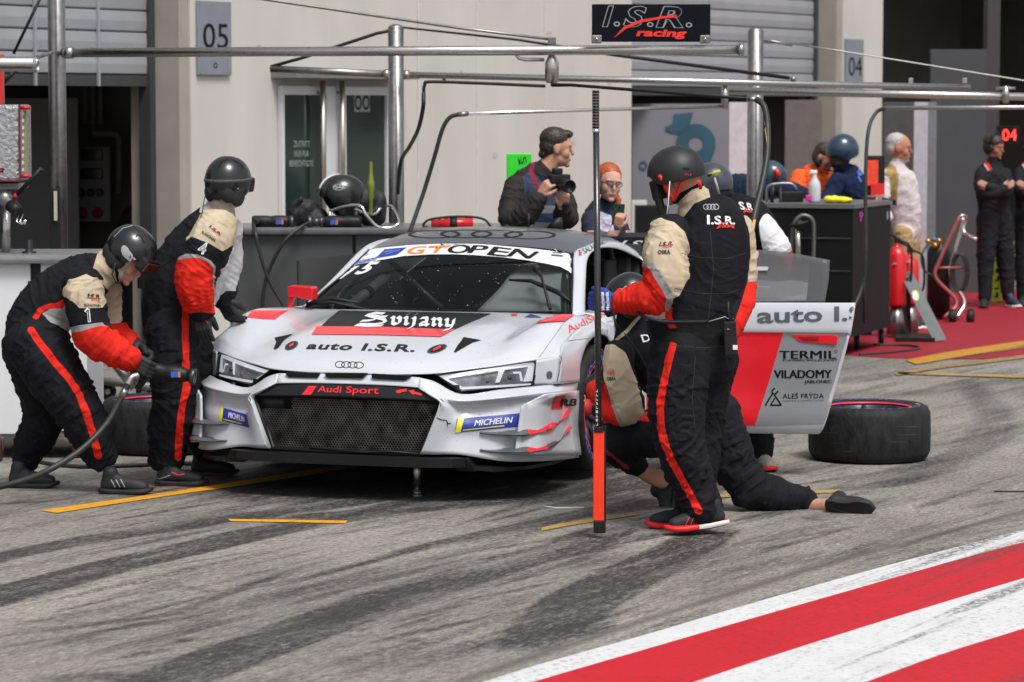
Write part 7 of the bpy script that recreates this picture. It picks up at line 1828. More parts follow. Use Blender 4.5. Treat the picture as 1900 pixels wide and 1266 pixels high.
p13 = person(26.9, 1400, 600, 'person in dark navy clothes bending low behind the steel post with red and blue cap')
b = Body(26.9)
b.limb('torso', [(1350, 378, .1, 32), (1358, 358, .05, 34), (1385, 352, 0, 30), (1412, 348, 0, 26), (1425, 342, 0, 18)], .8, amp=.01)
b.limb('arm', [(1425, 348, -.1, 17), (1455, 350, -.12, 16), (1485, 358, -.15, 14), (1505, 372, -.2, 10)], amp=.007); b.limb('leg', [(1352, 385, .1, 32), (1355, 480, .1, 26), (1350, 620, .1, 18)], amp=0); b.limb('leg2', [(1372, 390, .2, 30), (1375, 480, .2, 25), (1375, 620, .2, 18)], amp=0)
M_, Q_ = b.head(at(1436, 332, 26.85), Vector((.7, -.2, -.7)), (.6, 0, .75), .95)
b.build('body', p13, (.012, .022, .05), [(SKIN, 'all', None, ['head'])], .008, 3)
h13, M_, H_ = helmet(p13, at(1433, 326, 26.85), Vector((.7, -.2, -.7)), (.6, 0, .75), (.125, .11, .11), mat('helmet_teal', (.02, .06, .09), .3, coat=.4), .05, -.6, -.5)
t = MB(); t.tube([at(1438, 314, 26.7), at(1444, 322, 26.7), at(1443, 330, 26.7)], .022, REDP, 10); t.build('helmet_stripe', p13)
# white-haired man
p10 = person(27.6, 1668, 590, 'white haired man in pink white and tan polo shirt looking to the right')
b = Body(27.6)
b.limb('torso', [(1682, 430, 0, 25), (1680, 395, 0, 29), (1672, 355, 0, 32), (1665, 325, 0, 30), (1664, 308, 0, 16)], .72, amp=.006)
b.limb('arm', [(1648, 325, -.08, 14), (1642, 355, -.1, 12), (1640, 385, -.12, 10), (1650, 405, -.15, 8)], amp=.004)
b.limb('leg', [(1676, 430, -.05, 20), (1674, 500, -.05, 16), (1672, 568, -.05, 11)], amp=.006); b.limb('leg2', [(1690, 430, .05, 19), (1690, 500, .05, 15), (1688, 568, .05, 11)], amp=.006); b.limb('neck', [(1664, 312, 0, 11), (1666, 292, 0, 10)], amp=0)
f10 = Vector((.95, -.15, -.08)); M10, Q10 = b.head(at(1669, 276, 27.6), f10, (0, 0, 1), 1.08)
b.build('body', p10, (.60, .54, .55), [((.45, .20, .13), 'all', None, ['head', 'neck']), ((.42, .29, .14), 'all', None, ['leg', 'leg2']), ((.38, .25, .10), 'poly', [(1648, 303), (1662, 310), (1667, 330), (1664, 372), (1648, 368), (1640, 330)], ['torso', 'arm']), ((.75, .72, .75), 'poly', [(1636, 322), (1650, 330), (1652, 365), (1636, 365)], ['torso', 'arm']), ((.02, .03, .08), 'poly', [(1636, 366), (1664, 372), (1664, 382), (1636, 376)], ['torso', 'arm'])], .008, 3)
eyes(p10, Q10); hair(p10, M10, Q10, mat('hair_white', (.42, .40, .39), .6, 0, .3, 50, .3, 90), [ellipsoid(Q10(-.03, 0, .055), M10, (.100, .088, .085)), ellipsoid(Q10(-.06, 0, .005), M10, (.06, .082, .075))], .008, .006)
shoe(p10, Vector((at(1668, 590, 27.55).x - .05, 27.55, 0)), Vector((1, -.2, 0)), (0, 0, 1), SHB, SHW, .28); shoe(p10, Vector((at(1686, 590, 27.65).x - .05, 27.65, 0)), Vector((1, -.1, 0)), (0, 0, 1), SHB, SHW, .28)
# crew man in black with crossed arms and his neighbour
def crew(px, Y, label, f, full=True):
    p = person(Y, px, 570, label); b = Body(Y)
    b.limb('torso', [(px + 2, 405, 0, 30), (px, 375, 0, 30), (px - 2, 345, 0, 32), (px - 2, 320, 0, 29), (px + 2, 304, 0, 15)], .68, amp=.006)
    b.limb('arm', [(px - 22, 322, -.05, 12), (px - 24, 348, -.12, 12), (px - 8, 362, -.26, 10), (px + 14, 355, -.28, 9), (px + 22, 348, -.26, 8)], amp=.005)
    b.limb('farm', [(px + 22, 322, .0, 12), (px + 27, 346, -.1, 11), (px + 22, 358, -.22, 10), (px + 2, 350, -.27, 9), (px - 10, 346, -.26, 8)], amp=.005)
    b.limb('leg', [(px - 10, 405, -.04, 22), (px - 14, 480, -.05, 17), (px - 16, 552, -.05, 12)], amp=.007); b.limb('leg2', [(px + 14, 405, .04, 22), (px + 22, 480, .05, 17), (px + 28, 552, .05, 12)], amp=.007); b.limb('neck', [(px, 308, 0, 11), (px + 2, 288, 0, 10)], amp=0)
    M, Q = b.head(at(px + 2, 274, Y), f, (0, 0, 1), 1.0)
    ob = b.build('body', p, (.016, .017, .020), [((.35, .15, .10), 'all', None, ['head', 'neck']), (RDS, 'line', ([(px - 14, 302), (px - 6, 314)], 3), 'torso', True), ((.5, .5, .5), 'line', ([(px - 16, 306), (px - 9, 316)], 1.2), 'torso', True)], .009, 3)
    eyes(p, Q); hair(p, M, Q, HD, [ellipsoid(Q(-.02, 0, .055), M, (.108, .09, .085)), ellipsoid(Q(-.05, 0, .0), M, (.07, .085, .085))], .008, .006)
    t = MB(); t.ball(Q(-.0, .09, -.01), (.04, .025, .045), BLACK, 12, 8, M); t.ball(Q(-.0, -.09, -.01), (.04, .025, .045), BLACK, 12, 8, M); t.tube([Q(0, .095, .02), Q(0, .07, .13), Q(0, 0, .16), Q(0, -.07, .13), Q(0, -.095, .02)], .014, BLACK, 8); t.build('headset', p)
    for xx, yy in ((px + 18, 350), (px - 6, 348)): glove_or_hand('hand', p, at(xx, yy, Y - .27), at(xx + (6 if xx > px else -6), yy - 3, Y - .28), (0, 1, 0), SKINM, (20, 22, 25, 25), voxel=.005, k=.85)
    shoe(p, Vector((at(px - 16, 560, Y).x, Y - .0, 0)), Vector((-.2, -1, 0)), (0, 0, 1), SHB, SHS, .28); shoe(p, Vector((at(px + 28, 560, Y).x, Y + .05, 0)), Vector((.3, -1, 0)), (0, 0, 1), mat('shoe_navy', (.02, .03, .06), .6), SHW, .28)
    return p
crew(1843, 30.6, 'crew man in black overalls with headset and crossed arms beside the red display', Vector((.75, -.6, -.15)))
crew(1914, 30.9, 'person in black at the right edge of the picture, only partly in view', Vector((.2, -.9, -.15)))
# ============================================================ EQUIPMENT
def wbox(mb_, px0, px1, py0, py1, Y, dep, m, bev=.006, z0=None):
    a_, b_ = at(px0, py1, Y), at(px1, py1, Y); zt = at((px0 + px1) / 2, py0, Y).z; zb = z0 if z0 is not None else a_.z
    return mb_.box(((a_.x + b_.x) / 2, Y + dep / 2, (zb + zt) / 2), (abs(b_.x - a_.x), dep, abs(zt - zb)), m, None, bev)
def caster(parent, x, y, r=.06, m=None):
    t = MB(); t.lathe((x - .018, y, r), (1, 0, 0), [(0, 0), (r * .9, 0), (r, .006), (r, .030), (r * .9, .036), (0, .036)], m or BLACK, 20)
    t.box((x, y + .02, r * 1.7), (.05, .06, .02), STEELD, None, .003); t.box((x - .024, y + .01, r * 1.35), (.004, .05, r * 1.0), STEELD); t.box((x + .024, y + .01, r * 1.35), (.004, .05, r * 1.0), STEELD)
    return t.build('caster', parent)
# white cabinet at the left edge
cabw = empty('cabinet', at(60, 800, 17.4), 'white cabinet with grey rounded top at the left edge behind the bending person', 'cabinet')
t = MB(); wbox(t, -180, 60, 488, 806, 17.4, .7, WHITE); wbox(t, 79, 163, 488, 800, 17.4, .7, WHITE); wbox(t, 58, 81, 490, 800, 17.42, .6, BLACK, 0); wbox(t, -180, 163, 796, 812, 17.41, .68, GREY); t.build('housing', cabw)
t = MB(); wbox(t, -180, 166, 474, 490, 17.34, .8, mat('top_grey', (.22, .22, .23), .3, .1), .02); t.build('top', cabw)
for x_ in (-.2, -2.9): caster(cabw, at(142, 800, 17.5).x + x_ + .2, 17.5, .075, mat('caster_brown', (.10, .03, .025), .5))
caster(cabw, at(8, 800, 17.5).x, 17.3, .075, mat('caster_brown', (.1, .03, .025), .5))
# fuel tower above it
ft = empty('fuel_tower', at(10, 474, 17.6), 'silver foil covered fuel tank with red fittings on a steel post', 'fuel tank')
FOIL = mat('crinkled_foil', (.55, .55, .57), .25, .9, .15, 30, 1.0, 38)
t = MB(); wbox(t, -150, 37, 194, 337, 17.6, .45, FOIL, .02); o_ = t.build('tank', ft)
t = MB(); wbox(t, 36, 38.5, 194, 337, 17.585, .02, mat('trim_red', (.16, .012, .02), .5), .002); wbox(t, -150, 37, 335, 337.5, 17.585, .02, MATS['trim_red'], .002); wbox(t, -8, 6, 312, 320, 17.59, .01, BLACK, 0); wbox(t, -6, 4, 314, 318, 17.588, .005, REDP, 0); t.build('trim', ft)
t = MB(); wbox(t, 44, 50, 205, 322, 17.62, .03, mat('sight_glass', (.28, .26, .14), .2), .003); 
for k in range(9): wbox(t, 41, 44, 208 + k * 13, 214 + k * 13, 17.61, .02, LETW, 0)
t.build('sight_tube', ft)
t = MB()
for y_ in (200, 327): t.tube([at(38, y_, 17.6), at(57, y_, 17.6)], .011, REDP, 12); t.ball(at(47, y_, 17.6), (.02, .02, .014), REDP, 12, 8); t.build('valve', ft); t = MB()
t = MB(); wbox(t, -150, 36, 340, 352, 17.65, .35, mat('cloth_grey', (.30, .29, .28), .8), .01); t.tube([at(0, 352, 17.8), at(8, 372, 17.8)], [.06, .05], STEELD, 20); t.build('outlet', ft)
t = MB(); d0 = at(2, 362, 17.6); d1 = at(38, 398, 17.5)
t.tube([d0, d0.lerp(d1, .35), d0.lerp(d1, .36), d0.lerp(d1, .55)], [.042, .042, .034, .036], STEELD, 18); t.tube([d0.lerp(d1, .50), d0.lerp(d1, .92)], [.040, .036], BLACK, 18)
for q in (-.015, .015): t.tube([d1 + Vector((q, 0, 0)), at(34 + q * 200, 412, 17.48), at(44 + q * 200, 416, 17.48), at(48, 408, 17.48)], .005, CHROME, 8)
t.build('coupling', ft)
t = MB(); t.tube([at(25, 368, 17.55), at(32, 360, 17.54)], .012, REDP, 10); t.tube([at(32, 361, 17.54), at(77, 313, 17.5)], [.013, .014], BLACK, 10); t.build('lever', ft)
t = MB(); t.tube([at(11, 385, 17.7), at(11, 472, 17.7)], .026, STEEL, 16); t.tube([at(11, 470, 17.7), at(11, 474, 17.7)], .052, STEEL, 20); t.build('post', ft)
t = MB(); wbox(t, -20, 4, 100, 194, 17.7, .1, REDP, .01); t.build('bracket', ft)
t = MB(); t.lathe(at(54, 474, 17.6), (0, 0, 1), [(.042, 0), (.042, .022), (.022, .026), (.022, .09), (0, .09)], BLACK, 18); tag(t.build('cap_fitting'), 'small black threaded fitting standing on the white cabinet', 'fitting')
t = MB(); wbox(t, 94, 112, 350, 474, 18.78, .03, BLACK, .004); wbox(t, 100, 106, 355, 410, 18.76, .02, mat('strip_pale', (.5, .45, .38), .5), .002); tag(t.build('cable_box'), 'slim black control box clamped to the left steel post', 'control box')
# grey counter behind the car
ct = empty('counter', at(600, 700, 20.4), 'long dark grey counter with helmets and wheel guns on it behind the car', 'counter')
YC = 20.3
t = MB(); wbox(t, 428, 655, 434, 700, YC, .75, DGREY, .004, 0.02); wbox(t, 661, 940, 434, 700, YC, .75, DGREY, .004, 0.02); wbox(t, 654, 662, 436, 700, YC + .02, .6, BLACK, 0, 0.05); t.build('housing', ct)
t = MB(); wbox(t, 422, 945, 423, 436, YC - .05, .85, mat('counter_edge', (.13, .13, .135), .3, .1), .015); t.build('top', ct)
t = MB(); wbox(t, 583, 642, 490, 520, YC - .006, .01, mat('recess_dark', (.02, .02, .022), .6), 0); wbox(t, 580, 645, 487, 491, YC - .012, .015, DGREY, .002); t.build('recess_handle', ct)
ZC = at(600, 423, YC + .2).z
def onc(px, Y=YC + .2, h=0): q = at(px, 420, Y); return Vector((q.x, Y, ZC + h))
wheel_gun('black wheel gun lying at the left end of the grey counter', onc(467, YC + .1, .045), onc(545, YC + .1, .045), (-.1, -.9, .0), YC, 'wheel guns')
wheel_gun('black wheel gun lying on the counter in front of the helmets', onc(672, YC + .05, .045), onc(572, YC + .05, .045), (.1, .6, .7), YC, 'wheel guns')
t = MB(); t.tube(curve([onc(470, YC, .04), onc(474, YC - .12, -.02), at(480, 462, YC - .14), at(497, 515, YC - .14), at(525, 565, YC - .15), at(560, 615, YC - .16)]), .012, RUBBER); tag(t.build('air_hose'), 'black hose hanging steeply down the front of the grey counter', 'hose')
t = MB(); t.tube(curve([onc(578, YC + .05, .045), onc(560, YC - .08, .02), at(528, 448, YC - .14), at(500, 500, YC - .13), at(488, 550, YC - .13), at(487, 620, YC - .14)]), .012, RUBBER); tag(t.build('air_hose'), 'black hose curving from the second wheel gun across the counter front', 'hose')
BAGM = mat('bag_black', (.010, .010, .012), .6, 0, .3, 30, .4, 60)
o_ = remeshed('soft_bag', [ellipsoid(onc(565, YC + .3, .10), frame((1, 0, 0), (0, 0, 1)), (.11, .1, .10)), ellipsoid(onc(590, YC + .3, .06), frame((1, 0, 0), (0, 0, 1)), (.08, .1, .07)), ring_chain([onc(548, YC + .25, .0), onc(546, YC + .22, .14), onc(560, YC + .22, .20)], [.02, .015, .015])], .01, 2, None, BAGM, .012, 18); tag(o_, 'crumpled black soft bag on the counter behind the wheel guns', 'bag')
he = empty('helmet', onc(650, YC + .3), 'black full face helmet with white arc and crest lying on the counter', 'helmet')
hh, MH, HH = helmet(he, onc(636, YC + .3, .21), (-.9, -.3, 0), (0, 0, 1), (.15, .125, .14), HEL, .0, -.9, -.9, 'helmet_shell')
t = MB(); t.tube(curve([HH(math.cos(R(a)) * .9 + .05, -.75, math.sin(R(a)) * .98 + .02) for a in range(20, 171, 25)]), .012, LETW, 8); t.build('visor_seal', he)
bvh_ = world_bvh(hh); decal(hh, join_geo(ring_geo(628, 348, 10, 6, 2, 16), stroke_geo([(618, 346), (640, 350)], 2), stroke_geo([(622, 352), (634, 343)], 2)), LETG, None, 8, .003, bvh_)
o_ = remeshed('cloth_bag', [ellipsoid(onc(672, YC + .35, .17), frame((1, 0, 0), (0, 0, 1)), (.17, .12, .12)), ellipsoid(onc(690, YC + .35, .10), frame((1, 0, 0), (0, 0, 1)), (.10, .1, .11))], .012, 2, None, BAGM, .018, 14); tag(o_, 'black fabric bag lying beside the helmet on the counter', 'bag')
t = MB(); t.tube(curve([at(612, 392, YC + .1), at(640, 383, YC + .05), at(668, 382, YC), at(680, 400, YC - .02), at(700, 420, YC), at(722, 423, YC + .02), at(740, 413, YC + .05), at(728, 385, YC + .2), at(715, 382, YC + .25)]), .010, CHROME, 10); t.tube(curve([at(660, 388, YC), at(678, 396, YC + .1), at(695, 397, YC + .2), at(706, 386, YC + .25)]), .010, CHROME, 10); t.tube([at(612, 392, YC + .1), at(612, 420, YC + .1)], .010, CHROME, 10); t.tube([at(722, 423, YC + .02), at(722, 426, YC + .02)], .02, CHROME, 10)
tag(t.build('tube_frame'), 'bent chrome tube frame hanging over the counter beside the post', 'frame')
t = MB(); t.lathe(at(688, 372, YC + .1), (0, 0, 1), [(.014, -.1), (.014, 0), (.022, .02), (.018, .05), (.026, .08), (.026, .12), (.018, .14), (.014, .20), (.014, .26)], mat('brass_green', (.22, .28, .05), .3, .4), 14); tag(t.build('air_valve'), 'small yellow green air coupling standing upright beside the helmet bag', 'valve')
t = MB(); q0, q1 = at(800, 417, YC + .1), at(878, 415, YC + .1); t.tube([q0, q0.lerp(q1, .3), q0.lerp(q1, .31), q1], [.03, .034, .040, .040], REDP, 16); t.tube([q0.lerp(q1, .45), q0.lerp(q1, .62)], .044, BLACK, 16); t.tube(curve([at(795, 422, YC + .1), at(785, 418, YC + .1), at(800, 407, YC + .1), at(850, 402, YC + .1), at(895, 406, YC + .1), at(912, 422, YC + .1)]), .008, BLACK, 8)
for k_ in (.2, .7): t.tube([q0.lerp(q1, k_) + Vector((0, 0, -.04)), q0.lerp(q1, k_) + Vector((0, 0, .04))], .012, BLACK, 8)
tag(t.build('power_tool'), 'red and black power tool with a looped cable on the counter behind the roof', 'power tool')
# dark garage bits: black cover with pink letters
o_ = remeshed('covered_stack', [ellipsoid(at(262, 440, 25.5), frame((1, 0, 0), (0, 0, 1)), (.23, .2, .30)), ring_chain([at(262, 440, 25.5), at(262, 640, 25.5)], [.22, .22])], .02, 2, None, mat('cover_black', (.014, .014, .016), .6, 0, .2, 10)); tag(o_, 'black covered stack with pink vertical lettering inside the left garage', 'cover')
bb = world_bvh(o_); PNK = mat('letter_pink', (.40, .03, .08), .6)
for k, c in enumerate('!IPO'): decal(o_, text_geo(c, bold=.05), PNK, [(272 - 0, 399 + (k - 1) * 17 + 14), (292, 399 + (k - 1) * 17 + 14), (292, 399 + (k - 1) * 17), (272, 399 + (k - 1) * 17)] if c != 'I' else [(272, 396 + (k - 1) * 17 + 12), (292, 396 + (k - 1) * 17 + 12), (292, 396 + (k - 1) * 17 + 6), (272, 396 + (k - 1) * 17 + 6)], 8, .006, bb)
decal(o_, marks_geo(4, 8), PNK, [(242, 416), (248, 388), (258, 390), (252, 418)], 8, .006, bb)
# loose wheels on the ground
def loose_wheel(px, Y, label, up=1, rz=0, z=.1615):
    e = empty('racing_wheel', Vector((at(px, 800, Y).x, Y, z)), label, 'wheel', 'racing wheels lying on the lane', rot=(R(90), 0, rz))
    o1, o2 = build_wheel(None, 1); o2.parent = e; o1.parent = e
    return e
lw1 = loose_wheel(1613, 17.45, 'worn slick tyre on its rim lying flat to the right of the open car door', rz=R(-160))
loose_wheel(300, 17.85, 'slick tyre on its rim lying flat behind the standing person at the left', rz=R(180))
ty1 = [c for c in bpy.data.objects if c.parent == lw1 and c.name.startswith('tyre')][0]; tb = world_bvh(ty1); SCF = mat('tyre_scuff', (.05, .048, .046), .85)
for i in range(26):
    x = rng.uniform(1502, 1724); y = rng.uniform(775, 862); decal(ty1, disc_geo(x, y, rng.uniform(.5, 1.6), rng.uniform(.3, .8), 6), SCF, None, 20, .001, tb)
for i in range(7):
    x = rng.uniform(1505, 1680); y = rng.uniform(780, 855); decal(ty1, stroke_geo([(x, y), (x + rng.uniform(15, 45), y + rng.uniform(-2, 2))], rng.uniform(.5, 1.2)), SCF, None, 12, .001, tb)
# cables on the ground, trolley behind the left legs
t = MB(); t.tube(curve([gnd(30, 822, .03), gnd(40, 838, .012), gnd(75, 857, .012), gnd(150, 866, .012), gnd(240, 864, .012), gnd(345, 860, .012), gnd(390, 868, .012)]), .012, RUBBER); tag(t.build('floor_cable'), 'black cable lying on the ground behind the bending person', 'cable')
tr = empty('trolley_jack', at(230, 720, 19.2), 'grey metal trolley with small wheels standing behind the left loose tyre', 'trolley')
t = MB(); t.tube([at(185, 610, 19.2), at(188, 700, 19.2)], .014, STEEL); t.tube([at(205, 665, 19.0), at(250, 720, 19.0)], .03, STEELD); t.tube([at(170, 705, 19.2), at(300, 720, 19.0)], .025, GREY); t.tube([at(240, 700, 19.1), at(292, 706, 19.1)], .02, STEEL)
t.box(at(262, 700, 19.1), (.16, .1, .06), mat('steel_blue', (.06, .08, .14), .4), None, .01); t.build('frame', tr)
for px_ in (172, 200, 268, 296):
    t = MB(); t.lathe(at(px_, 726, 19.2) - Vector((.0, .02, 0)), (0, 1, 0), [(0, 0), (.05, 0), (.055, .01), (.055, .03), (.05, .04), (0, .04)], BLACK, 18); t.lathe(at(px_, 726, 19.2) - Vector((.0, .024, 0)), (0, 1, 0), [(0, 0), (.02, 0), (.02, .01)], STEEL, 12); t.build('wheel', tr)
# black tool cabinet
tc_ = empty('tool_cabinet', at(1500, 640, 24.9), 'large black tool cabinet on castors with grey top at the right', 'cabinet')
Yq = 24.7; za, zb_ = at(1500, 380, Yq).z, .16
pA, pB, pC, pD = at(1385, 500, 24.9), at(1582, 500, 24.6), at(1651, 500, 25.7), at(1450, 500, 26.2)
t = MB(); base_ = [Vector((p.x, p.y, zb_)) for p in (pA, pB, pC, pD)]; t.prism(base_, (0, 0, za - zb_ - .03), mat('cabinet_black', (.006, .006, .007), .6, 0, .15, 4, spec=.2)); 
t.build('housing', tc_)
cen = sum(base_, Vector()) / 4; t = MB(); t.prism([cen + (p - cen) * 1.03 + Vector((0, 0, za - zb_ - .029)) for p in base_], (0, 0, .035), mat('cabinet_top_grey', (.12, .12, .125), .35)); t.build('top', tc_)
t = MB(); fr_ = (pB - pA).normalized(); nr_ = Vector((-fr_.y, fr_.x, 0)) * -1
for y_ in (440, 500, 560): 
    a_, b_ = at(1390, y_, 24.89) + nr_ * .004, at(1578, y_, 24.6) + nr_ * .004; t.tube([Vector((a_.x, a_.y, a_.z)), Vector((b_.x, b_.y, a_.z))], .004, mat('groove', (.03, .03, .033), .5), 6)
t.tube([at(1604, 470, 24.93), at(1604, 600, 24.93)], .006, mat('groove', (.03, .03, .03), .5), 6); t.build('drawer_line', tc_)
t = MB(); t.tube(curve([at(1468, 490, 24.6), at(1471, 430, 24.6), at(1478, 408, 24.6), at(1492, 400, 24.6), at(1508, 410, 24.6), at(1510, 440, 24.6), at(1509, 490, 24.6)]), .018, mat('bracket_grey', (.14, .14, .13), .4, .6), 10); t.tube([at(1480, 425, 24.55), at(1482, 490, 24.55)], .022, STEEL, 12); t.ball(at(1483, 418, 24.55), .045, BLACK); t.tube([at(1465, 420, 24.5), at(1500, 412, 24.5)], .014, BLACK); t.build('hook', tc_)
for q in ((1450, 25.2), (1560, 24.9), (1590, 25.2), (1635, 25.7)): caster(tc_, at(q[0], 600, q[1]).x, q[1], .075)
ho_ = [c for c in bpy.data.objects if c.parent == tc_ and c.name.startswith('housing')][0]; bb = world_bvh(ho_); MAG = mat('mark_magenta', (.6, .02, .30), .5)
decal(ho_, join_geo(ring_geo(1597, 398, 3.4, 5, 1.8, 12), stroke_geo([(1597, 403), (1596, 411)], 2.2)), MAG, None, 10, .004, bb); decal(ho_, stroke_geo([(1646, 392), (1646, 408)], 2.2), LETG, None, 10, .004, bb)
ZQ = za + .006
def onq(px, Y, h=0): q = at(px, 400, Y); return Vector((q.x, Y, ZQ + h))
sb2 = empty('spray_bottle', onq(1511, 25.0), 'white spray bottle standing on the black tool cabinet', 'bottle')
t = MB(); t.lathe(onq(1511, 25.0), (0, 0, 1), [(0, 0), (.047, .002), (.05, .02), (.05, .13), (.042, .17), (.018, .21), (.016, .235)], mat('bottle_white', (.55, .55, .60), .4), 20); t.build('bottle_body', sb2)
t = MB(); t.box(onq(1509, 25.0, .255), (.06, .025, .03), LETW, None, .006); t.tube([onq(1505, 25.0, .245), onq(1503, 25.0, .21)], .006, mat('trigger_blue', (.1, .15, .4), .5)); t.build('trigger', sb2)
t = MB(); t.box(onq(1500, 24.94, .04), (.05, .03, .05), MAG, None, .01); tag(t.build('small_pot'), 'small magenta and white pot beside the spray bottle', 'pot')
o_ = remeshed('cloth', [ellipsoid(onq(1555, 24.9, .025), frame((1, 0, 0), (0, 0, 1)), (.12, .08, .030)), ellipsoid(onq(1545, 24.9, .03), frame((1, 0, 0), (0, 0, 1)), (.07, .06, .035))], .01, 2, None, mat('cloth_yellow', (.75, .68, .03), .85), .012, 20); tag(o_, 'crumpled bright yellow cloth on the cabinet top', 'cloth')
t = MB(); t.tube(curve([onq(1422, 25.2), onq(1424, 25.2, .12), onq(1440, 25.2, .15), onq(1468, 25.2, .15), onq(1478, 25.2, .10)]), .012, STEELD); t.tube([onq(1432, 25.1), onq(1434, 25.1, .13)], .016, BLACK); t.tube([onq(1448, 25.1, -.22), onq(1448, 25.1, .13)], .014, BLACK); t.box(onq(1470, 25.2, .045), (.18, .08, .09), BLACK, None, .015); tag(t.build('clamp_stand'), 'black clamp stand with metal bow on the left part of the tool cabinet', 'stand')
t = MB(); t.box(onq(1622, 26.2, .20), (.17, .08, .34), BLACK, None, .01); t.build('x') if False else None
mo2 = empty('tool_rack', onq(1622, 26.3), 'black rack with bright orange red panel behind the cabinet', 'rack'); t.build('frame', mo2)
t = MB(); t.box(onq(1618, 26.15, .22), (.10, .01, .22), mat('rack_orange', (.85, .06, .02), .5, 0, .2, 30), None, .003); t.box(onq(1628, 26.14, .08), (.12, .012, .10), REDP, None, .003); t.box(onq(1622, 26.1, .02), (.16, .08, .012), mat('shelf_tan', (.35, .18, .06), .5), None, .002); t.build('panel', mo2)
t = MB(); t.tube(curve([gnd(1595, 658, .012), gnd(1640, 655, .012), gnd(1690, 650, .012), gnd(1705, 645, .012), gnd(1680, 641, .012), gnd(1620, 640, .012)]), .012, RUBBER); tag(t.build('floor_cable'), 'black cable loop on the red ground beside the cabinet castors', 'cable')
# fire extinguishers
def extinguisher(px, Y, label, h=.52, r=.085):
    x = at(px, 500, Y).x; e = empty('fire_extinguisher', Vector((x, Y, 0)), label, 'fire extinguisher', 'red fire extinguishers')
    zb = .28; t = MB(); t.lathe((x, Y, zb), (0, 0, 1), [(0, 0), (r * .92, 0), (r, .02), (r, h - .08), (r * .85, h - .03), (r * .4, h), (.02, h + .01), (.02, h + .04)], REDP, 24); t.build('cylinder', e)
    t = MB(); t.box((x, Y, zb + h + .06), (.05, .04, .05), BLACK, None, .008); t.tube([(x, Y, zb + h + .08), (x - .09, Y - .02, zb + h + .13)], .009, BLACK); t.tube(curve([(x + .02, Y - .02, zb + h + .06), (x + .11, Y - .05, zb + h), (x + .12, Y - .06, zb + h - .25), (x + .08, Y - .08, zb + .1)]), .011, BLACK); t.build('valve', e)
    t = MB(); t.tube([(x, Y, .03), (x, Y, zb)], [.09, .05], STEELD, 12); t.tube([(x - .1, Y, .25), (x - .1, Y, .62), (x - .02, Y - .09, .66)], .010, STEEL, 8); t.build('stand', e)
extinguisher(1664, 26.6, 'red fire extinguisher directly beside the black tool cabinet'); extinguisher(1688, 26.9, 'red fire extinguisher between the ramp stand and the white partition', .42)
# ramp stand
rs_ = empty('ramp_stand', gnd(1720, 632), 'dark grey folding ramp stand with yellow oval badge on the red ground', 'stand')
Yr = 26.3; t = MB(); RG2 = mat('ramp_grey', (.10, .115, .12), .45)
t.prism([at(1670, 508, Yr + .3), at(1693, 506, Yr + .3), at(1756, 630, Yr - .25), at(1733, 634, Yr - .25)], (0, .03, .01), RG2); o_ = t.build('ramp_plate', rs_)
bb = world_bvh(o_); decal(o_, disc_geo(1698, 550, 7, 11, 20), mat('badge_yellow', (.6, .55, .12), .5), None, 8, .004, bb); decal(o_, disc_geo(1698, 550, 4.5, 7.5, 20), LETW, None, 8, .006, bb); decal(o_, box_geo(1675, 516, 1686, 522), BLACKM, None, 8, .004, bb)
t = MB(); t.prism([at(1670, 512, Yr + .32), at(1690, 512, Yr + .32), at(1690, 628, Yr + .5), at(1662, 632, Yr + .3)], (0, .04, 0), BLACK); t.prism([gnd(1662, 633, .01), gnd(1735, 634, .01), gnd(1735, 625, .01), gnd(1662, 622, .01)], (0, 0, .03), BLACK); t.build('leg', rs_)
# gas bottle trolley
gt = empty('bottle_trolley', gnd(1780, 600), 'red and steel hand trolley carrying a black gas bottle with brass regulators', 'hand trolley')
Yg = 28.6; t = MB(); PK = mat('trolley_red', (.38, .10, .10), .4, .3)
for dx, dY in ((0, 0), (14, .15)):
    t.tube(curve([at(1752 + dx * 1.6, 590, Yg - .1 + dY), at(1790 + dx * .6, 560, Yg + dY) if False else at(1775 + dx, 560, Yg + dY), at(1736 + dx * 2, 515, Yg + dY), at(1745 + dx * 1.6, 480, Yg + dY), at(1770 + dx, 425, Yg + dY), at(1780 + dx * .5, 405, Yg + dY)]), .018, PK if dx == 0 else CHROME)
t.tube(curve([at(1780, 405, Yg), at(1786, 400, Yg), at(1792, 405, Yg + .1), at(1788, 430, Yg + .1), at(1812, 445, Yg)]), .018, CHROME); t.tube([at(1738, 497, Yg), at(1790, 497, Yg + .1)], .012, PK); t.build('frame', gt)
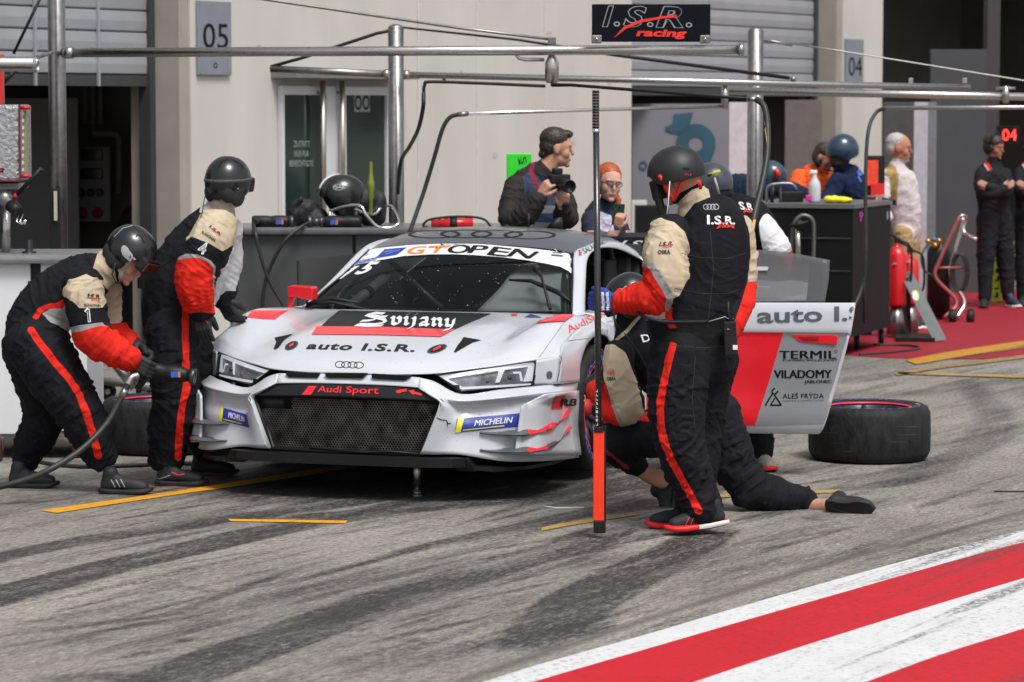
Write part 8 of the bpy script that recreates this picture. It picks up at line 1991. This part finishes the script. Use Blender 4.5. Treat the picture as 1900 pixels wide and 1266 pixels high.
for px_ in (1762, 1795):
    t = MB(); t.lathe(at(px_, 588, Yg - .1), (1, -.3, 0), [(0, 0), (.07, 0), (.075, .015), (.075, .045), (.07, .06), (0, .06)], BLACK, 20); t.build('wheel', gt)
t = MB(); x = at(1742, 500, Yg + .25).x; t.lathe((x, Yg + .25, .02), (0, 0, 1), [(0, 0), (.11, 0), (.11, .62), (.09, .68), (.03, .72), (.03, .76)], BLACK, 24); t.build('gas_bottle', gt)
t = MB(); BRS = mat('brass', (.55, .33, .07), .3, .9)
for px_, py in ((1722, 448), (1735, 456), (1742, 447), (1733, 445)): t.ball(at(px_, py, Yg + .15), .028, BRS if px_ != 1733 else mat('gauge_blue', (.08, .12, .3), .4), 12, 8)
t.tube([at(1720, 450, Yg + .15), at(1745, 452, Yg + .15)], .014, BRS); t.build('regulator', gt)
t = MB(); t.tube(curve([at(1722, 452, Yg + .1), at(1710, 475, Yg), at(1714, 500, Yg), at(1730, 512, Yg)]), .010, RUBBER)
for k in range(3): t.tube(curve([at(1778 + k * 3 + 14 * math.cos(R(a)), 505 + 34 * math.sin(R(a)), Yg + .05 + k * .02) for a in range(0, 361, 30)], 3), .009, RUBBER, 8)
t.build('hose', gt)
t = MB(); t.prism([at(1838, 562, 31.4), at(1858, 558, 31.4), at(1860, 500, 31.4), at(1852, 470, 31.4), at(1843, 472, 31.4), at(1836, 520, 31.4)], (0, .12, 0), mat('hivis_green', (.35, .55, .02), .6)); o_ = t.build('hivis_bag'); tag(o_, 'lime green bag with dark lettering behind the crossed arms crew man', 'bag')
bb = world_bvh(o_); decal(o_, marks_geo(4, 7), BLACKM, [(1852, 552), (1856, 492), (1848, 492), (1844, 552)], 8, .004, bb)
# litter
t = MB(); t.tube([gnd(1010, 940, .006), gnd(1035, 943, .006), gnd(1084, 942, .006)], .004, LETW, 6); tag(t.build('cable_tie'), 'thin white strip lying on the lane under the car corner', 'strip')
t = MB(); t.tube([gnd(1844, 912, .006), gnd(1905, 912, .006)], .004, BLACK, 6); tag(t.build('rubber_strip'), 'thin black rubber strip lying near the right edge', 'strip')
